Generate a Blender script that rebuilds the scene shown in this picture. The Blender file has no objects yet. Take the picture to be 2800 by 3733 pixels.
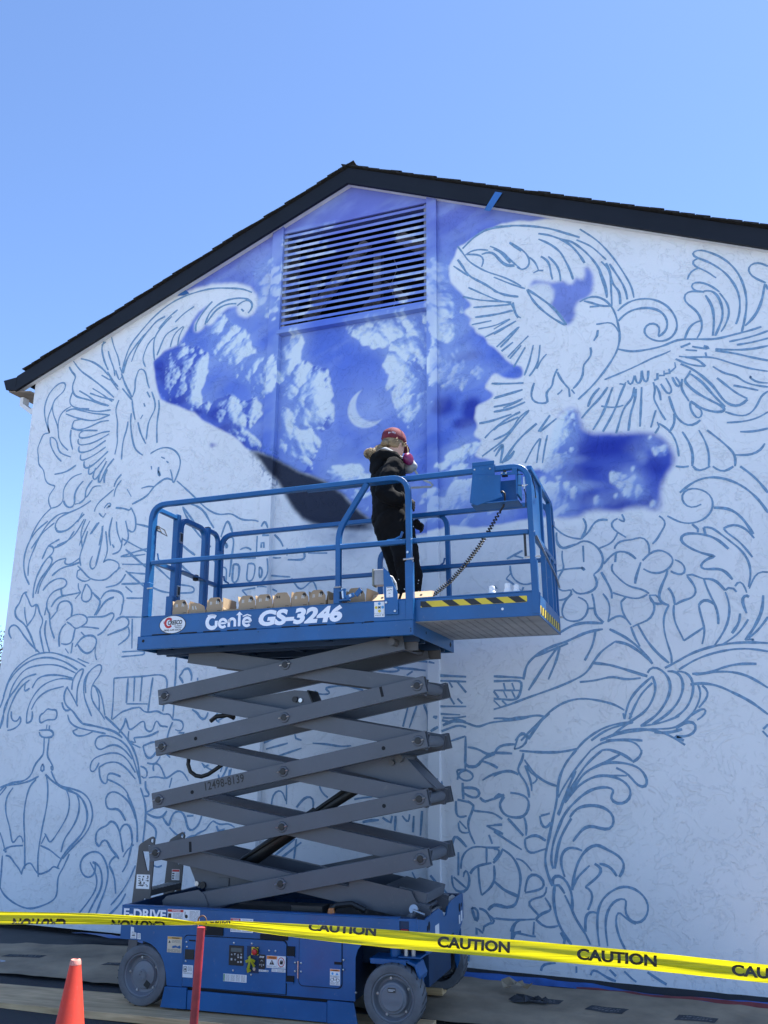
import bpy, bmesh, math, random
import numpy as np
from mathutils import Vector, Matrix, Quaternion
R=math.radians
random.seed(7); np.random.seed(7)
S=bpy.context.scene
COL=S.collection
# ---------------------------------------------------------------- camera
def set_camera():
    yaw,pitch,roll=0.373293936,0.268235568,0.010413443
    r=Vector((0.93208713,0.36209495,0.01004088)); u=Vector((0.08695117,-0.25056234,0.96418774)); w=Vector((-0.35164338,0.89783393,0.26503051))
    cd=bpy.data.cameras.new('camera'); c=bpy.data.objects.new('camera',cd); COL.objects.link(c)
    M=Matrix((( r.x,u.x,-w.x,0.0),(r.y,u.y,-w.y,-7.68254897),(r.z,u.z,-w.z,1.7),(0,0,0,1)))
    c.matrix_world=M
    cd.sensor_fit='VERTICAL'; cd.sensor_height=36.0; cd.lens=36.0*3200/3733; cd.clip_start=.05; cd.clip_end=2000
    S.camera=c
set_camera()
# ---------------------------------------------------------------- sky, sun, exposure
SUN=Vector((0.255,0.360,1.0)).normalized()
W=bpy.data.worlds.new('World'); S.world=W; W.use_nodes=True
nt=W.node_tree; bg=nt.nodes['Background']; sk=nt.nodes.new('ShaderNodeTexSky'); sk.sky_type='NISHITA'; sk.sun_disc=False
sk.sun_elevation=math.asin(SUN.z); sk.sun_rotation=math.atan2(SUN.x,SUN.y); sk.altitude=50; sk.air_density=.6; sk.dust_density=0.1; sk.ozone_density=5.0
nt.links.new(sk.outputs[0],bg.inputs[0]); bg.inputs[1].default_value=.12
sd=bpy.data.lights.new('sun','SUN'); sd.energy=5; sd.angle=R(.55); sd.color=(1,.97,.91)
so=bpy.data.objects.new('sun',sd); COL.objects.link(so); so.rotation_euler=SUN.to_track_quat('Z','Y').to_euler()
S.view_settings.view_transform='Standard'; S.view_settings.look='None'; S.view_settings.gamma=1; S.view_settings.exposure=1.6
S.view_settings.use_curve_mapping=False
S.cycles.max_bounces=8; S.cycles.use_denoising=True
# ---------------------------------------------------------------- mesh helpers
class G:
    def __init__(s): s.v=[];s.f=[]
    def add(s,vs,fs):
        n=len(s.v); s.v+= [tuple(q) for q in vs]; s.f+=[tuple(n+i for i in f) for f in fs]; return s
    def box(s,x0,x1,y0,y1,z0,z1):
        return s.add([(x,y,z) for x in(x0,x1) for y in(y0,y1) for z in(z0,z1)],[(0,1,3,2),(4,6,7,5),(0,4,5,1),(2,3,7,6),(0,2,6,4),(1,5,7,3)])
    def obox(s,c,ax,ay,az):  # centre and three half-axis vectors
        c=Vector(c);ax=Vector(ax);ay=Vector(ay);az=Vector(az)
        return s.add([c+ax*i+ay*j+az*k for i in(-1,1) for j in(-1,1) for k in(-1,1)],[(0,1,3,2),(4,6,7,5),(0,4,5,1),(2,3,7,6),(0,2,6,4),(1,5,7,3)])
    def prism(s,poly,fn0,fn1):   # poly 2d list; two maps to 3d; concave handled by tessellation later (ngon)
        n=len(poly); a=[fn0(p) for p in poly]; b=[fn1(p) for p in poly]
        return s.add(a+b,[tuple(range(n))[::-1],tuple(range(n,2*n))]+[(i,(i+1)%n,n+(i+1)%n,n+i) for i in range(n)])
    def plate_uz(s,poly,v0,v1): return s.prism(poly,lambda p:(p[0],v0,p[1]),lambda p:(p[0],v1,p[1]))
    def plate_vz(s,poly,u0,u1): return s.prism(poly,lambda p:(u0,p[0],p[1]),lambda p:(u1,p[0],p[1]))
    def plate_uv(s,poly,z0,z1): return s.prism(poly,lambda p:(p[0],p[1],z0),lambda p:(p[0],p[1],z1))
    def sweep(s,path,prof,closed=False,up=(0,0,1),caps=True):
        # prof: list of 2d offsets (side, up); path of 3d points, mitred
        P=[Vector(p) for p in path]; n=len(P); m=len(prof); up=Vector(up); rings=[]
        prev=None
        for i,p in enumerate(P):
            if closed: t=(P[(i+1)%n]-P[i-1])
            else: t=(P[min(i+1,n-1)]-P[max(i-1,0)])
            t.normalize()
            if prev is None:
                a=up.cross(t)
                if a.length<1e-4: a=Vector((1,0,0)).cross(t)
                a.normalize()
            else:
                a=(prev-t*prev.dot(t))
                if a.length<1e-5: a=up.cross(t)
                a.normalize()
            prev=a; b=t.cross(a)
            k=1.0
            if 0<i<n-1 or closed:
                d1=(P[i]-P[i-1]).normalized(); d=max(.5,d1.dot(t)); k=1/d
            rings.append([p+a*q[0]+b*q[1] for q in prof] if True else 0)
        vs=[q for r in rings for q in r]; fs=[]
        for i in range(n if closed else n-1):
            j=(i+1)%n
            for k in range(m): fs.append((i*m+k,i*m+(k+1)%m,j*m+(k+1)%m,j*m+k))
        if not closed and caps: fs+= [tuple(range(m))[::-1],tuple((n-1)*m+k for k in range(m))]
        return s.add(vs,fs)
    def tube(s,path,r,n=8,up=(0,0,1),closed=False):
        return s.sweep(path,[(r*math.cos(2*math.pi*k/n),r*math.sin(2*math.pi*k/n)) for k in range(n)],closed,up)
    def sq(s,path,w,h=None,up=(0,0,1)):
        h=h or w; return s.sweep(path,[(-w/2,-h/2),(w/2,-h/2),(w/2,h/2),(-w/2,h/2)],False,up)
    def cyl(s,a,b,r,n=16,r2=None):
        a=Vector(a);b=Vector(b);t=(b-a).normalized(); x=t.orthogonal().normalized(); y=t.cross(x); r2=r if r2 is None else r2
        c=[(math.cos(2*math.pi*k/n),math.sin(2*math.pi*k/n)) for k in range(n)]
        return s.add([a+x*p*r+y*q*r for p,q in c]+[b+x*p*r2+y*q*r2 for p,q in c],[tuple(range(n))[::-1],tuple(range(n,2*n))]+[(i,(i+1)%n,n+(i+1)%n,n+i) for i in range(n)])
    def lathe(s,prof,o,axis,n=40):   # prof list of (radius, along axis)
        o=Vector(o);t=Vector(axis).normalized(); x=t.orthogonal().normalized(); y=t.cross(x); m=len(prof); vs=[];fs=[]
        for k in range(n):
            a=2*math.pi*k/n; d=x*math.cos(a)+y*math.sin(a)
            vs+=[o+d*r+t*h for r,h in prof]
        for k in range(n):
            j=(k+1)%n
            for i in range(m-1): fs.append((k*m+i,k*m+i+1,j*m+i+1,j*m+i))
        return s.add(vs,fs)
    def xform(s,M): s.v=[tuple(M@Vector(q)) for q in s.v]; return s
def arc(c,r,a0,a1,n,fn): return [fn(c[0]+r*math.cos(R(a0+(a1-a0)*i/n)),c[1]+r*math.sin(R(a0+(a1-a0)*i/n))) for i in range(n+1)]
def disc2(cx,cz,r,n=16,rz=None): return [(cx+r*math.cos(2*math.pi*k/n),cz+(rz or r)*math.sin(2*math.pi*k/n)) for k in range(n)]
def ob(name,g,m,parent=None,label=None,cat=None,group=None,kind=None,bevel=0,smooth=False,M=None):
    me=bpy.data.meshes.new(name); me.from_pydata(g.v,[],g.f); me.validate(clean_customdata=False); me.update()
    bm=bmesh.new(); bm.from_mesh(me); bmesh.ops.recalc_face_normals(bm,faces=bm.faces)
    big=[f for f in bm.faces if len(f.verts)>4]
    if big: bmesh.ops.triangulate(bm,faces=big)
    if bevel:
        ed=[e for e in bm.edges if len(e.link_faces)==2 and e.calc_face_angle(0)>R(40)]
        try: bmesh.ops.bevel(bm,geom=ed,offset=bevel,segments=1,affect='EDGES',clamp_overlap=True)
        except Exception: pass
    bm.to_mesh(me); bm.free()
    if smooth:
        for p in me.polygons: p.use_smooth=True
        if smooth!=True: me.set_sharp_from_angle(angle=R(smooth))
    o=bpy.data.objects.new(name,me); COL.objects.link(o); me.materials.append(m)
    if parent: o.parent=parent
    if M is not None: o.matrix_local=M
    tag(o,label,cat,group,kind); return o
def tag(o,label=None,cat=None,group=None,kind=None):
    if label:o['label']=label
    if cat:o['category']=cat
    if group:o['group']=group
    if kind:o['kind']=kind
def thing(name,label,cat,M=None,group=None):
    o=bpy.data.objects.new(name,None); COL.objects.link(o); o.empty_display_size=.1
    if M is not None:o.matrix_world=M
    tag(o,label,cat,group); return o
# ---------------------------------------------------------------- materials
MATS={}
def mat(name,col,rough=.6,metal=0,var=.12,vscale=6,bump=0,bscale=40,col2=None,spec=.5,trans=0,coat=0,dirt=0,sss=0):
    m=bpy.data.materials.new(name); m.use_nodes=True; t=m.node_tree; N=t.nodes; L=t.links; b=N['Principled BSDF']
    b.inputs['Roughness'].default_value=rough; b.inputs['Metallic'].default_value=metal; b.inputs['Specular IOR Level'].default_value=spec
    if coat: b.inputs['Coat Weight'].default_value=coat; b.inputs['Coat Roughness'].default_value=.15
    tc=N.new('ShaderNodeTexCoord'); n=N.new('ShaderNodeTexNoise'); n.inputs['Scale'].default_value=vscale; n.inputs['Detail'].default_value=6; n.inputs['Roughness'].default_value=.6
    L.new(tc.outputs['Object'],n.inputs['Vector'])
    mx=N.new('ShaderNodeMix'); mx.data_type='RGBA'
    c=tuple(col)+(1,); c2=tuple(col2)+(1,) if col2 else tuple(max(0,min(1,x*(1-var*2.2))) for x in col)+(1,)
    cl=tuple(min(1,x*(1+var)) for x in col)+(1,)
    mx.inputs['A'].default_value=c2; mx.inputs['B'].default_value=cl if not col2 else c
    mr=N.new('ShaderNodeMapRange'); mr.inputs['From Min'].default_value=.3; mr.inputs['From Max'].default_value=.65
    L.new(n.outputs['Fac'],mr.inputs['Value']); L.new(mr.outputs[0],mx.inputs['Factor'])
    out=mx.outputs['Result']
    if dirt:
        n2=N.new('ShaderNodeTexNoise'); n2.inputs['Scale'].default_value=vscale*9; n2.inputs['Detail'].default_value=8; n2.inputs['Roughness'].default_value=.7
        L.new(tc.outputs['Object'],n2.inputs['Vector'])
        r2=N.new('ShaderNodeMapRange'); r2.inputs['From Min'].default_value=.6; r2.inputs['From Max'].default_value=.72; r2.inputs['To Max'].default_value=dirt; L.new(n2.outputs['Fac'],r2.inputs['Value'])
        m2=N.new('ShaderNodeMix'); m2.data_type='RGBA'; L.new(r2.outputs[0],m2.inputs['Factor']); L.new(out,m2.inputs['A']); m2.inputs['B'].default_value=(.3,.29,.27,1); out=m2.outputs['Result']
        rr=N.new('ShaderNodeMapRange'); rr.inputs['To Min'].default_value=rough*.75; rr.inputs['To Max'].default_value=min(1,rough*1.35); L.new(n.outputs['Fac'],rr.inputs['Value']); L.new(rr.outputs[0],b.inputs['Roughness'])
    L.new(out,b.inputs['Base Color'])
    if bump:
        n3=N.new('ShaderNodeTexNoise'); n3.inputs['Scale'].default_value=bscale; n3.inputs['Detail'].default_value=5
        L.new(tc.outputs['Object'],n3.inputs['Vector']); bp=N.new('ShaderNodeBump'); bp.inputs['Strength'].default_value=bump; bp.inputs['Distance'].default_value=.01
        L.new(n3.outputs['Fac'],bp.inputs['Height']); L.new(bp.outputs[0],b.inputs['Normal'])
    if trans:
        td=N.new('ShaderNodeBsdfTranslucent'); L.new(out,td.inputs['Color']); ms=N.new('ShaderNodeMixShader'); ms.inputs[0].default_value=trans
        L.new(b.outputs[0],ms.inputs[1]); L.new(td.outputs[0],ms.inputs[2]); L.new(ms.outputs[0],N['Material Output'].inputs['Surface'])
    MATS[name]=m; return m
blue=mat('blue_machine_paint',(.0035,.094,.275),.40,var=.10,vscale=3,coat=.12,dirt=.2,bump=.03,bscale=90)
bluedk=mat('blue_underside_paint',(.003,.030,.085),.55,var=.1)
grey=mat('grey_machine_paint',(.088,.096,.113),.42,var=.08,vscale=3,dirt=.15,bump=.03,bscale=80)
greyplate=mat('grey_plate_paint',(.09,.087,.087),.5,var=.1,dirt=.12)
black=mat('black_plastic',(.012,.012,.013),.45,var=.2)
blackvoid=mat('recess_shade_black',(.006,.007,.009),.8)  # near-black colour stands in for shade inside slots, holes and recesses
rubberhose=mat('black_rubber',(.014,.014,.014),.5)
tyrem=mat('grey_rubber',(.125,.13,.14),.75,var=.15,vscale=9,bump=.15,bscale=60)
rimm=mat('grey_rim_paint',(.17,.18,.20),.45,var=.06,dirt=.15)
steel=mat('zinc_steel',(.55,.55,.55),.35,metal=.9,var=.15)
white=mat('white_sticker',(.78,.78,.78),.45,var=.03)
ink=mat('black_ink',(.012,.012,.012),.5)
inkgrey=mat('grey_ink',(.13,.13,.13),.6)
orange=mat('orange_sticker_ink',(.75,.20,.03),.5,var=.04)
redink=mat('red_sticker_ink',(.55,.03,.03),.5,var=.04)
yellowink=mat('yellow_sticker_ink',(.72,.52,.03),.5,var=.05)
blueink=mat('sky_blue_ink',(.08,.33,.62),.5)
tan=mat('aged_sticker',(.62,.52,.38),.6)
greenink=mat('green_ink',(.05,.25,.1),.5)
letter=mat('white_vinyl_lettering',(.86,.86,.9),.45,var=.03)
cardboard=mat('brown_cardboard',(.42,.29,.175),.85,var=.08,vscale=5,bump=.1,bscale=25,trans=.08)
fasciam=mat('charcoal_fascia_paint',(.0085,.0105,.016),.6,var=.12,vscale=2,spec=.3)
shinglem=mat('dark_asphalt_shingle',(.022,.02,.019),.95,var=.3,vscale=8,bump=.5,bscale=120)
soffitm=mat('white_soffit_paint',(.72,.71,.70),.7,var=.05)
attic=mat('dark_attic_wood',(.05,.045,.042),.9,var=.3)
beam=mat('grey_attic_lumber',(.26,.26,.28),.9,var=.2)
tapeblue=mat('blue_painters_tape',(.035,.15,.42),.6,var=.08)
# ---------------------------------------------------------------- text
def text2d(s,off=0.0,shear=0.0,size=1.0,space=1.0):
    cu=bpy.data.curves.new('txt','FONT'); cu.body=s; cu.size=size; cu.offset=off; cu.shear=shear; cu.space_character=space; cu.resolution_u=4
    o=bpy.data.objects.new('txt',cu); COL.objects.link(o); dg=bpy.context.evaluated_depsgraph_get(); dg.update()
    me=bpy.data.meshes.new_from_object(o.evaluated_get(dg)); v=[(q.co.x,q.co.y) for q in me.vertices]; f=[tuple(p.vertices) for p in me.polygons]
    bpy.data.objects.remove(o); bpy.data.curves.remove(cu); bpy.data.meshes.remove(me)
    xs=[q[0] for q in v]; ys=[q[1] for q in v]; x0,x1,y0,y1=min(xs),max(xs),min(ys),max(ys)
    return [((a-x0)/(x1-x0),(b-y0)/(y1-y0)) for a,b in v],f,(x1-x0)/(y1-y0)
def flat_text(name,s,O,U,V,w,h,m,parent,off=.02,shear=0,space=1.0):
    v,f,_=text2d(s,off,shear,1,space); O=Vector(O);U=Vector(U);V=Vector(V)
    g=G().add([O+U*(a*w)+V*(b*h) for a,b in v],f); return ob(name,g,m,parent)

MURAL={
'painted_dove':'''-6311,5952 -6287,6105 -6225,6286 -6100,6434 -5952,6579 -5779,6697 -5581,6777 -5338,6815 -5117,6814 -4897,6771 -4744,6730 -4624,6665
-6293,5938 -6244,6141 -6090,6337 -5984,6435 -5890,6536 -5768,6577
-6190,6069 -6128,6248 -6015,6398
-5846,6432 -5742,6541 -5603,6632
-5624,6477 -5519,6563 -5379,6632
-5838,6095 -5746,6331 -5660,6378 -5584,6407
-5664,6171 -5632,6311 -5570,6373 -5505,6404
-5564,6174 -5552,6297 -5500,6392
-5866,6038 -5886,6124 -5893,6324 -5792,6465 -5676,6561
-5332,6310 -5352,6366 -5280,6499 -5190,6607 -5138,6650
-5216,6373 -5161,6519 -5016,6616 -4824,6632 -4673,6592 -4605,6518 -4617,6438 -4662,6416
-5196,6390 -5075,6534 -4927,6579 -4819,6562
-4807,6535 -4736,6584 -4651,6578 -4605,6518
-4751,6484 -4717,6447
-7282,5325 -7369,5504 -7406,5679 -7354,5843 -7244,5945 -7160,5965 -7113,5925 -7131,5843 -7277,5736 -7280,5662 -7328,5562 -7330,5457 -7282,5325
-7281,5704 -7276,5598 -7169,5394 -7137,5245 -7076,5155 -6976,5071
-7282,5325 -7381,5327 -7396,5256 -7441,5136 -7403,5049 -7396,4945 -7296,4863 -7275,4749 -7191,4669 -7093,4653 -7176,4557 -7189,4479 -7128,4384
-7263,5271 -7249,5176 -7143,5019 -7055,4944
-7250,5269 -7214,5271 -7156,5206 -7101,5065 -6922,4983
-7137,5245 -7170,5436 -7152,5539 -7075,5602 -7005,5624
-6966,5327 -6962,5203 -6910,5073
-7136,4795 -6970,4807 -6836,4873
-7128,4384 -7034,4395 -6960,4457 -6985,4559 -6950,4655 -6866,4736 -6740,4762
-6960,4457 -6928,4395 -6841,4357 -6788,4401 -6817,4502 -6778,4597 -6705,4669
-6730,4406 -6644,4456 -6667,4547 -6577,4666
-6788,4401 -6730,4406
-6645,4466 -6592,4500 -6592,4559 -6569,4596 -6453,4584
-7098,6149 -7036,6053 -6969,6011 -7019,5922 -7005,5814 -6947,5742 -6846,5706 -6708,5655 -6596,5608 -6460,5554
-7045,6216 -6986,6142
-6936,6231 -6757,6160 -6600,6049 -6505,5950
-7015,6179 -6915,6067 -6729,5932 -6546,5788 -6390,5652
-6602,5965 -6474,5882
-6907,5810 -6751,5714 -6672,5650 -6449,5557
-6715,5813 -6587,5732 -6408,5603
-6744,5755 -6556,5675 -6386,5620
-6617,6405 -6645,6335 -6588,6154 -6513,6015
-6513,6442 -6462,6304 -6388,6164 -6351,6042
-6541,6264 -6491,6138 -6431,6023 -6408,5925
-6648,6357 -6591,6390
-6522,5995 -6438,5877 -6346,5780
-6405,5998 -6329,5840 -6302,5919
-6477,5904 -6341,5738
-6317,5942 -6242,5785 -6132,5615
-6284,5750 -6154,5608 -6129,5584
-7005,5814 -7038,5691 -6980,5620 -6779,5551 -6607,5506 -6419,5501
-7071,5570 -7001,5591 -6732,5555
-7067,5538 -6887,5461 -6642,5398 -6424,5441
-6939,5583 -6677,5495 -6436,5442
-6932,5436 -6976,5400 -6969,5348 -6820,5308 -6658,5338 -6545,5375 -6428,5370
-6932,5436 -6813,5441
-6969,5348 -6843,5301 -6579,5267
-6579,5267 -6795,5294 -6861,5252 -6843,5208 -6688,5199 -6506,5237 -6401,5234
-6842,5198 -6858,5139 -6820,5114 -6632,5121 -6497,5166 -6409,5205
-6818,5103 -6839,5045 -6808,5021 -6645,5032 -6447,5129
-6781,4998 -6798,4939 -6771,4916 -6612,4958 -6437,5048
-6723,4910 -6737,4832 -6687,4806 -6556,4871 -6397,4993
-6636,4860 -6656,4743 -6630,4721 -6525,4808 -6422,4916
-6548,4811 -6590,4677 -6541,4652 -6453,4781 -6406,4874
-6474,4763 -6504,4628 -6467,4609 -6406,4776 -6305,4893
-6383,4773 -6427,4660 -6406,4614
-6315,5610 -6349,5492 -6305,5343 -6298,5201 -6278,5098 -6299,4942
-6159,5324 -6161,5244 -6202,5089 -6201,4871
-6123,5420 -6122,5299 -6080,5114 -6020,4968 -5912,4887
-6129,5584 -6104,5458 -6062,5331
-6020,5296 -5972,5160 -5887,5021
-5932,5657 -5884,5579
-5868,5648 -5811,5518 -5801,5417 -5873,5287 -5886,5070
-5763,5532 -5744,5449 -5759,5252 -5737,5013
-5963,5520 -5941,5476
-5961,5378 -5990,5332
-6350,6031 -6305,5940
-6132,5615 -6097,5722 -6120,5829 -6081,5906 -6088,5969 -6031,5970 -5979,5911 -5928,5738 -5901,5694
-5985,5974 -6042,6087 -6023,6126 -5979,6265 -5894,6335
-5813,4895 -5708,4941 -5577,4939 -5464,4873 -5409,4781 -5410,4686 -5449,4576 -5479,4500 -5506,4620 -5533,4680
-5666,4839 -5614,4814
-5594,4783 -5561,4750 -5558,4769 -5589,4778 -5566,4756
-5788,4747 -5778,4707
-5688,4726 -5693,4659 -5666,4599 -5634,4605 -5649,4654 -5688,4678
-5500,4553 -5568,4592 -5650,4550 -5732,4501 -5810,4404 -5999,4327
-5895,4499 -5799,4517 -5732,4501
-6182,4692 -6253,4622 -6268,4555
-6174,4623 -6244,4543 -6255,4438
-6084,4508 -6019,4415
-6265,4526 -6411,4424 -6485,4373 -6509,4288
-6376,4315 -6317,4386 -6267,4343 -6329,4301 -6303,4366 -6284,4335 -6342,4312
-6438,4263 -6375,4209 -6347,4254
-6218,4306 -6059,4276 -6011,4234 -6006,4290
-7128,4384 -7245,4286 -7353,4117 -7411,3936
-6834,4308 -6998,4303 -7149,4199 -7269,4032 -7349,3923
-6571,4420 -6701,4354 -6903,4295 -7014,4246 -7048,4151 -7006,4099 -6899,4090 -6791,4149 -6644,4271
-6637,4213 -6773,4013 -6983,3933
-6670,4293 -6725,4182
-6554,4186 -6618,4058 -6668,3909
-6425,4156 -6524,4031
-6614,4211 -6664,4061 -6617,3869
-6364,4113 -6394,3888
-6251,4198 -6276,4030 -6237,3876
-6189,4145 -6164,4021 -6081,3865
-6067,4144 -6020,4009 -6001,3933 -6059,3863
-6005,4281 -5939,4171 -5923,4020 -5952,3985 -6035,4048''',
'painted_hills_and_church':'''-5920,4094 -5753,4043
-5435,4537 -5344,4462 -5210,4346 -5121,4264 -5011,4171 -4865,4104 -4725,4109 -4642,4048 -4522,4011 -4435,4021 -4395,3991
-5234,4256 -5138,4219 -5050,4147 -4993,4052 -4926,3965
-5336,4238 -5298,4151 -5137,3937 -4951,3762
-5325,4227 -5210,4089 -5119,3972
-4836,3859 -4768,4036 -4695,3890
-4812,3857 -4684,3847 -4693,3623 -4704,3429
-4812,3857 -4797,3644
-4776,3797 -4744,3795 -4742,3717 -4773,3715 -4776,3797
-4796,3630 -4592,3618 -4406,3610
-4597,3707 -4529,3743 -4465,3697
-4403,3839 -4399,3630
-4403,3839 -4243,3823
-4339,3922 -4305,3996 -4262,3901
-4338,3748 -4292,3751
-4330,3740 -4328,3699
-4300,3745 -4297,3696
-4666,3558 -4596,3560 -4607,3368 -4669,3365 -4666,3558
-4495,3554 -4411,3555 -4431,3371 -4500,3369 -4495,3554
-4790,3539 -4743,3543 -4747,3370
-4340,3501 -4302,3503 -4310,3377 -4333,3374 -4340,3501
-4406,3610 -4233,3623 -4239,3597 -4133,3597
-4221,3845 -4141,3769 -4116,3712
-4254,3585 -4238,3420 -4301,3350
-4238,3420 -4155,3408 -4020,3392
-4548,3283 -4276,3301 -4162,3253
-4548,3283 -4475,3211
-3830,3623 -3619,3608
-4057,3571 -3865,3564 -3883,3654
-4070,3695 -4067,3613
-4005,3378 -3897,3251 -3769,3350 -3722,3242
-4942,3668 -4802,3491
-5913,4093 -5753,4050 -5574,3961
-5382,3873 -5223,3746 -5137,3689
-5362,3641 -5135,3456''',
'painted_house_roof':'''-6090,3943 -5905,3846 -5725,3759
-6090,3739 -5899,3781 -5730,3805
-6033,3818 -5822,3657
-6079,3738 -5916,3736 -5767,3744
-6059,3654 -5884,3639 -5713,3631
-5983,3558 -5831,3537 -5702,3522
-6046,3435 -5863,3427 -5693,3423
-5964,3277 -5825,3268 -5698,3263
-6007,3578 -5845,3459 -5708,3361
-5938,3738 -5708,3576
-5989,3404 -5896,3336
-6003,3541 -6078,3437 -6250,3410
-5649,3627 -5358,3394
-5734,3416 -5474,3313 -5106,3292 -5111,3345 -5358,3394
-5996,3074 -5741,3062
-5866,3050 -5838,2735
-5956,2704 -5664,2704 -5661,2669 -5961,2652
-6032,2431 -5700,2441 -5384,2426 -5394,2087
-6032,2431 -6016,2193 -6016,2008
-5854,2427 -5848,2174
-5773,2451 -5761,2190
-5679,2432 -5679,2189
-5546,2429 -5565,2204 -5573,2080
-5847,2166 -5581,2163
-5281,2616 -5274,2415 -5265,2087 -5268,2005''',
'painted_garden':'''-6006,2008 -5861,2107 -5838,2082 -5772,2140 -5707,2106 -5682,2156 -5633,2073 -5584,2089 -5541,2056 -5504,2096 -5434,2096 -5389,2038 -5324,2079 -5268,2005
-5842,2024 -5843,1941 -5883,1925 -5908,1875
-5842,2024 -5804,1958 -5787,1892 -5654,1982 -5617,2015 -5584,1990 -5609,1933 -5565,1892 -5503,1876 -5477,1908 -5494,1990 -5447,2022 -5418,1925 -5352,1957 -5320,1933
-5719,1827 -5540,1843 -5425,1892
-5719,1827 -5694,1778 -5757,1794
-5601,1746 -5456,1795 -5404,1763
-5601,1746 -5538,1618 -5451,1635 -5436,1691
-5268,2005 -5150,1997 -5133,1908 -5188,1876 -5230,1908
-5188,1876 -5121,1876
-5266,1981 -5307,1892 -5319,1812
-5787,1892 -5787,1794 -5629,1730
-5413,1763 -5328,1684 -5265,1637
-5174,2364 -5202,2420 -5247,2430 -5240,2445 -5192,2439 -5176,2469 -5204,2519 -5168,2513 -5153,2478 -5140,2528 -5117,2532 -5107,2487 -5076,2466 -5091,2437 -5055,2421 -5081,2387
-5273,2632 -5273,2511 -5266,2341
-5008,2416 -5003,2386
-5047,2103 -5020,2060 -4994,2093 -4970,2079 -4984,2035 -4942,2016 -4883,1987 -4864,2035 -4861,2073
-4752,2068 -4780,1982 -4723,1977
-4736,1996 -4616,2052
-4886,1581 -4862,1553 -4818,1573
-4662,1565 -4680,1510
-4617,1557 -4635,1492
-4561,1544 -4573,1475
-5611,1550 -5530,1535 -5512,1456 -5557,1408 -5591,1455
-5535,1583 -5435,1568 -5383,1648
-5448,1505 -5474,1568 -5417,1592 -5366,1569 -5339,1491 -5306,1444
-5537,1408 -5528,1314 -5457,1292 -5473,1253 -5543,1266
-5501,1440 -5385,1458 -5305,1428 -5149,1525 -5078,1479 -5035,1418
-5229,1446 -5249,1352
-5499,1112 -5396,1162
-5508,1112 -5407,1069 -5301,1072 -5259,1135
-5301,1072 -5217,984 -5214,1060 -5164,1138 -5088,1140 -5036,1081 -5018,976 -4979,947 -4891,1011 -4861,1102
-5491,1035 -5400,992 -5358,963 -5369,871
-5217,984 -5096,898 -5034,945
-4921,920 -4904,950 -4795,969 -4781,1030 -4729,1061
-5028,1096 -4953,1099
-5064,854 -4976,917 -4921,920
-4729,1061 -4653,1019 -4565,1052 -4490,1011
-4689,1018 -4668,974 -4597,992
-4898,1591 -4838,1545 -4743,1516
-4703,1486 -4681,1425 -4598,1564
-4578,1534 -4589,1427
-4484,1490 -4515,1413''',
'painted_flowers':'''-6522,3463 -6555,3373 -6566,3281 -6452,3257 -6421,3365 -6511,3462
-6625,3478 -6628,3413 -6578,3374
-6648,3304 -6578,3374
-6881,3178 -6880,3261 -6794,3293 -6700,3270 -6668,3195 -6678,3104
-6421,3365 -6347,3297 -6301,3286 -6313,3196 -6368,3108
-6301,3286 -6245,3364 -6114,3366 -6012,3324 -5994,3252 -6008,3181
-6128,3295 -6233,3264 -6346,3107
-6012,3217 -6002,3127 -6030,3093
-6742,3071 -6658,3122 -6571,3136 -6454,3094 -6446,3022 -6531,2999 -6603,2957 -6644,3012 -6728,3052
-6454,3094 -6213,3092 -6132,3142 -6086,3113 -6198,2958 -6255,2890 -6299,2891
-6552,2990 -6441,2986 -6285,2962
-6793,2784 -6819,2893 -6789,3000 -6737,3034
-6776,2819 -6706,2799 -6620,2823 -6621,2921 -6606,2975
-6581,2777 -6494,2881 -6364,2894 -6294,2856 -6306,2768 -6405,2692 -6498,2739 -6551,2802
-6450,2879 -6523,2935
-6078,3042 -5987,3091 -5896,3034 -5910,2964 -6065,2918 -6168,2886
-5910,2964 -5875,2928 -5889,2858 -6017,2776
-6620,2823 -6627,2707
-6306,2768 -6319,2698 -6278,2627
-6712,2763 -6660,2708
-6531,2651 -6439,2613 -6371,2594
-7111,3422 -7051,3494 -6920,3552 -6803,3535 -6772,3477 -6824,3434 -6947,3413 -7028,3333 -7037,3232 -6981,3155
-6858,3436 -6835,3351 -6778,3348
-6968,3228 -6911,3318 -6801,3349 -6666,3360 -6578,3374
-6881,3178 -6970,3081
-6656,3545 -6654,3619 -6611,3635
-6656,3545 -6571,3493 -6481,3497 -6451,3523''',
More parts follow.
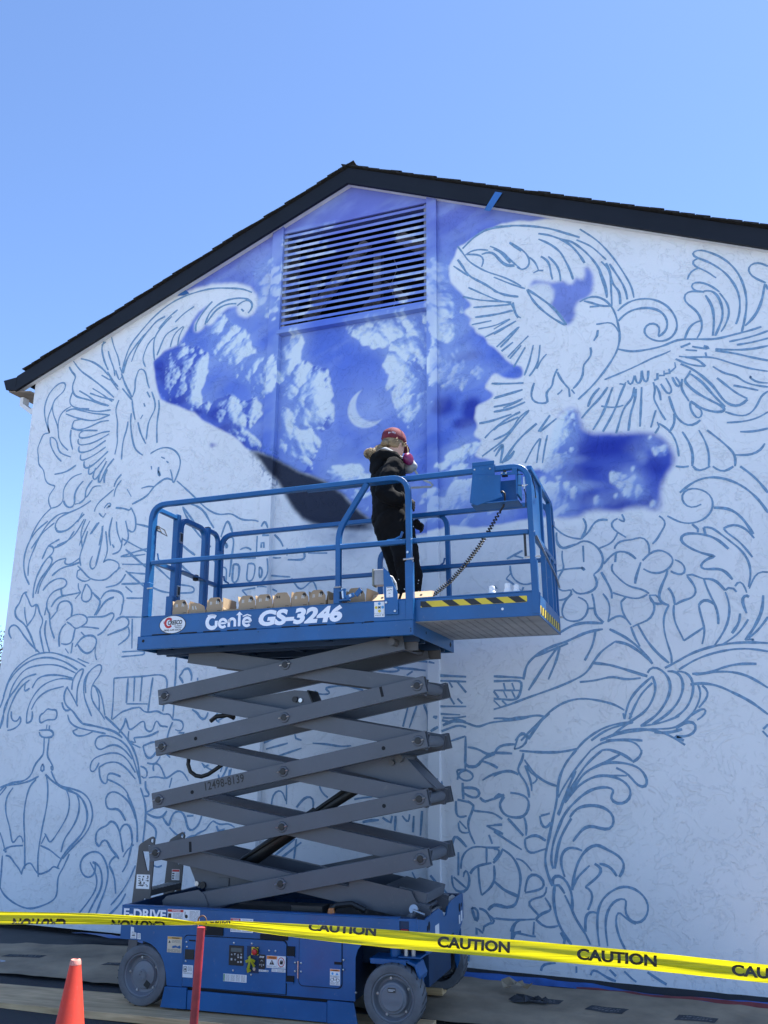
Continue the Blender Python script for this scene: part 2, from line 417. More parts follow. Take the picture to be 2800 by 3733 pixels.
'painted_acanthus_scroll':'''-7154,4232 -7307,4127 -7405,3978 -7439,3805 -7401,3629 -7315,3500
-7055,4204 -7228,4082 -7302,3931 -7361,3761 -7350,3607
-7023,4143 -7029,4095 -6876,4092 -6769,4160
-6957,4002 -7113,3937 -7139,3871 -7174,3787
-7113,3937 -7016,3920 -7016,3833 -7073,3818 -7154,3728 -7218,3599 -7246,3468 -7240,3345
-7015,3910 -6858,3956 -6759,4082
-7071,3809 -7014,3814 -7025,3729 -7075,3666 -7174,3539 -7211,3390
-6834,3773 -6970,3754 -7072,3646 -7166,3482 -7176,3388
-6834,3773 -6860,3708 -6756,3701 -6649,3760
-7006,3585 -6889,3663 -6731,3690 -6643,3712
-6573,4067 -6619,3880 -6650,3769 -6616,3673
-6447,4152 -6534,4026
-6375,4108 -6366,3937 -6412,3659
-6661,3676 -6586,3615 -6461,3514 -6259,3493 -6158,3569 -6077,3619
-6412,3659 -6450,3606 -6504,3684 -6470,3775
-6323,4047 -6272,3799 -6324,3672 -6286,3725 -6151,3697 -6079,3637 -6136,3568
-6216,3888 -6189,3848
-6091,3953 -6097,3804 -6203,3775
-7333,3416 -7372,3437 -7418,3345 -7419,3279 -7482,3253 -7465,3140 -7392,3099 -7314,3049 -7213,2925 -7105,2740
-7369,3418 -7281,3300 -7246,3223 -7174,3294 -7140,3218 -7117,3143 -7042,3102 -7058,3048 -7096,2994 -7055,2865 -7002,2736
-7343,3247 -7332,3171 -7277,3039
-7286,3020 -7188,3146 -7183,3276
-7479,2898 -7536,2956 -7536,3031 -7469,3062 -7404,3025 -7293,2910 -7160,2796 -7058,2729
-7016,3083 -7029,3010 -7002,2899 -6922,2734
-6981,3155 -6948,3007 -6874,2877
-7037,3232 -7047,3140
-7523,2138 -7485,2262 -7469,2387 -7378,2548 -7210,2670 -7057,2720 -6875,2723 -6689,2673 -6527,2616 -6411,2560
-7496,2262 -7431,2441 -7290,2582 -7117,2659 -6913,2671 -6704,2621 -6516,2528
-7489,1926 -7465,2066 -7418,2208 -7385,2368 -7238,2545 -7016,2593 -6812,2588 -6673,2549 -6533,2493
-7487,1917 -7456,2013 -7465,2137 -7403,2261 -7303,2367 -7288,2420 -7192,2472 -7070,2496
-7385,1926 -7398,2084 -7333,2260 -7257,2366 -7153,2435
-7139,2346 -7212,2294 -7205,2401
-7105,2346 -7041,2451 -6887,2483 -6707,2471 -6571,2441
-7130,1977 -7137,2099 -7098,2222 -7003,2344 -6877,2412 -6703,2444 -6568,2424
-7083,2117 -7030,2221 -6907,2307 -6778,2340 -6680,2356
-7130,1977 -7083,1963 -7046,2021 -7069,2099
-7380,1899 -7301,1908 -7218,1960 -7193,2021 -7231,2048
-7231,2048 -7244,1978 -7302,1987 -7354,2022 -7355,2101
-6566,2320 -6568,2424 -6514,2510 -6430,2543 -6494,2353 -6483,2180
-6377,2282 -6400,2386 -6361,2507 -6261,2574 -6199,2590 -6188,2537 -6245,2435 -6303,2384 -6314,2298 -6280,2195 -6160,2076 -6100,2008
-6361,2507 -6415,2421 -6394,2248 -6273,2043
-6301,2367 -6209,2314 -6155,2211 -6104,2050
-6254,2332 -6201,2246 -6183,2093
-6625,2355 -6662,2304 -6662,2217 -6596,2130 -6528,2112 -6476,2044 -6380,1967
-6623,2338 -6546,2250 -6467,2146
-6680,2191 -6674,2139 -6589,2079 -6551,2121
-6587,2061 -6580,2010 -6485,1942 -6331,1908 -6073,1867
-6500,1891 -6483,1849 -6365,1841 -6223,1892
-6500,1891 -6438,1917
-6380,1967 -6164,1933 -5950,1883 -5862,1826
-6104,2042 -5957,1941 -5777,1794 -5658,1616 -5594,1378
-6196,1759 -6194,1825 -6092,1850 -5944,1826 -5814,1761 -5721,1648 -5595,1394
-6196,1759 -6190,1709 -6136,1693 -5978,1760 -5829,1712 -5718,1616
-6229,1511 -6229,1593 -6130,1644 -5948,1678 -5800,1631 -5665,1488
-6229,1511 -6224,1471 -6183,1471 -6138,1529 -6123,1578
-6117,1530 -6079,1563 -5918,1589 -5790,1534 -5658,1425
-6117,1530 -6093,1416 -6014,1354 -5977,1386 -6024,1442 -6008,1483 -5905,1468 -5841,1445
-5590,1344 -5516,1189 -5502,1050 -5510,835
-5743,1277 -5649,1138 -5595,1000 -5578,832
-6001,1415 -5895,1385 -5768,1324 -5721,1262
-5999,1223 -6003,1255 -5927,1304 -5823,1275 -5693,1184 -5619,1046
-5999,1223 -5992,1160 -5946,1114 -5869,1147 -5806,1118 -5736,1026
-6073,811 -6084,904 -6029,953 -5930,973 -5945,1019 -5854,1007 -5794,916 -5764,824 -5734,733
-5794,916 -5781,978 -5715,1012 -5659,952 -5636,830
-6073,811 -6016,751 -6023,813 -5936,848 -5907,772 -5821,714 -5777,670
-5730,688 -5689,766 -5615,808
-5636,830 -5674,630 -5725,552
-5888,604 -5875,666 -5800,700
-5888,604 -5819,516 -5781,353
-5576,620 -5639,481 -5723,356 -5828,245
-6061,626 -6036,581 -6057,503 -6133,468 -6221,525 -6243,617 -6200,681 -6103,724 -6001,713 -5931,632 -5891,543 -5904,391 -5965,236 -5994,145
-6091,624 -6029,612 -5971,538 -5955,403 -6028,262 -6093,138
-6122,623 -6038,519 -6014,399 -6089,274 -6212,130
-5665,360 -5714,268 -5838,156
-5386,644 -5325,603 -5271,635
-5089,483 -5027,413''',
'painted_crown':'''-6866,1823 -6853,1636 -6918,1602 -6933,1551 -6986,1533 -6957,1492 -6973,1450 -7063,1381 -7216,1361 -7388,1307
-6800,1823 -6800,1620 -6742,1595 -6729,1537 -6688,1521 -6682,1480 -6749,1487 -6734,1537
-6847,1960 -6851,1905
-6813,1951 -6811,1905
-6909,2081 -6965,2081 -6946,1951 -6901,1977 -6878,2020 -6844,2011 -6777,2011 -6731,1994 -6737,2123 -6833,2097 -6852,2150 -6883,2132 -6873,2094 -6909,2081
-6943,1882 -6936,1831 -6731,1832 -6739,1891 -6807,1905 -6946,1900
-6850,1556 -6799,1536 -6795,1478 -6842,1452 -6889,1476 -6890,1526 -6850,1556
-7382,1270 -7324,1330 -7168,1342 -6996,1379 -6883,1431
-7376,1228 -7299,1314
-6911,1397 -6979,1338 -7015,1212 -7021,1031 -6971,773 -6933,519
-6787,1450 -6749,1334 -6735,1154 -6765,910 -6781,653 -6748,450
-6798,1449 -6667,1369 -6509,1307 -6355,1262 -6262,1184 -6207,1074 -6214,962 -6283,849 -6394,750 -6483,636 -6522,540
-6726,1484 -6622,1354 -6447,1317 -6295,1280 -6192,1202 -6141,1076 -6155,980 -6223,867 -6371,735 -6462,637
-6509,1307 -6456,1227 -6448,1082 -6523,935 -6649,770 -6679,833 -6727,871
-6378,1277 -6326,1198 -6321,1070 -6377,940 -6467,826 -6492,698
-7208,1308 -7282,1205 -7269,1056 -7190,910 -7132,750 -7082,784 -7090,832 -7050,858 -7014,836 -6993,772
-7315,856 -7255,761 -7202,633 -7199,682
-7243,680 -7161,724 -6988,740
-6763,750 -6619,708 -6527,650 -6483,636
-6755,766 -6705,864
-7202,633 -7136,636 -7094,574 -6998,515 -6968,461
-6968,461 -6976,516 -6869,593 -6829,540 -6768,488 -6741,450 -6676,509 -6612,504 -6570,585 -6543,539 -6491,542
-7246,631 -7236,503 -7227,312
-6386,688 -6450,544 -6502,463 -6489,294 -6553,229 -6772,153 -6922,159 -7080,211 -7201,282 -7230,328''',
'painted_swooping_bird':'''-1845,6858 -1708,6846 -1507,6800 -1295,6723 -1152,6644 -995,6554
-991,6645 -841,6493 -726,6324 -643,6165 -576,6011 -538,5900 -532,5813
-1028,6534 -891,6431 -760,6260
-732,6210 -637,6006 -598,5895 -592,5807
-1395,6686 -1282,6642 -1187,6579 -1077,6527 -971,6413 -883,6286 -827,6168 -801,6074 -775,5999 -775,5860
-1397,6625 -1301,6558 -1193,6443 -1149,6342 -1099,6206 -1080,6113
-1187,6579 -1109,6516 -1019,6387 -962,6267
-1380,6428 -1340,6401 -1295,6319 -1291,6209 -1277,6152
-1307,6412 -1231,6305 -1203,6209 -1199,6119
-828,6150 -791,5984 -775,5860
-762,6225 -730,6112 -714,5987 -658,5906 -659,5769
-807,6252 -736,6131 -733,5921 -734,5766
-1851,6613 -1767,6548 -1719,6463 -1686,6419
-1852,6566 -1753,6433 -1687,6382 -1645,6392
-1688,6653 -1582,6564 -1502,6454 -1488,6377 -1524,6312 -1573,6307 -1621,6359
-1858,6297 -1693,6190 -1547,6107
-1460,6262 -1410,6279 -1361,6269
-1494,6443 -1439,6385 -1410,6288
-1531,6095 -1470,5957 -1378,5833 -1286,5737 -1180,5649
-1523,6093 -1405,5981 -1267,5830 -1179,5674 -1164,5646
-1029,5865 -949,5902 -872,5896 -798,5847 -735,5757 -703,5657 -684,5518 -679,5433 -708,5321 -758,5229 -871,5081 -982,4965 -1092,4874
-990,5866 -907,5833 -848,5787 -742,5767
-939,5795 -848,5787
-888,5605 -828,5594 -780,5628 -737,5595 -683,5484
-876,5543 -887,5486 -919,5440
-953,5378 -933,5324 -967,5263 -1030,5222 -1054,5184 -1010,5152 -1035,5106 -1085,5030 -1132,4988
-1269,5209 -1294,5163 -1327,5117 -1306,5055 -1331,5017 -1394,5001 -1396,4951 -1352,4886 -1377,4857 -1422,4896 -1469,4878 -1522,4927 -1540,4972 -1511,5043 -1493,5100
-1270,5176 -1235,5086 -1170,4993
-1280,4951 -1224,4985 -1275,4962 -1232,4992
-1170,4993 -1167,4910
-1148,4982 -1120,4936
-843,5035 -677,5084 -498,5146 -379,5192 -292,5202 -248,5228
-161,5246 -75,5272
-121,5215 -25,5191
-63,5238 18,5208 99,5178 88,5220 34,5229
247,5233 431,5250 567,5282
127,5182 274,5149 421,5133 553,5142
305,5192 426,5195 560,5212
125,5166 271,5118 413,5055 539,5004
-182,5160 -71,5134 93,5107 262,5017 403,4948 530,4905
42,5164 51,5106
92,5020 187,4934 279,4904 314,4852 390,4802 516,4761
-212,5141 -118,5077 -10,5036 31,5030
-127,5143 -31,5111 31,5030
-173,5086 -80,5023 22,4912 95,4807 141,4707 202,4637 279,4611 344,4671
117,4906 203,4807 276,4726 345,4678
-95,5010 -114,4949 -170,4941 -70,4800 46,4705 166,4611 157,4582 63,4594 -28,4638 -118,4720
-98,4978 -8,4885 76,4747 161,4627
-118,4720 -135,4684 -101,4586 -64,4534 -18,4590 -22,4629 -81,4668
-170,4941 -190,4865 -131,4722
157,4582 259,4530 351,4532 425,4621 460,4708 512,4723
-294,4793 -273,4687 -240,4573 -163,4493 -81,4490 -50,4533
161,4482 280,4474 399,4488 494,4536
259,4386 362,4373 479,4388
396,4871 360,4908 418,4821 519,4798
244,4816 348,4778 437,4742
-713,4975 -670,4960 -654,4982
-639,4996 -628,4930 -591,4948 -578,5036
-571,5035 -563,4936 -526,4947 -510,5074
-510,5074 -503,4960 -469,4938 -453,5065
-410,4962 -380,4973 -376,5029
-364,5003 -321,4997 -318,5044
-313,5011 -271,5013 -275,5054
-270,5021 -218,5061 -221,5110
-818,4958 -898,4855 -992,4770 -1071,4684
-892,4961 -971,4882 -1006,4789
-774,4951 -825,4828 -876,4706 -973,4558
-663,4967 -721,4846 -756,4754 -838,4605 -886,4531
-585,4923 -607,4814 -683,4744 -771,4500
-572,4905 -586,4795 -629,4689 -662,4510
-521,4914 -540,4724 -560,4537
-887,4780 -815,4756 -727,4742 -690,4761
-418,4947 -395,4863 -435,4805 -398,4720 -375,4638 -338,4571
-399,4912 -373,4876 -366,4763
-355,4921 -294,4793 -256,4827 -309,4971
-253,4970 -212,4852 -175,4879 -225,4966
-415,4675 -451,4570 -468,4517
-409,4564 -398,4516 -437,4458
-264,4623 -264,4530 -319,4451
-396,4547 -304,4457 -258,4328 -253,4221
-1862,6141 -1746,6082 -1615,6030
-1864,6032 -1682,5980 -1668,5923 -1638,5810 -1598,5799
-1866,5978 -1683,5962
-1868,5879 -1685,5899
-1873,5674 -1756,5724 -1647,5776
-1810,5522 -1710,5610 -1617,5709
-1740,5405 -1631,5509 -1531,5597
-1686,5292 -1567,5481
-1871,5727 -1704,5804
-1585,5190 -1533,5319 -1487,5493
-1538,5175 -1454,5290 -1423,5483
-1464,5240 -1413,5335 -1364,5378
-1885,5150 -1756,5131 -1595,5115
-1889,4996 -1743,5018 -1606,5049
-1891,4911 -1729,4922 -1608,4956
-1892,4860 -1731,4872 -1586,4919
-1896,4676 -1798,4755 -1636,4826
-1899,4576 -1737,4639 -1646,4777 -1549,4830
-1825,4336 -1661,4547 -1484,4689
-1901,4460 -1804,4531 -1841,4338
-1472,4605 -1357,4755
-1456,4603 -1377,4658 -1298,4714
-1711,4438 -1825,4336
-1606,4312 -1523,4464 -1459,4538
-1498,4300 -1478,4426 -1451,4537
-1445,4294 -1416,4451 -1388,4562
-2175,6687 -2060,6786 -1919,6850 -1765,6843 -1663,6833
-2227,6727 -2150,6596 -2116,6532 -1946,6384 -1746,6269 -1585,6145
-2150,6605 -2097,6641 -2010,6645 -1907,6610
-2132,6611 -1994,6577 -1944,6514 -1980,6437
-1977,6578 -1890,6597 -1840,6548 -1759,6419 -1693,6368 -1643,6376
-1889,6653 -1772,6571 -1690,6460 -1579,6326
-1685,6646 -1573,6528
-2229,6574 -2169,6467 -2110,6361 -1949,6236 -1784,6093 -1620,6034
-2274,6508 -2119,6363
-2121,6233 -1969,6129 -1786,6012 -1687,5988
-2174,6141 -2021,6075 -1778,6010
-2073,6002 -1854,5979 -1688,5966
-1671,5981 -1658,5871 -1627,5803
-2058,5890 -1873,5883 -1674,5891
-2093,5815 -1891,5823
-2027,5758 -1859,5764 -1709,5808
-1962,5657 -1794,5717 -1661,5773
-1848,5531 -1630,5705
-1800,5479 -1683,5556
-1721,5387 -1605,5508
-1906,5156 -1760,5134 -1618,5113
-1877,5006 -1620,5045
-1799,4885 -1623,4944
-2037,4762 -1926,4769 -1720,4813
-1985,4605 -1887,4693 -1654,4776
-2016,4425 -1905,4497 -1809,4555 -1669,4707 -1558,4820
-1841,4342 -1760,4354 -1704,4445
-1887,4410 -1852,4462 -1809,4527 -1841,4342''',
'painted_right_acanthus':'''-685,5705 -622,5762 -515,5793 -397,5779 -299,5726 -218,5635 -176,5527 -176,5428 -224,5355 -312,5329 -397,5359 -459,5412 -472,5480 -444,5526 -378,5531 -315,5486 -312,5436 -344,5392
-684,5603 -628,5660 -536,5694 -433,5692 -333,5656 -266,5577 -250,5491 -277,5413 -344,5383
-708,5321 -592,5276 -461,5271 -301,5286 -184,5323 -30,5305 135,5277 301,5296 437,5312 519,5330
355,5303 395,5440 423,5597 411,5763 369,5904 283,6039 178,6129 69,6191 12,6196 -12,6162 6,6124 62,6103 182,6010 272,5907 331,5795 363,5690 367,5575 340,5434 316,5390
62,6103 -3,6091 -13,6059 20,6018 95,5977 192,5873
54,6003 -18,5992 -50,5956 -51,5906
208,5729 151,5798 57,5859 -20,5874 -48,5837 -20,5790 77,5754
83,5753 -20,5785 -92,5779 -113,5733 -93,5678 -7,5596 34,5490 33,5392 -16,5311
77,5763 120,5771 185,5708 216,5587 213,5473 137,5308
88,5719 134,5602 140,5470 117,5312
207,5721 260,5612 272,5511 227,5390 188,5340
-120,5320 -77,5427 -16,5482 26,5475
627,5900 552,5957 484,5955 457,5919 486,5830 593,5743
585,5737 543,5574 476,5441 388,5361
591,5727 605,5676
-208,4445 -161,4347 -136,4222 -151,4120
-71,4443 -26,4330 -4,4192 -18,4105
-4,4434 107,4314 201,4183 191,4082
201,4183 330,4168 411,4203 442,4258
-286,4135 -219,4120 -178,4123
-145,4119 -141,4074 -102,4054 -47,4071 -5,4104
15,4101 70,4043 136,4044 179,4083
231,4077 314,3995 382,3901 424,3824
-270,3893 -249,3906 -205,3946 -107,3995 14,4005 142,3962 252,3885 345,3774 408,3654
-105,3774 -141,3740 -195,3738 -251,3795 -266,3863 -242,3912 -166,3927 -88,3904 -25,3854 -5,3779 -40,3680 -110,3628 -191,3613 -284,3628 -387,3696
-192,3606 -149,3559 -151,3530
-9,3735 107,3717 203,3630 279,3481
54,3549 96,3582 172,3568 243,3512 282,3446
54,3549 58,3520 112,3480 183,3404 254,3287
-102,3570 -61,3581 60,3470 177,3348 225,3247 227,3136 200,3042
-102,3570 -93,3511
77,3370 -6,3461 -119,3513 -264,3532 -306,3514 -302,3470 -234,3407 -120,3342 -12,3313 -84,3311 -161,3245 -169,3225 -132,3201 -14,3214 59,3161 86,3110
100,3054 111,3102 144,3117 171,3071 183,2995
21,3024 48,3043 86,3034 108,3006
359,3155 314,3186 274,3161 236,3094 205,3028
198,2960 195,2987 136,2963 126,2923 160,2880 167,2826
305,2968 280,2834 191,2677 135,2612
324,2791 241,2688 161,2625
20,3011 43,2913 25,2778 -36,2659 -107,2567
175,2778 146,2732 77,2654 -43,2578
117,2828 111,2761 41,2669
-137,3131 -60,3126 21,3024
-137,3131 -118,3046 -66,2905 -47,2822 -56,2747
-194,2911 -164,2965 -112,2962 -66,2905
-194,2911 -188,2828 -163,2745 -161,2691 -194,2590
-334,2622 -171,2725
-390,2921 -403,2838 -378,2726 -343,2670 -334,2622
-500,2403 -398,2454 -277,2519 -120,2567 33,2589 183,2591 303,2580
-391,2387 -256,2464 -112,2514 54,2542 190,2537 297,2514
-290,2351 -163,2355 -46,2399 68,2422 203,2419
-265,2344 -61,2366 86,2343 179,2295 269,2229
-310,2265 -245,2277 -108,2255 11,2194 127,2128 249,2025
135,2612 186,2624 222,2616 159,2605 203,2612
-641,2366 -638,2413 -597,2426 -521,2390 -473,2322 -467,2228 -514,2122 -599,2017 -722,1938
-603,2338 -581,2270 -601,2176 -675,2057 -798,1978 -980,1845
-603,2338 -715,2245 -802,2139 -851,1991
-607,2284 -705,2191 -795,2031 -811,1991
-482,2376 -429,2388 -381,2346 -361,2266 -410,2134 -507,2030 -630,1951
-404,2374 -340,2372 -293,2318 -286,2238 -320,2133 -377,2055 -451,2003
-258,2277 -229,2237 -242,2159 -287,2067 -329,2016 -451,1925 -632,1912 -844,1885 -1048,1831
-221,2257 -173,2236 -170,2197 -220,2119 -261,2080
-329,2016 -276,2054 -210,2086 -193,2067 -230,2002 -281,1983
-451,1918 -358,1977 -300,1989 -271,1950 -288,1899 -355,1854 -481,1857 -418,1847 -395,1822
-621,1885 -505,1883 -401,1912
-786,1965 -948,1925 -1059,1871 -1130,1819
-1008,1820 -847,1832 -716,1821
242,1949 203,1912
196,1899 232,1855
-1256,1745 -1358,1624 -1420,1477 -1432,1358 -1480,1174 -1522,1005 -1553,888 -1544,787 -1501,670
-1133,1746 -1263,1599 -1380,1438 -1425,1358
-1039,1747 -1180,1626 -1312,1440 -1437,1228
-894,1715 -1018,1648 -1127,1601 -1211,1547 -1372,1321
-985,1747 -881,1715 -805,1658
-806,1651 -738,1684 -723,1723 -728,1749
-1072,1628 -964,1649 -846,1638 -744,1600 -693,1486 -735,1440 -785,1464 -838,1553 -940,1604
-984,1544 -858,1543
-1372,1321 -1271,1441 -1145,1522 -1023,1544 -919,1520 -844,1463 -828,1400 -865,1335 -944,1314 -996,1325 -1013,1369 -998,1408 -959,1396 -957,1435 -1015,1453 -1123,1438 -1233,1376 -1375,1236 -1435,1111 -1480,1007 -1508,840 -1489,803
-1336,1205 -1279,1278 -1170,1307 -1064,1297 -994,1255 -971,1192 -987,1135 -1047,1113 -1099,1124 -1138,1154 -1191,1152 -1261,1092 -1318,1020
-1323,1199 -1396,1087 -1441,983 -1475,804
-1494,671 -1507,701 -1491,759 -1436,774 -1397,739 -1360,672 -1343,624 -1348,500
-1397,745 -1426,844 -1409,933 -1360,974 -1293,977 -1247,953
-1342,649 -1315,787 -1256,915 -1172,995 -1092,1011 -1088,973 -1030,963 -954,930 -913,870 -929,808 -964,769
-1114,860 -1036,851 -983,774
-1153,858 -1089,830 -1118,773 -1235,680
-1334,674 -1304,738 -1193,843
-1235,680 -1177,658 -1173,610 -1224,509
-1487,677 -1447,680 -1403,620
-1481,678 -1498,577 -1488,491 -1460,383 -1367,244
-1403,608 -1355,512 -1319,429 -1246,326 -1217,256
-1251,349 -1245,471 -1224,509 -1184,514 -1147,490
-1147,250 -1158,392 -1138,539 -1075,628 -968,695 -904,702 -817,674 -758,611 -751,540 -787,467 -845,433 -919,451 -941,504 -931,576 -897,603 -960,617 -1026,582 -1075,507 -1094,397 -1083,255
-858,432 -955,479 -984,537 -1012,487 -1011,403 -979,298 -945,236
-1621,-5 -1626,42 -1618,79 -1498,101
-1335,91 -1337,44 -1301,0
-1236,6 -1206,91 -1108,29 -1034,12
-1079,90 -984,5
-967,88 -884,15 -848,6
-793,98 -699,43 -618,5
-1258,1742 -1187,1819 -1064,1901 -944,1948 -780,1971
-1132,1743 -1070,1790 -975,1820 -858,1825 -768,1803 -726,1753 -728,1719
-1038,1744 -978,1756 -945,1740 -877,1713
-1057,1820 -854,1901 -715,1913 -536,1879 -388,1789
-848,1994 -857,2041
-790,2006 -806,2041
-725,1936 -576,1959 -415,2015
-1429,1218 -1349,1413 -1270,1575''',
'painted_blossoms':'''-1377,3699 -1314,3625 -1242,3573 -1127,3549
-1127,3549 -1079,3636 -1069,3696 -1103,3737
-1343,3627 -1354,3552 -1299,3456 -1261,3484 -1165,3507
-1299,3456 -1309,3382 -1284,3290 -1330,3249 -1354,3191 -1351,3101 -1279,3083 -1227,3117 -1237,3051 -1297,3010 -1369,3014
-1165,3507 -1142,3535 -1070,3530 -987,3463 -943,3371 -954,3283 -985,3241 -1036,3223
-1115,3488 -1116,3339
-1358,3273 -1270,3289 -1140,3288
-1139,3296 -1096,3290 -1091,3263 -1120,3250 -1143,3269 -1139,3296
-1036,3223 -997,3154 -1006,3111 -1065,3071 -1194,3056 -1227,3109
-1112,3563 -1081,3591 -1052,3603 -1034,3662 -973,3725 -889,3703
-803,3710 -853,3707 -876,3679 -871,3634 -810,3584 -743,3534
-796,3702 -735,3660 -765,3745
-810,3584 -858,3498 -974,3455
-527,3458 -484,3484 -451,3569 -408,3595 -403,3661 -455,3702
-847,3438 -852,3468 -758,3520 -690,3493 -631,3547 -577,3521 -548,3445 -560,3373
-946,3312 -864,3395 -806,3420 -723,3400 -672,3337
-869,3307 -900,3251 -860,3219 -795,3142 -715,3087 -607,3067 -583,3030
-835,3408 -847,3320
-633,3306 -643,3248 -696,3180 -693,3122
-618,3319 -531,3400 -475,3411 -398,3362 -355,3308 -421,3220 -517,3197 -584,3216 -616,3247
-355,3308 -297,3283 -268,3224 -272,3168 -344,3179 -395,3211
-421,3220 -417,3191 -484,3095 -488,3039 -524,2998 -488,2940 -430,2923
-272,3168 -226,3172 -175,3147 -137,3131
-266,3160 -231,3109 -198,3023 -242,2969 -334,2960 -376,2927
-425,3071 -389,3019 -383,2921
-971,3241 -933,3165 -884,3046 -893,3004
-883,3054 -775,3012 -667,2985 -597,3024
-819,2971 -775,3012
-819,2971 -811,2871 -749,2770
-736,2755 -693,2788 -606,2791 -545,2887 -536,2928 -584,3016
-584,3016 -530,3013 -481,2954
-578,3001 -563,2930 -482,2940
-967,3051 -916,2976 -913,2890 -939,2806
-939,2806 -867,2859 -799,2849 -749,2770
-1059,3056 -1037,2939 -1054,2875 -994,2822 -974,2800
-1093,2927 -1044,2928
-1229,3065 -1297,3003 -1330,2910 -1318,2851 -1262,2820 -1148,2829 -1093,2927 -1104,3000 -1181,3033
-1803,3416 -1741,3443 -1694,3470 -1656,3483
-1741,3443 -1651,3413
-1774,3353 -1776,3277 -1718,3197 -1629,3162 -1553,3188
-1815,3234 -1776,3277
-1815,3234 -1734,3168 -1676,3105
-1932,3180 -1902,3148
-1684,3090 -1659,3149
-1360,2723 -1235,2790 -1121,2807 -981,2793
-984,2744 -1125,2721 -1298,2649 -1429,2610 -1562,2543 -1652,2459 -1686,2332
-929,2742 -809,2674 -719,2601 -632,2502 -596,2439
-750,2756 -722,2657 -686,2586
-694,2774 -623,2625 -538,2513 -464,2443
-430,2923 -475,2842 -484,2717 -456,2565 -434,2496 -446,2429
-887,2635 -1008,2555 -1083,2459 -1142,2377 -1228,2330 -1372,2270 -1574,2203 -1735,2149 -1809,2121 -1958,2080
-887,2635 -799,2618 -696,2545 -608,2460
-1083,2459 -946,2441 -813,2397 -643,2339
-1048,2725 -1075,2613 -1151,2482
-1357,2615 -1391,2495 -1469,2328
-1372,2609 -1493,2455 -1645,2239
-1285,2634 -1387,2595 -1577,2529
-1202,2302 -1063,2313 -924,2344 -831,2315 -697,2326
-1960,2003 -1886,2009 -1828,1988 -1739,2016 -1667,2008 -1595,2036 -1524,2015
-1724,1816 -1598,1939 -1495,2035 -1378,2117 -1265,2157 -1153,2163 -1031,2141 -924,2113 -846,2065
-1774,1816 -1707,1891 -1644,1843
-1706,1714 -1700,1660 -1752,1619 -1768,1551 -1699,1498 -1667,1392 -1668,1352
-1700,1660 -1612,1540 -1503,1469 -1428,1450
-1695,1613 -1669,1539 -1643,1472 -1645,1406
-1681,1613 -1655,1539 -1585,1534 -1594,1473 -1636,1466
-1971,1520 -1897,1562 -1811,1570 -1754,1537
-1975,1331 -1931,1372 -1881,1360
-1830,1388 -1717,1377 -1668,1352 -1678,1259 -1716,1192 -1864,1194 -1920,1239 -1933,1305 -1881,1353
-1857,1181 -1727,1048
-1716,1192 -1691,1102 -1706,1049
-1982,1071 -1883,1016 -1745,937
-1980,1124 -1909,1133
-1714,1023 -1657,1057 -1581,1060 -1576,1016 -1542,1017
-1714,1023 -1737,983 -1709,958 -1704,913 -1642,910 -1578,951 -1544,953
-1576,1210 -1499,1232
-1583,1210 -1572,1119 -1532,1095 -1495,1161
-1985,933 -1921,942 -1922,897 -1987,842
-1914,936 -1830,888 -1777,801 -1759,712 -1784,584 -1800,508 -1884,477 -1953,491 -1995,501
-1991,687 -1922,627 -1784,578
-1796,864 -1775,878 -1707,830 -1667,775
-1728,613 -1711,702 -1682,761 -1627,764 -1560,711 -1549,661 -1618,632 -1728,607
-1549,661 -1537,612 -1565,579 -1633,581 -1682,553 -1723,557 -1718,501 -1664,492 -1625,445
-1565,579 -1514,514 -1502,484 -1597,465 -1646,412
-1998,394 -1817,394 -1653,412
-1849,243 -1834,294 -1854,329 -1831,381 -1790,396
-1646,412 -1627,389 -1561,351 -1466,376
-1660,393 -1671,293
-1834,294 -1752,300 -1718,278 -1651,283
-1449,328 -1418,276 -1426,245
-1935,107 -1941,-4
-2215,1738 -2225,1598 -2091,1600 -2083,1655 -2030,1684 -1971,1712
-2300,1563 -2308,1514 -2242,1474 -2182,1475 -2137,1517 -2210,1571 -2300,1563
-2249,1460 -2244,1323
-2242,1419 -2102,1415 -2096,1341 -2199,1338 -2243,1378
-2096,1341 -2046,1282 -2038,1329 -1965,1331 -1885,1373
-2071,1484 -1975,1540 -1829,1570
-2311,1308 -2305,1173 -2216,1189
-2156,1272 -2149,1232 -2202,1176 -2203,1069 -2147,965
-2149,1232 -1968,1217 -1905,1173
-1885,1373 -1923,1319 -1924,1252 -1868,1200
-2043,1115 -1906,1126
-2043,1115 -1971,1084 -1901,1054
-2023,1043 -1996,972
-2291,1133 -2292,1052 -2263,1040 -2196,1056
-2283,1146 -2218,1082
-2345,957 -2336,1037 -2278,999 -2220,936
-2274,762 -2265,854 -2206,923 -2133,953 -2046,937 -1932,948
-2046,937 -2049,813
-1911,930 -1934,870 -1992,822
-2194,727 -2179,767 -2121,796 -2006,821
-2121,796 -2116,667 -2097,565
-1985,803 -1981,674 -2039,607 -2097,565
-1981,674 -1885,603 -1789,571
-2355,705 -2340,693 -2363,653 -2356,601 -2284,566 -2211,597 -2195,675 -2223,778 -2267,749 -2253,698
-2340,693 -2225,609
-2294,893 -2296,708
-1789,571 -1804,507 -1860,479 -1999,507 -2043,454
-2184,464 -2144,346 -2120,461 -2184,464
-2120,461 -2057,453 -2017,367
-2037,416 -1988,407 -1982,339 -2031,348
-1981,395 -1863,391
-2089,287 -2081,325 -2017,361
-1859,304 -1857,354 -1773,397
-2145,258 -2145,308 -2089,274
-1847,243 -1824,294 -1771,311
-2212,102 -2220,52
-2099,99 -2094,1
-2078,113 -2053,5
-1933,101 -1942,2
-1740,1733 -1554,1721 -1384,1725 -1238,1756
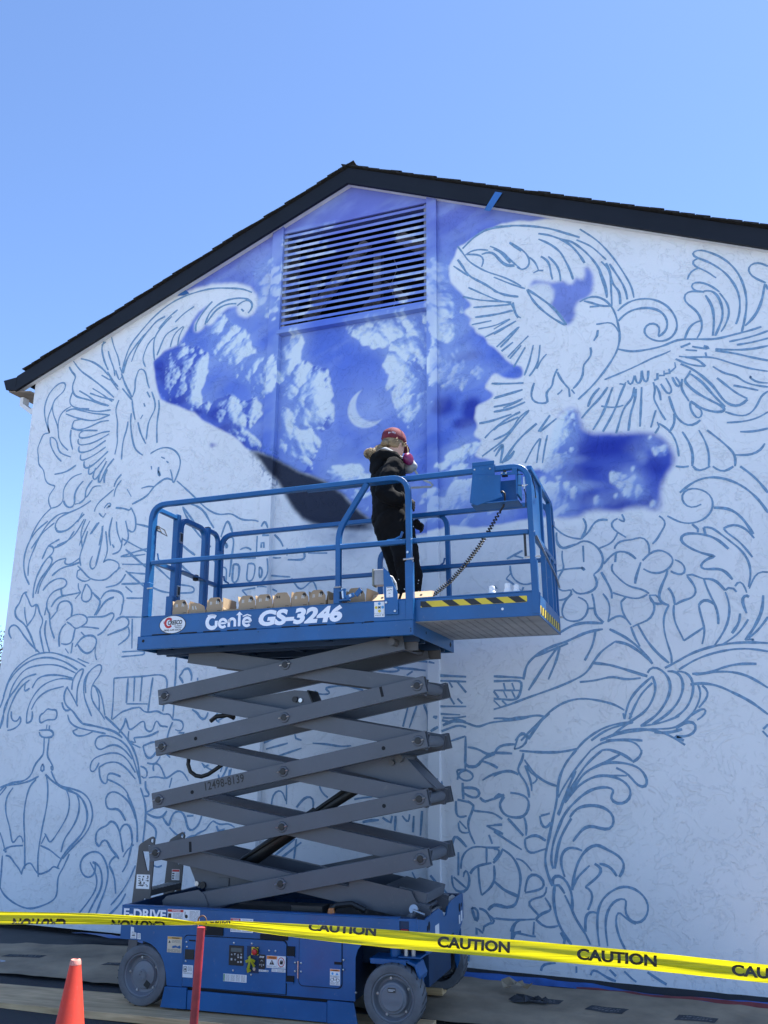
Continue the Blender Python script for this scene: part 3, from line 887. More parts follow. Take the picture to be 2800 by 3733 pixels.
-1785,1745 -1763,1805 -1722,1896 -1649,1841 -1676,1793 -1740,1740 -1785,1745
-1955,1719 -1941,1760 -1852,1785 -1771,1786
-1968,1715 -1803,1709
-2216,1852 -2218,1729 -2223,1572
-2200,1759 -2083,1743 -2020,1683 -1968,1715
-2085,1646 -1970,1616 -1933,1588
-2215,1601 -2091,1598 -2085,1646
-2046,1670 -1955,1703
-1662,1829 -1597,1913 -1557,1973 -1468,2045
-2503,2019 -2395,1975 -2236,1975 -2092,1925 -2027,1962 -1821,1986 -1694,2002 -1580,2033 -1518,2021
-2517,1899 -2315,2000 -2209,1975
-2297,1319 -2181,1299
-2207,1310 -2156,1276 -2157,1229''',
'painted_boat_and_street':'''-1951,2366 -1803,2356 -1685,2346
-1952,2323 -1694,2318 -1718,2247 -1735,2163 -1956,2172
-1954,2244 -1725,2240
-1863,2307 -1850,2249
-1789,2305 -1769,2248
-1954,2237 -1911,2179
-1865,2235 -1837,2178
-1791,2234 -1764,2177
-1956,2158 -1898,2101
-1882,2157 -1839,2115
-3124,2467 -3074,2466 -3033,2437 -2905,2430 -2836,2433 -2846,2465 -2975,2500
-2778,2536 -2575,2512 -2486,2490
-2974,2495 -2885,2466 -2739,2453 -2595,2432
-2778,2395 -2720,2430
-3713,2266 -3696,2238 -3535,2235 -3546,2259 -3620,2287 -3599,2296 -3404,2312 -3211,2267
-2814,1934 -2767,2105
-2752,1925 -2681,2117
-3717,1785 -3573,1777 -3421,1755 -3321,1765
-2614,2130 -2572,2033 -2573,1894
-2566,2391 -2202,2367
-2566,2342 -2203,2324
-2567,2112 -2206,2107
-2567,2051 -2261,2035
-2498,2021 -2353,2005 -2208,2022
-2368,2336 -2332,2274
-2294,2334 -2204,2228
-2360,2196 -2315,2126
-2287,2177 -2241,2133
-2526,1893 -2452,1935 -2298,1988
-2437,1894 -2271,1949 -2209,1928
-2355,1809 -2218,1852
-2296,1483 -2304,1524 -2277,1558 -2215,1567
-2531,1414 -2530,1490 -2422,1484 -2438,1401
-4124,1228 -4120,1316 -4025,1363 -3977,1261
-3975,1409 -3967,1232
-3863,1206 -3765,1311 -3680,1298 -3693,1211
-3632,1402 -3614,1344 -3545,1302
-3281,1294 -3200,1311 -3103,1320
-3196,1099 -3164,1114 -3037,1125
-3005,1147 -2926,1108 -2911,1164
-2879,1165 -2886,1041
-2817,1168 -2754,1101 -2747,1184
-2708,1171 -2716,1033
-2631,1215 -2647,1009
-4067,779 -3869,931
-4015,753 -3800,905
-3852,932 -3870,760
-3031,638 -2891,646 -2906,605 -3030,611
-2723,708 -2632,554
-2534,700 -2386,547
-4290,1762 -4065,1856
-4209,1727 -3977,1783
-4077,1664 -3830,1739
-3907,1866 -3895,1829 -3832,1811'''}
PAINT={
'field':['-5643,6833 -5598,6877 -5361,6955 -4378,7366 -3421,7791 -2425,7368 -1178,6844 -1207,6804 -1397,6848 -1562,6874 -1781,6896 -1936,6865 -2059,6794 -2164,6732 -2229,6736 -2292,6578 -2337,6502 -2320,6455 -2312,6328 -2173,6149 -2073,6011 -2192,5987 -2125,5902 -2075,5854 -2160,5827 -2060,5755 -2078,5714 -1978,5661 -1947,5584 -1876,5540 -1765,5408 -1702,5329 -1607,5297 -1586,5191 -1611,5161 -1787,5196 -1904,5260 -1921,5228 -2005,5137 -1877,5033 -2075,4941 -2062,4917 -2093,4827 -2043,4759 -2052,4698 -2110,4650 -2014,4565 -2114,4436 -2017,4411 -1922,4373 -1902,4314 -1869,4256 -1644,4285 -1475,4226 -1421,4247 -1378,4416 -1367,4516 -1341,4581 -1271,4753 -1202,4815 -1128,4826 -1079,4752 -1092,4683 -1107,4596 -1006,4527 -872,4511 -740,4499 -640,4481 -557,4513 -502,4464 -396,4438 -331,4376 -357,4305 -282,4253 -228,4284 -276,4209 -292,4125 -373,4081 -428,3982 -444,3889 -421,3782 -388,3715 -457,3702 -556,3795 -692,3807 -744,3760 -902,3789 -1103,3812 -1097,3738 -1189,3734 -1384,3784 -1582,3781 -1750,3767 -2018,3724 -2357,3779 -2569,3710 -2792,3727 -3179,3920 -3254,3993 -3332,4060 -3386,4119 -3475,4219 -3565,4286 -3655,4353 -3768,4412 -3882,4462 -3975,4505 -4092,4581 -4247,4664 -4341,4707 -4438,4759 -4544,4778 -4628,4840 -4693,4916 -4796,5001 -4962,5085 -5133,5191 -5309,5318 -5458,5394 -5732,5531 -5802,5722 -5852,5866 -5870,6057 -5808,6071 -5742,6167 -5609,6352 -5407,6594'],
'scroll':['-5781,6719 -5586,6831 -5386,6867 -5143,6876 -4836,6828 -4650,6743 -4552,6610 -4541,6485 -4588,6392 -4680,6364 -4778,6407 -4814,6485 -4800,6530 -4924,6526 -5028,6473 -5107,6364 -5167,6350 -5206,6381 -5251,6317 -5308,6292 -5362,6326 -5352,6428 -5251,6546 -5170,6635 -5317,6547 -5387,6456 -5475,6304 -5564,6174 -5729,6140 -5878,6040 -5972,6306'],
'inner':['-1505,6117 -1462,6181 -1318,6134 -1239,6118 -1191,6117 -1129,6069 -1082,6069 -1063,6127 -979,6084 -948,6246 -904,6184 -886,6074 -908,5955 -949,5902 -1044,5876 -1070,5829 -1074,5742 -1116,5663 -1164,5646 -1328,5895 -1277,5956 -1319,6107', '-1839,7107 -1635,7039 -1418,6959 -1192,6830 -1225,6819 -1340,6836 -1588,6894 -1843,6915'],
'innerwhite':['-1505,6117 -1432,6129 -1319,6116 -1274,6027 -1285,5958 -1328,5895 -1451,6043'],
'speck':['-5049,4909 -5013,4921 -4999,4902 -4950,4914 -4961,4892 -5022,4882'],
'mountain':['-4551,4776 -4497,4778 -4341,4707 -4245,4669 -4247,4665 -4092,4582 -3974,4504 -3882,4462 -3768,4412 -3654,4353 -3564,4286 -3475,4219 -3386,4117 -3331,4061 -3255,3993 -3180,3920 -3132,3906 -3120,3800 -3315,3811 -3531,3859 -3751,3908 -3909,3979 -4003,4081 -4076,4193 -4132,4295 -4187,4376 -4222,4434 -4307,4508 -4394,4639 -4469,4702'],
'smoke':['-4113,4272 -4038,4105 -3909,3989 -3685,3908 -3423,3865 -3121,3830 -3103,3699 -3228,3639 -3461,3656 -3635,3710 -3747,3800 -3874,3944 -4003,4081'],
'cloud':[(0, '-5854,5947 -5733,6139 -5507,6172 -5233,6022 -5177,5772 -5233,5542 -5296,5416 -5105,5290 -5445,5437 -5765,5654'), (0, '-5141,5294 -4936,5432 -4682,5330 -4647,5097 -4709,4976 -4911,5067'), (0, '-4661,5327 -4509,5339 -4465,5170 -4577,5088'), (0, '-4693,4942 -4556,4957 -4446,4816 -4547,4797'), (1, '-5227,6442 -5044,6479 -4847,6268 -4659,6132 -4578,5948 -4823,5886 -5042,5921 -5143,6111 -5064,6237'), (1, '-4814,5749 -4538,5874 -4233,5740 -4256,5445 -4512,5405 -4665,5626'), (1, '-4263,6078 -4045,6074 -4003,5866 -4051,5709 -3794,5635 -3670,5423 -3635,5133 -3771,4932 -3970,5020 -4145,5235 -4222,5440 -4264,5679'), (1, '-4222,5219 -4077,5193 -3937,5016 -3831,4784 -3855,4571 -3949,4489 -4152,4635 -4241,4778 -4267,5033'), (1, '-3427,6130 -2656,6119 -2595,5948 -2871,5901 -3057,5773 -3184,5827 -3378,5958'), (1, '-2594,6107 -2565,5628 -2568,4897 -2716,4827 -2836,4993 -2897,5184 -2992,5478 -2962,5662 -2809,5827'), (1, '-2509,6441 -2278,6610 -2340,6396 -2253,6187 -2168,5919 -2287,5753 -2436,5655 -2523,5838'), (1, '-3659,4428 -3472,4480 -3255,4444 -3160,4257 -3216,3971 -3339,4070 -3466,4229'), (1, '-2417,4343 -2245,4495 -1965,4547 -2024,4356 -2193,4206'), (2, '-2657,4091 -1973,4183 -1762,3996 -1718,3723 -2201,3655 -2657,3809'), (1, '-1345,4611 -1208,4761 -1106,4719 -1141,4530 -1333,4279 -1438,4236'), (2, '-1437,4263 -1197,4427 -1123,4364 -1235,4160 -1445,4073'), (2, '-1471,4049 -1140,4016 -798,3929 -706,3843 -1151,3779 -1457,3754'), (2, '-836,4117 -635,4200 -506,3978 -449,3767 -611,3834 -748,3950'), (2, '-524,4426 -404,4411 -366,4275 -441,4231'), (2, '-4601,6997 -4310,7056 -4264,6695 -4290,6218 -4573,6497'), (2, '-2512,5587 -2172,5610 -1948,5332 -2179,5129 -2485,5217'), (2, '-2587,6629 -2438,6596 -2335,6540 -2301,6419 -2311,6326 -2260,6223 -2365,6187 -2441,6106 -2437,5940 -2478,5672 -2531,5573 -2588,5890 -2587,6360'), (2, '-2437,5904 -2367,5983 -2247,5833 -2334,5794'), (2, '-4343,7041 -4246,7187 -4229,6685 -4239,6222 -4245,6051 -4284,6456 -4383,6782'), (2, '-4220,7286 -4050,7332 -4085,7172 -4225,7056'), (2, '-4069,7295 -3584,7351 -3622,7256 -4045,7184'), (2, '-2579,6000 -2442,5958 -2478,5672 -2522,5571'), (2, '-4230,7288 -4051,7354 -3845,7307 -3860,7143 -3575,6999 -3613,6936 -3932,6911 -4029,6788 -4247,6853'), (2, '-4244,6791 -3566,6653 -3412,6722 -3295,6618 -3721,6574 -3718,6464 -4009,6280 -4248,6204 -4255,6588'), (2, '-2959,7186 -2594,7181 -2595,6864 -2920,6936'), (2, '-2843,6604 -2596,6572 -2597,6210 -2915,6251'), (2, '-3566,6653 -3181,6674 -3011,6678 -3180,6575')],
'crest':['-5819,6035 -5753,6049 -5694,6002', '-5639,5981 -5544,5966 -5473,5906 -5440,5827 -5407,5738 -5413,5654', '-5560,6154 -5477,6115 -5432,6046', '-5381,6062 -5289,6065 -5206,5997 -5185,5896 -5197,5790 -5262,5716 -5230,5639 -5279,5598', '-5659,5606 -5543,5637 -5421,5595 -5374,5493 -5381,5423', '-5327,5558 -5236,5544 -5211,5470 -5263,5394 -5378,5387', '-5159,5368 -5107,5361 -5113,5268 -5149,5238', '-4882,5376 -4821,5403 -4768,5337 -4688,5245 -4671,5163 -4716,5100 -4698,5007 -4759,5004', '-4971,5214 -4882,5191 -4789,5087 -4771,5005', '-4608,5338 -4533,5304 -4483,5275 -4502,5186 -4476,5148 -4521,5098', '-4683,4960 -4573,4946 -4520,4861 -4444,4786', '-4114,5212 -4005,5108 -3944,5033 -4008,4909 -3891,4839 -3831,4755 -3825,4592 -3877,4469', '-3827,5620 -3733,5560 -3684,5462 -3668,5325 -3677,5226 -3617,5118 -3625,5009 -3712,4911'],
'dark':[(-5599, 5828, 200, 136), (-5504, 5488, 145, 73), (-5783, 5942, 68, 75), (-5362, 5827, 79, 61), (-4974, 5261, 138, 105), (-4862, 5074, 87, 58), (-5231, 5308, 78, 60), (-4641, 4876, 42, 39), (-2413, 4984, 132, 114), (-2112, 4901, 98, 153), (-2213, 4781, 99, 61), (-2649, 5468, 74, 65), (-2895, 5540, 43, 66), (-2204, 5481, 202, 64), (-900, 4380, 350, 132), (-1169, 4178, 256, 76), (-1078, 3918, 152, 64), (-464, 4145, 144, 159), (-779, 3847, 118, 63), (-1165, 4705, 84, 56), (-533, 3855, 96, 83)],
'wash':[(-4115, 5716, 197, 192, 0.6), (-3909, 5462, 224, 188, 0.55), (-3804, 5198, 158, 215, 0.55), (-4019, 4981, 255, 275, 0.5), (-4160, 5248, 163, 250, 0.5), (-2799, 5690, 207, 213, 0.5), (-2797, 5296, 175, 237, 0.5), (-2680, 5042, 195, 146, 0.45), (-1205, 4528, 149, 106, 0.55), (-1279, 4035, 244, 64, 0.65), (-1063, 4037, 192, 52, 0.6), (-1309, 3865, 220, 77, 0.6), (-556, 4241, 81, 88, 0.6), (-618, 4054, 93, 87, 0.6), (-675, 3931, 128, 62, 0.6), (-469, 4362, 104, 89, 0.5), (-1186, 4292, 172, 47, 0.55), (-1154, 4765, 75, 81, 0.6), (-5573, 5934, 148, 137, 0.3), (-5265, 5719, 179, 201, 0.3), (-4768, 5098, 170, 158, 0.35), (-4510, 5285, 135, 159, 0.35), (-5319, 5496, 179, 100, 0.3), (-3103, 5960, 274, 126, 0.35), (-2168, 4620, 163, 166, 0.4), (-2335, 4362, 190, 165, 0.35), (-4277, 5711, 261, 256, 0.5), (-4041, 5930, 181, 355, 0.55), (-2277, 5860, 198, 389, 0.5), (-2454, 5422, 158, 293, 0.4), (-3231, 4413, 437, 173, 0.35), (-2736, 4052, 532, 247, 0.5), (-3478, 4674, 213, 177, 0.35), (-4775, 6307, 440, 371, 0.35), (-4920, 5831, 418, 199, 0.3), (-2314, 6422, 202, 279, 0.4), (-2542, 4996, 157, 287, 0.3), (-2154, 5510, 249, 176, 0.35), (-2889, 5798, 238, 185, 0.3), (-3244, 5121, 389, 358, 0.15), (-1176, 4552, 173, 160, 0.4), (-1247, 4084, 196, 155, 0.4), (-582, 4321, 140, 178, 0.35), (-1501, 4005, 225, 233, 0.4), (-3696, 4759, 186, 356, 0.35), (-4469, 6420, 228, 203, 0.3), (-2045, 3925, 414, 185, 0.45)],
'moon':[(-3213, 5095), (-3135, 5136), (-3430, 5128), (-3308, 5308), (-3102, 4934)]}
# ================================================================ BUILDING
XL,XR,XA,ZA,SL=-7.59,0.77,-3.437,7.868,.4165     # wall ends, ridge x, ridge underside height, slope
def zroof(x): return ZA-SL*abs(x-XA)
# ---- painted sky on the wall: colour per point of a fine plaster grid
def dec(t): return np.array([[float(a) for a in q.split(',')] for q in t.split()])/1000
def hash2(ix,iz,seed):
    h=(ix.astype(np.int64)*374761393+iz.astype(np.int64)*668265263+seed*982451653)&0x7fffffff
    h=(h^(h>>13))*1274126177&0x7fffffff
    return ((h^(h>>16))&0xffff)/65535.
def vnoise(x,z,seed):
    ix=np.floor(x);iz=np.floor(z);fx=x-ix;fz=z-iz;fx=fx*fx*(3-2*fx);fz=fz*fz*(3-2*fz)
    a=hash2(ix,iz,seed);b=hash2(ix+1,iz,seed);c=hash2(ix,iz+1,seed);d=hash2(ix+1,iz+1,seed)
    return (a*(1-fx)+b*fx)*(1-fz)+(c*(1-fx)+d*fx)*fz
def fbm(x,z,seed,o=5,g=.5):
    s=0;a=1;t=0
    for i in range(o): s=s+a*vnoise(x,z,seed+i*17);t+=a;a*=g;x=x*2.03+3.1;z=z*2.03+1.7
    return s/t
def inside(P,x,z):
    r=np.zeros(x.shape,bool);n=len(P)
    for i in range(n):
        x0,z0=P[i];x1,z1=P[i-1]
        if z0==z1: continue
        c=((z0>z)!=(z1>z)); r^=c&(x<(x1-x0)*(z-z0)/(z1-z0)+x0)
    return r
H=.0125
PX0,PX1,PZ0,PZ1=-6.75,0.1,3.35,7.7
gx=np.arange(PX0,PX1+H/2,H); gz=np.arange(PZ0,PZ1+H/2,H)
def blur(a,r):
    k=max(1,int(r/H))
    for _ in range(2):
        for ax in (0,1):
            pad=[(0,0),(0,0)];pad[ax]=(k+1,k);p=np.pad(a,pad,'edge');c=np.cumsum(p,ax)
            a=(np.take(c,range(2*k+1,c.shape[ax]),ax)-np.take(c,range(0,c.shape[ax]-2*k-1),ax))/(2*k+1)
    return a
def sstep(a,b,x): t=np.clip((x-a)/(b-a),0,1); return t*t*(3-2*t)
def paint_map():
    X,Z=np.meshgrid(gx,gz,indexing='ij')
    n1=fbm(X*2.2,Z*2.2,3,6); n2=fbm(X*9,Z*9,11,4); n3=fbm(X*5,Z*5,23,5); wx=(fbm(X*7,Z*7,31,5)-.5);wz=(fbm(X*7,Z*7,57,5)-.5)
    stre=fbm(X*1.6+Z*.8,Z*6-X*2.5,77,5)
    WHITE=np.array([.79,.80,.81]); C=np.empty(X.shape+(3,)); C[:]=WHITE
    fuzz=.05*(fbm(X*14,Z*14,5,3)-.5)
    def mask(k,soft=.012,wob=.02):
        m=np.zeros(X.shape,bool)
        for t in PAINT[k]: m|=inside(dec(t),X+wx*wob,Z+wz*wob)
        return blur(m.astype(float),soft) if soft>=H*.9 else m.astype(float)
    def over(col,a):
        nonlocal C
        C=C*(1-a[...,None])+np.asarray(col)*a[...,None]
    f=mask('field',.03,.05); rr=sstep(-1.75,-1.2,X)*sstep(5.6,5.1,Z) if False else sstep(-1.75,-1.2,X)*(1-sstep(5.2,5.7,Z)); f=f*(1-rr)+blur(f,.075)*rr
    f=sstep(.25,.75,f+fuzz*2.2*(f*(1-f)*4))*(1-mask('scroll',H,.004))
    up=sstep(6.2,7.4,Z)
    base=np.array([.105,.185,.62])[None,None]*(1-up[...,None])+np.array([.165,.20,.56])[None,None]*up[...,None]
    lift=sstep(.42,.72,stre*.6+n1*.4)[...,None]; base=base*(1-.42*lift)+np.array([.36,.46,.72])*.42*lift
    vary=(.86+.28*n3)[...,None]; base=base*vary
    # right-hand deep patch
    deep=sstep(-1.75,-1.0,X)*.85; base=base*(1-deep[...,None])+np.array([.030,.062,.42])*deep[...,None]*(.75+.5*n1[...,None])
    F=base.copy()
    for cx,cz,rx,rz in PAINT['dark']:
        d=np.sqrt(((X-cx/1000)/(rx/1000))**2+((Z-cz/1000)/(rz/1000))**2)+(n1-.5)*1.2
        a=(1-sstep(.35,1.25,d))*.9; F=F*(1-a[...,None])+np.array([.022,.042,.36])*a[...,None]
    # soft washes of pale paint
    for cx,cz,rx,rz,al0 in PAINT['wash']:
        d=np.sqrt(((X-cx/1000)/(rx/1000))**2+((Z-cz/1000)/(rz/1000))**2)+(n1-.5)*1.6+(n2-.5)*.5
        a=(1-sstep(.2,1.3,d))*al0*.55; F=F*(1-a[...,None])+np.array([.46,.57,.76])*a[...,None]
    # clouds: heaps of painted puffs, each lit from the side of the painted moon
    rg=np.random.RandomState(3); mo=np.array(PAINT['moon'])/1000
    HF=np.zeros_like(X); DKm=np.zeros_like(X)
    def puff(cx,cz,r,lift=0.,dk=0.):
        a,b=np.searchsorted(gx,[cx-r*1.35,cx+r*1.35]);c,d=np.searchsorted(gz,[cz-r*1.35,cz+r*1.35])
        if b-a<2 or d-c<2: return
        sl=(slice(a,b),slice(c,d)); xx=X[sl]-cx+wx[sl]*r*1.1+(n2[sl]-.5)*r*.35; zz=Z[sl]-cz+wz[sl]*r*1.1
        h=np.sqrt(np.clip(1-(xx*xx+zz*zz)/(r*r),0,1))*r; h=np.where(h>0,h+lift,0)
        k=h>HF[sl]; HF[sl]=np.where(k,h,HF[sl]); DKm[sl]=np.where(k,dk,DKm[sl])
    SOFT=np.zeros_like(X)
    for i,(kind,t) in enumerate(PAINT['cloud']):
        P=dec(t); c0=P.mean(0); P2=c0+(P-c0)*1.04; x0,z0=P2.min(0);x1,z1=P2.max(0)
        area=abs(sum(P2[k-1][0]*P2[k][1]-P2[k][0]*P2[k-1][1] for k in range(len(P2))))/2
        a,b=np.searchsorted(gx,[x0,x1]);c,d=np.searchsorted(gz,[z0,z1])
        if b-a<2 or d-c<2: continue
        sl=(slice(a,b+1),slice(c,d+1)); m=np.pad(inside(P2,X[sl]+(n2[sl]-.5)*.12,Z[sl]).astype(float),12); q1=blur(m,.07)[12:-12,12:-12]; m=m[12:-12,12:-12]
        if kind==2: SOFT[sl]=np.maximum(SOFT[sl],q1*.55)
        for k in range(int(area/(.0014 if kind<2 else .0075))+5):
            cx=rg.uniform(x0,x1);cz=rg.uniform(z0,z1); ia=min(m.shape[0]-1,int((cx-x0)/H));ic=min(m.shape[1]-1,int((cz-z0)/H))
            if m[ia,ic]<.5: continue
            deep=q1[ia,ic]; r=(.024+.030*rg.rand())+max(0,deep-.5)*rg.rand()**1.4*.22
            puff(cx,cz,r,lift=.07*deep*rg.rand(),dk=1. if kind==0 else 0.)
        if kind<2:   # cauliflower rim
            cyc=list(P2)+[P2[0]]
            for p,q in zip(cyc[:-1],cyc[1:]):
                l=np.hypot(*(q-p)); mdir=mo[0]-(p+q)/2; inn_=(c0-(p+q)/2); 
                for k in range(max(1,int(l/.020))):
                    c1_=p+(q-p)*rg.rand(); c1_=c1_+(c0-c1_)*.06+rg.randn(2)*.014; puff(c1_[0],c1_[1],.018+.026*rg.rand()**1.6,lift=.03*rg.rand(),dk=1. if kind==0 else 0.)
    for i,t in enumerate(PAINT['crest']):
        P=dec(t)
        for p,q in zip(P[:-1],P[1:]):
            l=np.hypot(*(q-p))
            for k in range(max(2,int(l/.022))):
                c0=p+(q-p)*rg.rand()+rg.randn(2)*.012; puff(c0[0],c0[1],.026+.034*rg.rand()**1.5,lift=.02*rg.rand(),dk=1.)
    al=sstep(.2,.8,blur((HF>0).astype(float),H)); hs=HF*.6+blur(HF,H)*.4+.016*(fbm(X*22,Z*22,61,3)-.5)+.008*(fbm(X*45,Z*45,67,2)-.5)
    bigm=blur((HF>0).astype(float),.13); b0,b1_=np.gradient(bigm,H)
    g0,g1=np.gradient(hs,H); nl=np.sqrt(g0*g0+g1*g1+1); lx=mo[0][0]-X; lz=mo[0][1]+.30-Z; ll=np.hypot(lx,lz)+.05
    sh=(-g0*lx/ll-g1*lz/ll+.50)/nl; mg=np.clip((-b0*lx/ll-b1_*lz/ll)*.16,-.5,.5)
    sh=np.clip(.10+.80*sh+.42*mg+.45*(n1-.5)-.12*DKm,0,1); sh=np.clip((sh-.14)/.56,0,1)
    dark=np.array([.23,.33,.66]); dark2=np.array([.045,.08,.44]); mid=np.array([.42,.54,.77]); wht=np.array([.73,.80,.83])
    lo=dark*(1-DKm[...,None])+dark2*DKm[...,None]; md=mid*(1-.35*DKm[...,None])+dark*.35*DKm[...,None]
    col=np.where((sh<.5)[...,None],lo+(md-lo)*(sh*2)[...,None],md+(wht-md)*np.clip(sh*2-1,0,1)[...,None])
    al=al*np.clip(.50+1.1*sh,0,.97)*(1-.5*np.clip(SOFT*1.6,0,1))
    SOFT=SOFT*np.clip(.0+1.7*(fbm(X*4.5,Z*7-X*2,710,5)-.25),0,1); F=F*(1-SOFT[...,None])+np.array([.46,.57,.78])*SOFT[...,None]
    vg=np.clip(blur(al,.09)*.65,0,.45)*(1-al)*(1-.7*blur(DKm,.05)); F=F*(1-vg[...,None])+np.array([.34,.45,.75])*vg[...,None]
    F=F*(1-al[...,None])+col*al[...,None]
    # moon
    mo=np.array(PAINT['moon'])/1000; c1=mo[0];r1=np.hypot(*(mo[2]-c1)); tips=mo[3:5]
    d1=np.hypot(X-c1[0],Z-c1[1]); gl=np.exp(-((d1/.34)**2))*.42
    F=F*(1-gl[...,None])+np.array([.40,.50,.80])*gl[...,None]
    c2=c1+np.array([.085,.055]); r2=r1*.97; d2=np.hypot(X-c2[0],Z-c2[1])
    a=(1-sstep(r1-.012,r1+.006,d1))*sstep(r2-.012,r2+.012,d2)*(.8+.3*(n2-.5)); F=F*(1-a[...,None])+np.array([.70,.76,.80])*np.clip(a,0,1)[...,None]
    C=C*(1-f[...,None])+F*f[...,None]
    inn=mask('inner',.015,.03); C=C*(1-inn[...,None])+(np.array([.20,.26,.60])*vary)*inn[...,None]
    over([.68,.72,.76],mask('innerwhite',.02,.06)*.8)
    over([.04,.07,.42],mask('speck',.012,.02))
    sm=mask('smoke',.10,.25)*np.clip(.5+1.3*(n3-.42),0,1); over([.12,.17,.29],np.clip(sm*1.25,0,1)*.85)
    mt=mask('mountain',H,.006); kk=int(.32/H); ext=mt.copy(); 
    for q_ in range(1,kk,3): ext[:,q_:]=np.maximum(ext[:,q_:],mt[:,:-q_])
    low=blur(ext,.13)
    fade=mt*sstep(.12,.60,low+.45*(n3-.5))
    # crisp on the ridge side, sprayed on the lower side
    over(np.array([.0035,.011,.036]),np.clip(fade,0,1)*.97)
    over([.055,.10,.19],np.clip(mt*(1-np.clip(fade,0,1))*.75*n3*1.6,0,1))
    spray=blur(mt,.09)*(1-mt)*(fbm(X*40,Z*40,9,2)>.58)*(X<-4.2)*(Z<5.0); over([.03,.10,.25],np.clip(spray*1.6,0,.9))
    return np.clip(C,0,1)
PM=paint_map()
def paint_at(x,z):
    i=np.clip(np.round((np.asarray(x)-PX0)/H).astype(int),0,len(gx)-1); k=np.clip(np.round((np.asarray(z)-PZ0)/H).astype(int),0,len(gz)-1)
    c=PM[i,k].copy(); z=np.asarray(z); c[z<PZ0]=(.79,.80,.81); return c
def wall_material(name,rel=1.0):
    m=bpy.data.materials.new(name); m.use_nodes=True;t=m.node_tree;N=t.nodes;L=t.links;b=N['Principled BSDF']; b.inputs['Roughness'].default_value=.85; b.inputs['Specular IOR Level'].default_value=.25
    at=N.new('ShaderNodeAttribute'); at.attribute_name='paint'
    tc=N.new('ShaderNodeTexCoord')
    def noise(sc,det=5,dist=0.,rough=.55):
        n=N.new('ShaderNodeTexNoise'); n.inputs['Scale'].default_value=sc;n.inputs['Detail'].default_value=det;n.inputs['Distortion'].default_value=dist;n.inputs['Roughness'].default_value=rough;L.new(tc.outputs['Object'],n.inputs['Vector']);return n
    def ramp(n,a,b_,lo=0,hi=1):
        r=N.new('ShaderNodeMapRange'); r.interpolation_type='SMOOTHSTEP'; r.inputs['From Min'].default_value=a;r.inputs['From Max'].default_value=b_;r.inputs['To Min'].default_value=lo;r.inputs['To Max'].default_value=hi;L.new(n.outputs[0],r.inputs['Value']);return r
    v=ramp(noise(1.3,6),.3,.7,.965,1.03)
    mm=N.new('ShaderNodeMix');mm.data_type='RGBA';mm.blend_type='MULTIPLY';mm.inputs['Factor'].default_value=1; L.new(at.outputs['Color'],mm.inputs['A']); L.new(v.outputs[0],mm.inputs['B']); L.new(mm.outputs['Result'],b.inputs['Base Color'])
    def add(a,b_):
        q=N.new('ShaderNodeMath');q.operation='ADD';L.new(a.outputs[0],q.inputs[0]);L.new(b_.outputs[0],q.inputs[1]);return q
    p1=ramp(noise(3.1,7,1.6,.62),.53,.55,0,.9); p2=ramp(noise(6.5,7,1.3,.62),.585,.605,0,.7); p3=ramp(noise(70,3),.2,.8,0,.10); p4=ramp(noise(15,5,1.1),.62,.645,0,.55)
    h=add(add(p1,p2),add(p3,p4)); bp=N.new('ShaderNodeBump'); bp.inputs['Strength'].default_value=.55*rel; bp.inputs['Distance'].default_value=.008; L.new(h.outputs[0],bp.inputs['Height']); L.new(bp.outputs[0],b.inputs['Normal'])
    return m
stucco=wall_material('painted_stucco'); trimm=wall_material('painted_trim_board',.06)
def panel(name,x0,x1,y,zlo,zhi,m,parent,thick=None,side=True,label=None):
    """front face of a wall as a fine grid, cut by the roof line, with side faces"""
    def axis(lo,hi,a,b,coarse):
        pts=[lo]
        p=lo
        while p<hi-1e-6:
            st=H if a-1e-6<=p<b else coarse
            p=min(hi,p+st) if not (p<a<p+st) else a
            pts.append(p)
        return np.array(pts)
    ax=axis(x0,x1,PX0,PX1,.12); az=axis(zlo,max(zhi(x) for x in (x0,x1,min(max(XA,x0),x1))),PZ0,PZ1,.12)
    nx,nz=len(ax),len(az); top=np.array([zhi(x) for x in ax])
    Xg=np.repeat(ax[:,None],nz,1); Zg=np.minimum(np.repeat(az[None],nx,0),top[:,None])
    co=np.stack([Xg,np.full_like(Xg,y),Zg],-1).reshape(-1,3)
    idx=np.arange(nx*nz).reshape(nx,nz); q=np.stack([idx[:-1,:-1],idx[1:,:-1],idx[1:,1:],idx[:-1,1:]],-1).reshape(-1,4)
    zz=Zg.reshape(-1); keep=(zz[q].max(1)-zz[q].min(1))>1e-5; q=q[keep]
    fs=[tuple(r) for r in q.tolist()]
    vs=co.tolist()
    if thick:   # returns left, right, bottom, top
        n=len(vs)
        l=[(x0,zlo),(x0,float(top[0]))]; r=[(x1,zlo),(x1,float(top[-1]))]
        for xx,tp in ((x0,float(top[0])),(x1,float(top[-1]))):
            zs=[float(min(q,tp)) for q in az]; n=len(vs)
            for q in zs: vs+=[(xx,y,q),(xx,y+thick,q)]
            fs+=[(n+2*k,n+2*k+1,n+2*k+3,n+2*k+2) for k in range(len(zs)-1) if zs[k+1]-zs[k]>1e-5]
        n=len(vs); vs+=[(x0,y,zlo),(x1,y,zlo),(x1,y+thick,zlo),(x0,y+thick,zlo)]; fs.append((n,n+1,n+2,n+3))
    me=bpy.data.meshes.new(name); me.from_pydata(vs,[],fs)
    A=np.array(vs); col=np.ones((len(vs),4)); col[:,:3]=paint_at(A[:,0],A[:,2])
    at=me.attributes.new('paint','FLOAT_COLOR','POINT'); at.data.foreach_set('color',col.reshape(-1)); me.materials.append(m)
    o=bpy.data.objects.new(name,me); COL.objects.link(o); o.parent=parent; tag(o,label); return o
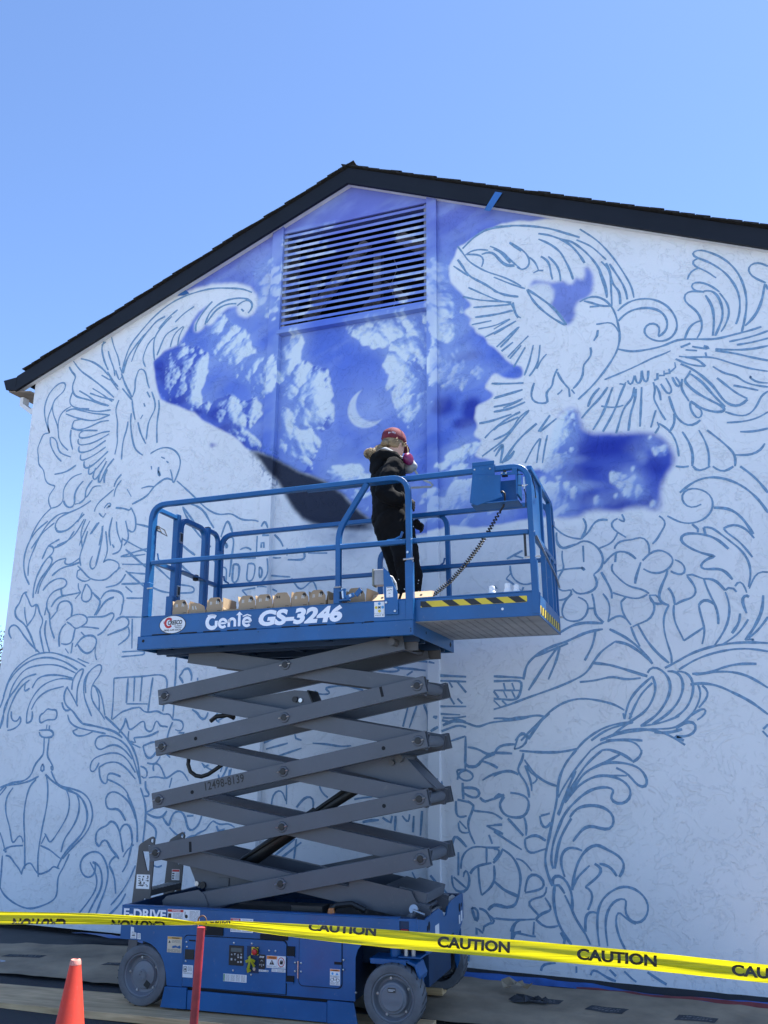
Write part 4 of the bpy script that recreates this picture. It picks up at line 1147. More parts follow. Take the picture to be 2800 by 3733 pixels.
bld=thing('gabled_building','white stucco building with a half painted mural under its dark gable','building',Matrix.Identity(4))
PIL=[(-4.372,-4.24),(-2.553,-2.447)]
VZ0,VZ1=6.13,7.345
zt=lambda x:zroof(x)+.03
panel('stucco_wall',XL,PIL[0][0],0,0,zt,stucco,bld,.22,label='left stucco wall with a line drawn dove and unfinished sky')
panel('stucco_wall',PIL[0][1],PIL[1][0],.03,0,lambda x:VZ0-.02,stucco,bld,.2,label='recessed middle stucco wall with painted crescent moon')
panel('stucco_wall',PIL[1][1],XR,0,0,zt,stucco,bld,.22,label='right stucco wall with line drawn birds and blossoms')
panel('gable_board',PIL[0][1],PIL[1][0],.0,VZ1,zt,trimm,bld,.2)
panel('pilaster',PIL[0][0],PIL[0][1],-.04,0,zt,trimm,bld,.26,label='left pilaster board')
panel('pilaster',PIL[1][0],PIL[1][1],-.04,0,zt,trimm,bld,.26,label='right pilaster board')
sidew=mat('white_side_wall',(.74,.74,.74),.85)
g=G(); g.box(XL,XL+.2,.22,16,0,zroof(XL)); ob('side_wall',g,sidew,bld)
g=G(); g.box(XR-.2,XR,.22,16,0,zroof(XR)); ob('side_wall',g,sidew,bld)
g=G(); g.plate_uz([(XL,0),(XR,0),(XR,zroof(XR)),(XA,ZA),(XL,zroof(XL))],16,16.2); ob('back_wall',g,sidew,bld)
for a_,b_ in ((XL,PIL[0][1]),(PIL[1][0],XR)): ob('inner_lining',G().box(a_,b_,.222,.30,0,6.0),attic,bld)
# louvre vent
vent=ob('gable_vent',G().box(-4.24,-2.553,-.012,.16,VZ0-.05,VZ0-.022),trimm,bld)
def paint_attr(o,x0=None):
    me=o.data; n=len(me.vertices); A=np.empty(n*3); me.vertices.foreach_get('co',A); A=A.reshape(-1,3)
    col=np.ones((n,4)); col[:,:3]=paint_at(A[:,0],A[:,2]); at=me.attributes.new('paint','FLOAT_COLOR','POINT'); at.data.foreach_set('color',col.reshape(-1))
def long_board(name,x0,x1,prof,m,parent):   # board along x, profile in (y,z), many points along x so paint shows
    n=int((x1-x0)/.02)+1; g=G(); xs=[x0+(x1-x0)*i/n for i in range(n+1)]; k=len(prof)
    g.add([(x,p[0],p[1]) for x in xs for p in prof],[(i*k+j,i*k+(j+1)%k,(i+1)*k+(j+1)%k,(i+1)*k+j) for i in range(n) for j in range(k)]+[tuple(range(k))[::-1],tuple(n*k+j for j in range(k))])
    o=ob(name,g,m,parent); paint_attr(o); return o
paint_attr(vent)
long_board('vent_sill',-4.262,-2.548,[(-.055,VZ0-.062),(-.055,VZ0-.018),(.02,VZ0+.0),(.14,VZ0),(.14,VZ0-.062)],trimm,vent)
long_board('vent_sill',-4.238,-2.556,[(-.02,VZ0+.0015),(-.02,VZ0+.03),(.03,VZ0+.03),(.03,VZ0+.0015)],trimm,vent)
long_board('vent_head',-4.238,-2.556,[(-.018,VZ1-.032),(-.018,VZ1+.004),(.0,VZ1+.004),(.0,VZ1-.032)],trimm,vent)
NS=15
for i in range(NS):
    z=VZ0+.075+i*(VZ1-VZ0-.075)/NS
    zz=z
    long_board('slat',-4.238,-2.556,[(-.012,zz-.018),(-.012,zz+.014),(.055,zz+.054),(.06,zz+.030)],trimm,vent)
for a_,b_ in ((-4.236,-4.20),(-2.592,-2.558)): ob('vent_jamb',G().box(a_,b_,.0,.32,VZ0+.035,VZ1-.04),beam,vent)
def bar(g,x0,z0,x1,z1,w,y0,y1):
    d=Vector((x1-x0,0,z1-z0)); n=Vector((-d.z,0,d.x)).normalized()*w/2
    g.plate_uz([(x0+n.x,z0+n.z),(x1+n.x,z1+n.z),(x1-n.x,z1-n.z),(x0-n.x,z0-n.z)],y0,y1)
for a in ((-4.15,6.45,-3.42,7.30,.13,.42,.47),(-3.05,7.30,-2.60,6.95,.13,.42,.47),(-3.36,6.3,-3.36,7.25,.09,.60,.69),(-3.95,6.2,-3.3,6.95,.09,.75,.80),(-2.75,6.2,-3.25,6.9,.09,.75,.80),(-2.66,6.2,-2.66,7.1,.09,.50,.58),(-4.10,6.2,-4.10,7.0,.10,.5,.58)):
    g=G(); bar(g,*a); ob('attic_beam',g,beam,vent)
cord=G().tube([(-3.05,.3,6.95),(-3.0,.3,6.8),(-3.08,.3,6.6),(-3.02,.3,6.4),(-3.1,.3,6.2)],.004,5); ob('loose_wire',cord,mat('pale_wire',(.5,.5,.5),.5),vent)
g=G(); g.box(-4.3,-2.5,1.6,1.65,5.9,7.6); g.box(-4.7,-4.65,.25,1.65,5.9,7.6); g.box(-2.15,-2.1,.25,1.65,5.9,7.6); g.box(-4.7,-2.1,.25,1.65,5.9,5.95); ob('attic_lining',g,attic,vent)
# roof
YF=-.07
def slope_pt(x,off): return (x,ZA-SL*abs(x-XA)+off)
XE0,XE1=-7.84,1.0
roof=G()
def roofslab(side):
    xe=XE0 if side<0 else XE1
    p=[slope_pt(XA,.028),slope_pt(xe,.028),slope_pt(xe,.062),slope_pt(XA,.062)]
    return G().plate_uz(p,YF+.0,16.5)
r0=ob('roof_slope',roofslab(-1),shinglem,bld); r1=ob('roof_slope',roofslab(1),shinglem,bld)
# fascia boards
for side,xe in ((-1,-7.80),(1,.95)):
    p=[slope_pt(XA,-.155),slope_pt(xe,-.155),slope_pt(xe,.044),slope_pt(XA,.044)]
    ob('fascia_board',G().plate_uz(p,YF-.028,YF-.004),fasciam,bld)
    p=[slope_pt(XA,-.155),slope_pt(xe,-.155),slope_pt(xe,-.11),slope_pt(XA,-.11)]
    ob('fascia_trim',G().plate_uz(p,YF-.040,YF-.029),fasciam,bld)
    p=[slope_pt(XA,-.138),slope_pt(xe,-.138),slope_pt(xe,-.11),slope_pt(XA,-.11)]
    ob('soffit_board',G().plate_uz(p,YF-.003,.0),soffitm,bld)
# shingle courses along the rake
sh=bpy.data.meshes.new('shingle'); 
tmp=G().box(-.17,.0,-.02,.32,0,.009); tmp.box(-.10,.03,-.012,.30,.0095,.019)
sh.from_pydata(tmp.v,[],tmp.f); sh.materials.append(shinglem)
for side in (-1,1):
    n=33; rl=(4.30)/n
    for i in range(n):
        x=XA+side*(.08+i*rl*1.0); 
        if x<XE0 or x>XE1: continue
        o=bpy.data.objects.new('shingle',sh); COL.objects.link(o); o.parent=(r0 if side<0 else r1)
        ang=math.atan(SL)
        z=ZA-SL*abs(x-XA)+.064+random.uniform(0,.008)
        M=Matrix.Translation((x,YF-.03+random.uniform(-.012,.008),z))@Matrix.Rotation(side*(ang-.05),4,'Y')
        if side<0: M=M@Matrix.Scale(-1,4,(1,0,0))
        o.matrix_local=M
ob('ridge_cap',G().plate_uz([(XA-.14,ZA+.004),(XA,ZA+.064),(XA+.14,ZA+.004),(XA+.14,ZA+.018),(XA,ZA+.078),(XA-.14,ZA+.018)],YF-.02,16.5),shinglem,bld)
# gutter at the left eave
gp=[(-8.0,6.06),(-7.945,5.938),(-7.802,5.916),(-7.802,5.931),(-7.937,5.953),(-7.985,6.06)]
ob('gutter',G().plate_uz(gp,YF-.01,14),fasciam,bld)
ob('gutter_end_cap',G().plate_uz([(-8.002,6.063),(-7.947,5.935),(-7.802,5.913),(-7.802,6.08)],YF-.03,YF-.011),fasciam,bld)
ob('eave_soffit',G().plate_uz([(-7.93,5.915),(-7.592,5.87),(-7.592,5.885),(-7.93,5.93)],YF+.005,14),mat('brown_eave_wood',(.25,.2,.16),.8),bld)
g=G(); g.plate_uz([(-7.835,5.868),(-7.831,5.759),(-7.65,5.632),(-7.58,5.632),(-7.58,5.70),(-7.66,5.70),(-7.785,5.785),(-7.787,5.868)],.03,.13); ob('downspout_elbow',g,soffitm,bld)
# two strips of masking tape on the fascia and under the rake
def tape_piece(label,pts,y0,y1): return ob('tape_strip',G().plate_uz(pts,y0,y1),tapeblue,None,label,'tape')
tape_piece('strip of blue painters tape wrapped over the dark right fascia board',[(-1.912,7.005),(-1.85,6.979),(-1.72,7.160),(-1.792,7.190)],YF-.0435,YF-.0412)
tape_piece('short blue tape end stuck on white stucco below the left rake',[(-5.642,6.869),(-5.54,6.90),(-5.458,6.815),(-5.539,6.803),(-5.607,6.813)],-.006,-.003)
# ---- hand drawn outlines: flat paint, a hair proud of the plaster
linem=mat('blue_chalk_paint',(.19,.33,.49),.85,var=.14,vscale=30)
def yface(x):
    for a,b in PIL:
        if a<=x<=b: return -.04
    return .03 if PIL[0][1]<x<PIL[1][0] else 0.
def catmull(P,step=.03):
    if len(P)<3: 
        n=max(1,int(np.hypot(*(P[-1]-P[0]))/.06)); return [P[0]+(P[-1]-P[0])*i/n for i in range(n+1)]
    out=[]; Q=[2*P[0]-P[1]]+list(P)+[2*P[-1]-P[-2]]
    for i in range(1,len(Q)-2):
        a,b,c,d=Q[i-1],Q[i],Q[i+1],Q[i+2]; n=max(1,int(np.hypot(*(c-b))/step))
        # centripetal-ish: damp tangents on sharp corners
        t1=(c-a)/2;t2=(d-b)/2; l=np.hypot(*(c-b))+1e-9
        for t in (t1,t2):
            k=np.hypot(*t)
            if k>l*1.2: t*=l*1.2/k
        for k in range(n):
            s=k/n; h1=2*s**3-3*s*s+1;h2=s**3-2*s*s+s;h3=-2*s**3+3*s*s;h4=s**3-s*s
            out.append(h1*b+h2*t1+h3*c+h4*t2)
    out.append(Q[-2]); return out
rl=random.Random(5)
for gname,txt in MURAL.items():
    g=G()
    for line in txt.splitlines():
        P=[np.array(q) for q in dec(line)]
        C=catmull(P)
        for _ in range(3):
            if len(C)>4: C=[C[0]]+[(a_+2*b_+c_)/4 for a_,b_,c_ in zip(C[:-2],C[1:-1],C[2:])]+[C[-1]]
        w0=.0078+.0040*rl.random(); ph=rl.random()*9
        n=len(C); runs=[[]]
        for i,c in enumerate(C):
            if c[1]<.01 or c[1]>zroof(c[0])-.02 or c[0]<XL+.01: runs.append([]); continue
            y=yface(c[0])
            if runs[-1] and abs(runs[-1][-1][1]-y)>1e-4: runs.append([])
            t=C[min(i+1,n-1)]-C[max(i-1,0)]; t=t/(np.hypot(*t)+1e-9); nn=np.array([-t[1],t[0]])
            w=w0*(1+.16*math.sin(i*.55+ph)+.10*math.sin(i*1.7+ph*3))*(.8 if i in(0,n-1) else 1)
            runs[-1].append((c,y,nn*w))
        for r in runs:
            if len(r)<2: continue
            base=len(g.v)
            dy=-.0016-.0008*rl.random()
            for c,y,w in r: g.v+= [(c[0]+w[0],y+dy,c[1]+w[1]),(c[0]-w[0],y+dy,c[1]-w[1])]
            g.f+=[(base+2*k,base+2*k+1,base+2*k+3,base+2*k+2) for k in range(len(r)-1)]
    ob(gname,g,linem,bld)
# ================================================================ SCISSOR LIFT (local axes: u along, v into wall, z up)
_d=Vector((0.99877291,0.04502036,0.02063577)); _n=Vector((-0.04502995,0.99898564,0)); _u=Vector((-0.0206148355,-0.000929227661,0.99978706)); _O=Vector((-3.97257448,-2.00175216,0))
LIFT=Matrix(((_d.x,_n.x,_u.x,_O.x),(_d.y,_n.y,_u.y,_O.y),(_d.z,_n.z,_u.z,_O.z),(0,0,0,1)))
def LM(u,v,z,rz=0): return LIFT@Matrix.Translation((u,v,z))@Matrix.Rotation(rz,4,'Z')
lift=thing('scissor_lift','blue and grey scissor lift raised in front of the mural wall','scissor lift',LIFT)
WD=1.17
# ---- chassis
side=[(-.216,.637),(1.978,.637),(1.978,.50),(1.93,.50),(1.93,.622),(1.865,.622),(1.865,.505),(1.66,.492),(1.615,.478),(1.58,.44),(1.564,.39),(1.562,.137),(.18,.143),(.168,.22),(.145,.29),(.12,.33),(.08,.37),(.035,.397),(-.02,.412),(-.077,.416),(-.216,.418)]
ob('chassis_side_panel',G().plate_uz(side,0,.006),blue,lift)
ob('chassis_side_panel',G().plate_uz(side,WD-.006,WD),blue,lift)
g=G(); g.box(-.21,1.97,.008,.06,.56,.636); g.box(-.21,1.97,WD-.06,WD-.008,.56,.636); g.box(.25,1.5,.03,WD-.03,.10,.52); g.box(-.21,.25,.28,WD-.28,.30,.55); g.box(1.5,1.95,.32,WD-.32,.30,.52); g.box(-.216,-.19,.006,WD-.006,.42,.637)
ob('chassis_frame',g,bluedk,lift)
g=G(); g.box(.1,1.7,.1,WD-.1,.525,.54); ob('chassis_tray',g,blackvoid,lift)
top=G(); top.box(-.216,1.86,-.004,.05,.632,.6405); ob('chassis_top_rail',top,blue,lift,bevel=.003)
# front end plate, with notches and slots
vz=[(.0,.637),(.16,.608),(.40,.625),(.50,.628),(.60,.60),(.64,.555),(.70,.555),(.77,.612),(.85,.628),(1.17,.640),(1.21,.632),(1.21,.46),(1.03,.372),(.90,.372),(.90,.41),(.80,.41),(.80,.372),(.20,.392),(.15,.436),(.0,.50)]
ob('front_end_plate',G().plate_vz(vz,1.979,1.99),blue,lift)
g=G()
for v,z,rv,rz in ((.255,.556,.022,.03),(.215,.548,.012,.018),(1.09,.55,.022,.03),(1.15,.56,.010,.015)): g.plate_vz(disc2(v,z,rv,14,rz),1.9905,1.9915)
ob('end_plate_slot',g,blackvoid,lift)
g=G(); g.box(1.9905,1.992,.40,.50,.46,.535); ob('end_sticker',g,white,lift); g=G(); g.box(1.9905,1.992,1.06,1.10,.44,.50); g.box(1.9905,1.992,1.125,1.165,.45,.52); ob('end_sticker',g,white,lift)
# emergency stop recess with red handle on the right
g=G(); g.box(1.866,1.929,.03,.06,.50,.622); ob('corner_recess',g,blackvoid,lift)
g=G(); g.lathe([(0,-.008),(.024,-.008),(.03,0),(.024,.008),(0,.008)],(1.898,.012,.565),(0,.2,1),18); ob('red_release_handle',g,mat('red_plastic',(.45,.03,.03),.4),lift,smooth=True)
# ---- doors and panels: thin proud sheets with dark joint under them
def rrect(x0,x1,z0,z1,r,c=(1,1,1,1),n=5):
    P=[]
    for (cx,cz,a,k) in ((x1-r,z1-r,0,c[0]),(x0+r,z1-r,90,c[1]),(x0+r,z0+r,180,c[2]),(x1-r,z0+r,270,c[3])):
        if k: P+=[(cx+r*math.cos(R(a+90*i/n)),cz+r*math.sin(R(a+90*i/n))) for i in range(n+1)]
        else: P.append({0:(x1,z1),90:(x0,z1),180:(x0,z0),270:(x1,z0)}[a])
    return P
def hatch(name,x0,x1,z0,z1,r,c=(1,1,1,1)):
    a=ob(name,G().plate_uz(rrect(x0,x1,z0,z1,r,c),-.009,-.001),blue,lift,bevel=.0015)
    ob('joint_gap',G().plate_uz(rrect(x0-.005,x1+.005,z0-.005,z1+.005,r,c),-.0022,-.0004),blackvoid,a); return a
cp=hatch('control_cover',.305,1.078,.148,.465,.03,(1,1,0,0))
dr=hatch('service_door',1.172,1.47,.208,.492,.03,(0,0,1,1))
def blk(name,x0,x1,z0,z1,par,m=blackvoid,y0=-.0105,y1=-.0006): return ob(name,G().box(x0,x1,y0,y1,z0,z1),m,par)
for a in ((1.084,1.138,.374,.436),(1.082,1.136,.221,.259)):
    p=blk('hinge_pocket',*a,lift); ob('pocket_lip',G().box(a[0],a[1],-.016,-.0107,a[2]-.004,a[2]+.004),blue,p)
blk('latch_slot',1.421,1.473,.346,.362,dr)
blk('fork_slot',.445,.602,.476,.534,lift); blk('fork_slot',.885,1.086,.471,.503,lift)
blk('charger_outlet',.318,.389,.318,.38,cp,black,-.0135,-.0095)
blk('cable_slot',.345,.395,.432,.441,cp,blackvoid,-.0115,-.0095)
g=G()
g.box(1.163,1.170,-.016,-.006,.25,.353); hg=ob('door_hinge',g,steel,dr)
g=G()
for u,z in ((1.144,.341),(1.144,.290),(1.187,.341),(1.187,.290),(1.484,.375),(1.484,.318),(.69,.437),(.825,.44),(.69,.268),(.825,.25),(.953,.404),(1.0,.403),(.326,.305),(.325,.425),(.33,.395),(1.57,.19)): g.lathe([(0,-.014),(.0055,-.0125),(.0075,-.009),(.0075,-.0005)],(u,0,z),(0,1,0),8)
ob('panel_bolt',g,steel,lift,smooth=30)
# skirts (pothole guards, folded down)
ob('pothole_guard',G().plate_uz([(.178,.141),(.348,.143),(.348,.013),(.15,.012)],-.022,-.006),blue,lift,bevel=.002)
ob('pothole_guard',G().plate_uz([(.352,.128),(1.374,.121),(1.374,.006),(.352,.012)],-.016,-.004),blue,lift,bevel=.002)
ob('pothole_guard',G().plate_uz([(1.378,.135),(1.558,.132),(1.585,.008),(1.378,.005)],-.022,-.006),blue,lift,bevel=.002)
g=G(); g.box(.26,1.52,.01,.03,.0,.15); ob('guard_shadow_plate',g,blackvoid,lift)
# ---- stickers
def sticker(x0,x1,z0,z1,par=None,m=None,y=-.0012,n=1,name='sticker'):
    return ob(name,G().box(x0,x1,y-.0012,y,z0,z1),m or white,par or lift)
def lines(par,x0,x1,z0,z1,rows,y,m=inkgrey,seed=0,th=.3):
    r=random.Random(seed); g=G(); h=(z1-z0)/rows
    for i in range(rows):
        x=x0; z=z1-h*(i+.5)
        while x<x1-.002:
            w=min(x1-x,(.15+.5*r.random())*(x1-x0)); g.box(x,x+w*.86,y-.0006,y,z-h*th/2,z+h*th/2); x+=w
    return ob('fine_print',g,m,par)
ETXT=lambda s,x0,z0,w,h,m,par,y,off=.03,shear=0,sp=1: flat_text('lettering',s,(x0,y,z0),(1,0,0),(0,0,1),w,h,m,par,off,shear,sp)
ETXT('E-DRIVE',-.196,.555,.345,.064,letter,lift,-.0052,.035)
s_=sticker(.159,.415,.560,.628); b_=ob('red_band',G().box(.161,.285,-.0032,-.0026,.610,.626),redink,s_); ETXT('DANGER',.195,.613,.07,.010,white,s_,-.0036)
lines(s_,.205,.285,.566,.604,5,-.0026,inkgrey,1); lines(s_,.335,.412,.566,.622,8,-.0026,inkgrey,2); g=G(); g.box(.166,.19,-.0033,-.0026,.572,.600); g.plate_uz(disc2(.31,.585,.012,10),-.0033,-.0026); g.box(.297,.301,-.0033,-.0026,.59,.615); ob('pictogram',g,ink,s_)
s_=sticker(.656,.826,.504,.590); ob('red_band',G().box(.658,.73,-.0032,-.0026,.570,.588),redink,s_); ETXT('DANGER',.672,.574,.05,.009,white,s_,-.0036); lines(s_,.745,.822,.508,.586,9,-.0026,inkgrey,3); lines(s_,.66,.74,.508,.53,3,-.0026,inkgrey,9)
g=G(); g.plate_uz([(-.132,.50),(-.108,.497),(-.104,.468),(-.085,.462),(-.082,.425),(-.13,.424)],-.0024,-.0008); g.plate_uz([(-.075,.462),(-.05,.46),(-.046,.422),(-.075,.423)],-.0024,-.0008); s_=ob('torn_sticker',g,white,lift); ETXT('A&B',-.122,.440,.03,.012,ink,s_,-.003); lines(s_,-.125,-.09,.426,.436,2,-.0026,inkgrey,4); lines(s_,-.072,-.05,.428,.456,4,-.0026,inkgrey,5); lines(s_,-.122,-.09,.456,.47,2,-.0026,ink,6)
s_=sticker(.17,.284,.352,.453,m=tan); ob('orange_band',G().box(.172,.282,-.0032,-.0026,.437,.451),mat('faded_orange_ink',(.62,.33,.08),.6),s_); ETXT('WARNING',.205,.439,.06,.010,ink,s_,-.0036); g=G(); g.plate_uz([(.178,.412),(.196,.412),(.187,.428)],-.0033,-.0026); ob('warning_triangle',g,ink,s_); lines(s_,.205,.278,.412,.432,3,-.0026,inkgrey,7); lines(s_,.175,.278,.354,.374,3,-.0026,inkgrey,8)
g=G(); g.plate_uz([(.21,.392),(.235,.398),(.25,.391),(.272,.40),(.278,.385),(.27,.378),(.24,.384),(.212,.379)],-.0033,-.0026); ob('worn_patch',g,blue,s_)
Y2=-.0098
s_=sticker(.303+.003,.385,.205,.282,cp,y=Y2); g=G(); g.box(.312,.315,Y2-.002,Y2-.0013,.24,.272); g.box(.335,.338,Y2-.002,Y2-.0013,.24,.272); g.box(.312,.338,Y2-.002,Y2-.0013,.24,.243); g.box(.312,.338,Y2-.002,Y2-.0013,.269,.272); g.plate_uz(disc2(.325,.255,.006,8,.009),Y2-.002,Y2-.0013); ob('pictogram',g,ink,s_); lines(s_,.345,.38,.245,.275,4,Y2-.0013,inkgrey,11); lines(s_,.312,.38,.226,.236,2,Y2-.0013,ink,12)
# ground control: display
lcd=ob('ground_control_display',G().box(.656,.767,-.0135,-.0096,.300,.423),black,cp,bevel=.002); ob('display_screen',G().box(.672,.752,-.0145,-.0136,.383,.408),mat('lcd_grey',(.10,.12,.12),.2),lcd)
g=G()
for i in range(4): g.plate_uz([(.672+i*.024,.362),(.684+i*.024,.362),(.678+i*.024,.374)] if i%2==0 else [(.672+i*.024,.374),(.684+i*.024,.374),(.678+i*.024,.362)],-.0145,-.0136)
g.box(.700,.712,-.0145,-.0136,.334,.337);g.box(.7045,.7075,-.0145,-.0136,.329,.342)
for a in ((.722,.734,.347,.356),(.722,.734,.318,.327),(.742,.756,.345,.358),(.742,.756,.318,.330),(.672,.684,.330,.344)): g.box(a[0],a[1],-.0145,-.0136,a[2],a[3])
ob('display_icon',g,mat('pale_icon_ink',(.45,.46,.47),.5),lcd)
rec=ob('switch_recess',G().box(.791,.88,-.0125,-.0096,.262,.424),mat('deep_blue_recess',(.006,.03,.09),.6),cp)
ob('stop_plate',G().box(.826,.876,-.0145,-.0127,.372,.420),yellowink,rec)
g=G(); g.lathe([(0,-.045),(.016,-.043),(.019,-.034),(.017,-.026),(.010,-.024),(.010,-.0148)],(.848,0,.394),(-.25,1,0),20); ob('red_stop_button',g,mat('red_button',(.62,.02,.02),.35),rec,smooth=30)
g=G(); g.lathe([(.02,-.02),(.024,-.015),(.02,-.0148)],(.858,0,.396),(0,1,0),18); ob('stop_bezel',g,black,rec,smooth=True)
yt=mat('yellow_plastic_ribbon',(.55,.52,.02),.45,trans=.3)
g=G()
def ribbon(g,pts,w0,w1):
    n=len(pts)
    b=len(g.v)
    for i,p in enumerate(pts):
        t=(Vector(pts[min(i+1,n-1)])-Vector(pts[max(i-1,0)])).normalized(); s=Vector((t.z,0.25*math.sin(i*1.3),-t.x)); w=w0+(w1-w0)*i/(n-1); p=Vector(p)
        g.v+=[tuple(p+s*w),tuple(p-s*w)]
    g.f+=[(b+2*k,b+2*k+1,b+2*k+3,b+2*k+2) for k in range(n-1)]
ribbon(g,[(.815,-.03,.365),(.825,-.035,.35),(.805,-.03,.335),(.79,-.03,.332)],.012,.008); ribbon(g,[(.825,-.036,.345),(.822,-.038,.315),(.815,-.036,.29),(.824,-.034,.272)],.006,.016); ribbon(g,[(.83,-.036,.345),(.845,-.036,.325),(.86,-.034,.305)],.006,.011); ribbon(g,[(.83,-.038,.35),(.85,-.036,.343),(.862,-.034,.335)],.006,.010)
ob('tied_yellow_ribbon',g,yt,rec,smooth=True)
g=G(); g.cyl((.85,-.0127,.288),(.85,-.019,.288),.011,12); ob('key_switch',g,steel,rec)
g=G(); g.plate_uz(rrect(.876,.928,.290,.377,.010),-.0112,-.0096); s_=ob('stop_label',g,black,cp); ETXT('STOP',.885,.356,.034,.012,white,s_,-.0118,.03)
g=G(); g.plate_uz([(.893,.338),(.902,.346),(.911,.338),(.911,.334),(.902,.341),(.893,.334)],-.0118,-.0113); g.plate_uz(disc2(.889,.315,.005,8),-.0118,-.0113); g.plate_uz(disc2(.915,.315,.005,8),-.0118,-.0113); g.box(.900,.904,-.0118,-.0113,.303,.320); ob('print_mark',g,mat('grey_print',(.4,.4,.4),.6),s_)
s_=sticker(.876,.952,.274,.285,cp,y=Y2); ETXT('570-PK2 LIM',.879,.2765,.07,.006,ink,s_,Y2-.0016,.01)
s_=sticker(.937,1.076,.300,.374,cp,y=Y2); ob('orange_band',G().box(.939,1.012,Y2-.002,Y2-.0013,.353,.372),orange,s_); ETXT('WARNING',.955,.357,.05,.010,ink,s_,Y2-.0024)
g=G(); g.plate_uz([(.958,.320),(.994,.320),(.976,.350)],Y2-.002,Y2-.0013); ob('warning_triangle',g,ink,s_); g=G(); g.box(.9745,.9775,Y2-.0026,Y2-.0021,.329,.342); g.box(.9745,.9775,Y2-.0026,Y2-.0021,.323,.326); ob('exclamation_mark',g,white,s_)
g=G(); P=[(1.044+.022*math.cos(a),Y2-.0018,.338+.027*math.sin(a)) for a in [2*math.pi*i/24 for i in range(24)]]; g.sq(P+[P[0]],.0045,.001,(0,1,0)); ob('no_hands_ring',g,redink,s_); g=G(); g.plate_uz([(1.034,.325),(1.054,.325),(1.058,.338),(1.054,.352),(1.049,.340),(1.046,.355),(1.042,.341),(1.037,.353),(1.035,.338)],Y2-.0019,Y2-.0013); ob('hand_pictogram',g,ink,s_); lines(s_,.942,1.01,.303,.315,2,Y2-.0013,inkgrey,14); lines(s_,1.02,1.07,.303,.309,1,Y2-.0013,inkgrey,15); ob('divider_line',G().box(1.0135,1.0145,Y2-.0018,Y2-.0013,.301,.373),inkgrey,s_)
s_=sticker(.976,1.076,.278,.296,cp,y=Y2); lines(s_,.98,1.072,.280,.294,2,Y2-.0013,inkgrey,16)
s_=sticker(.619,.793,.200,.246,cp,y=Y2); ob('green_band',G().box(.621,.630,Y2-.0018,Y2-.0013,.202,.244),greenink,s_); 
for k in range(4): lines(s_,.635+k*.039,.635+k*.039+.033,.204,.243,6,Y2-.0013,inkgrey,20+k)
s_=sticker(1.392,1.462,.224,.319,dr,y=Y2); ob('orange_band',G().box(1.394,1.460,Y2-.002,Y2-.0013,.306,.317),orange,s_); ETXT('WARNING',1.408,.3075,.04,.0075,ink,s_,Y2-.0024); g=G(); g.plate_uz(disc2(1.41,.292,.008,8),Y2-.0019,Y2-.0013); g.plate_uz([(1.43,.285),(1.452,.285),(1.441,.299)],Y2-.0019,Y2-.0013); ob('pictogram',g,blueink,s_)
g=G(); 
for cx,cz in ((1.407,.256),(1.427,.264),(1.447,.254)):
    P=[(cx+.010*math.cos(a),Y2-.0018,cz+.010*math.sin(a)) for a in [2*math.pi*i/14 for i in range(14)]]; g.sq(P+[P[0]],.002,.001,(0,1,0))
ob('pictogram_ring',g,ink,s_); lines(s_,1.395,1.458,.227,.243,3,Y2-.0013,inkgrey,27); lines(s_,1.395,1.458,.270,.282,2,Y2-.0013,inkgrey,28)
ETXT('GENIE',1.30,.592,.05,.011,mat('faded_blue_print',(.03,.22,.5),.6),lift,-.0052,.01)
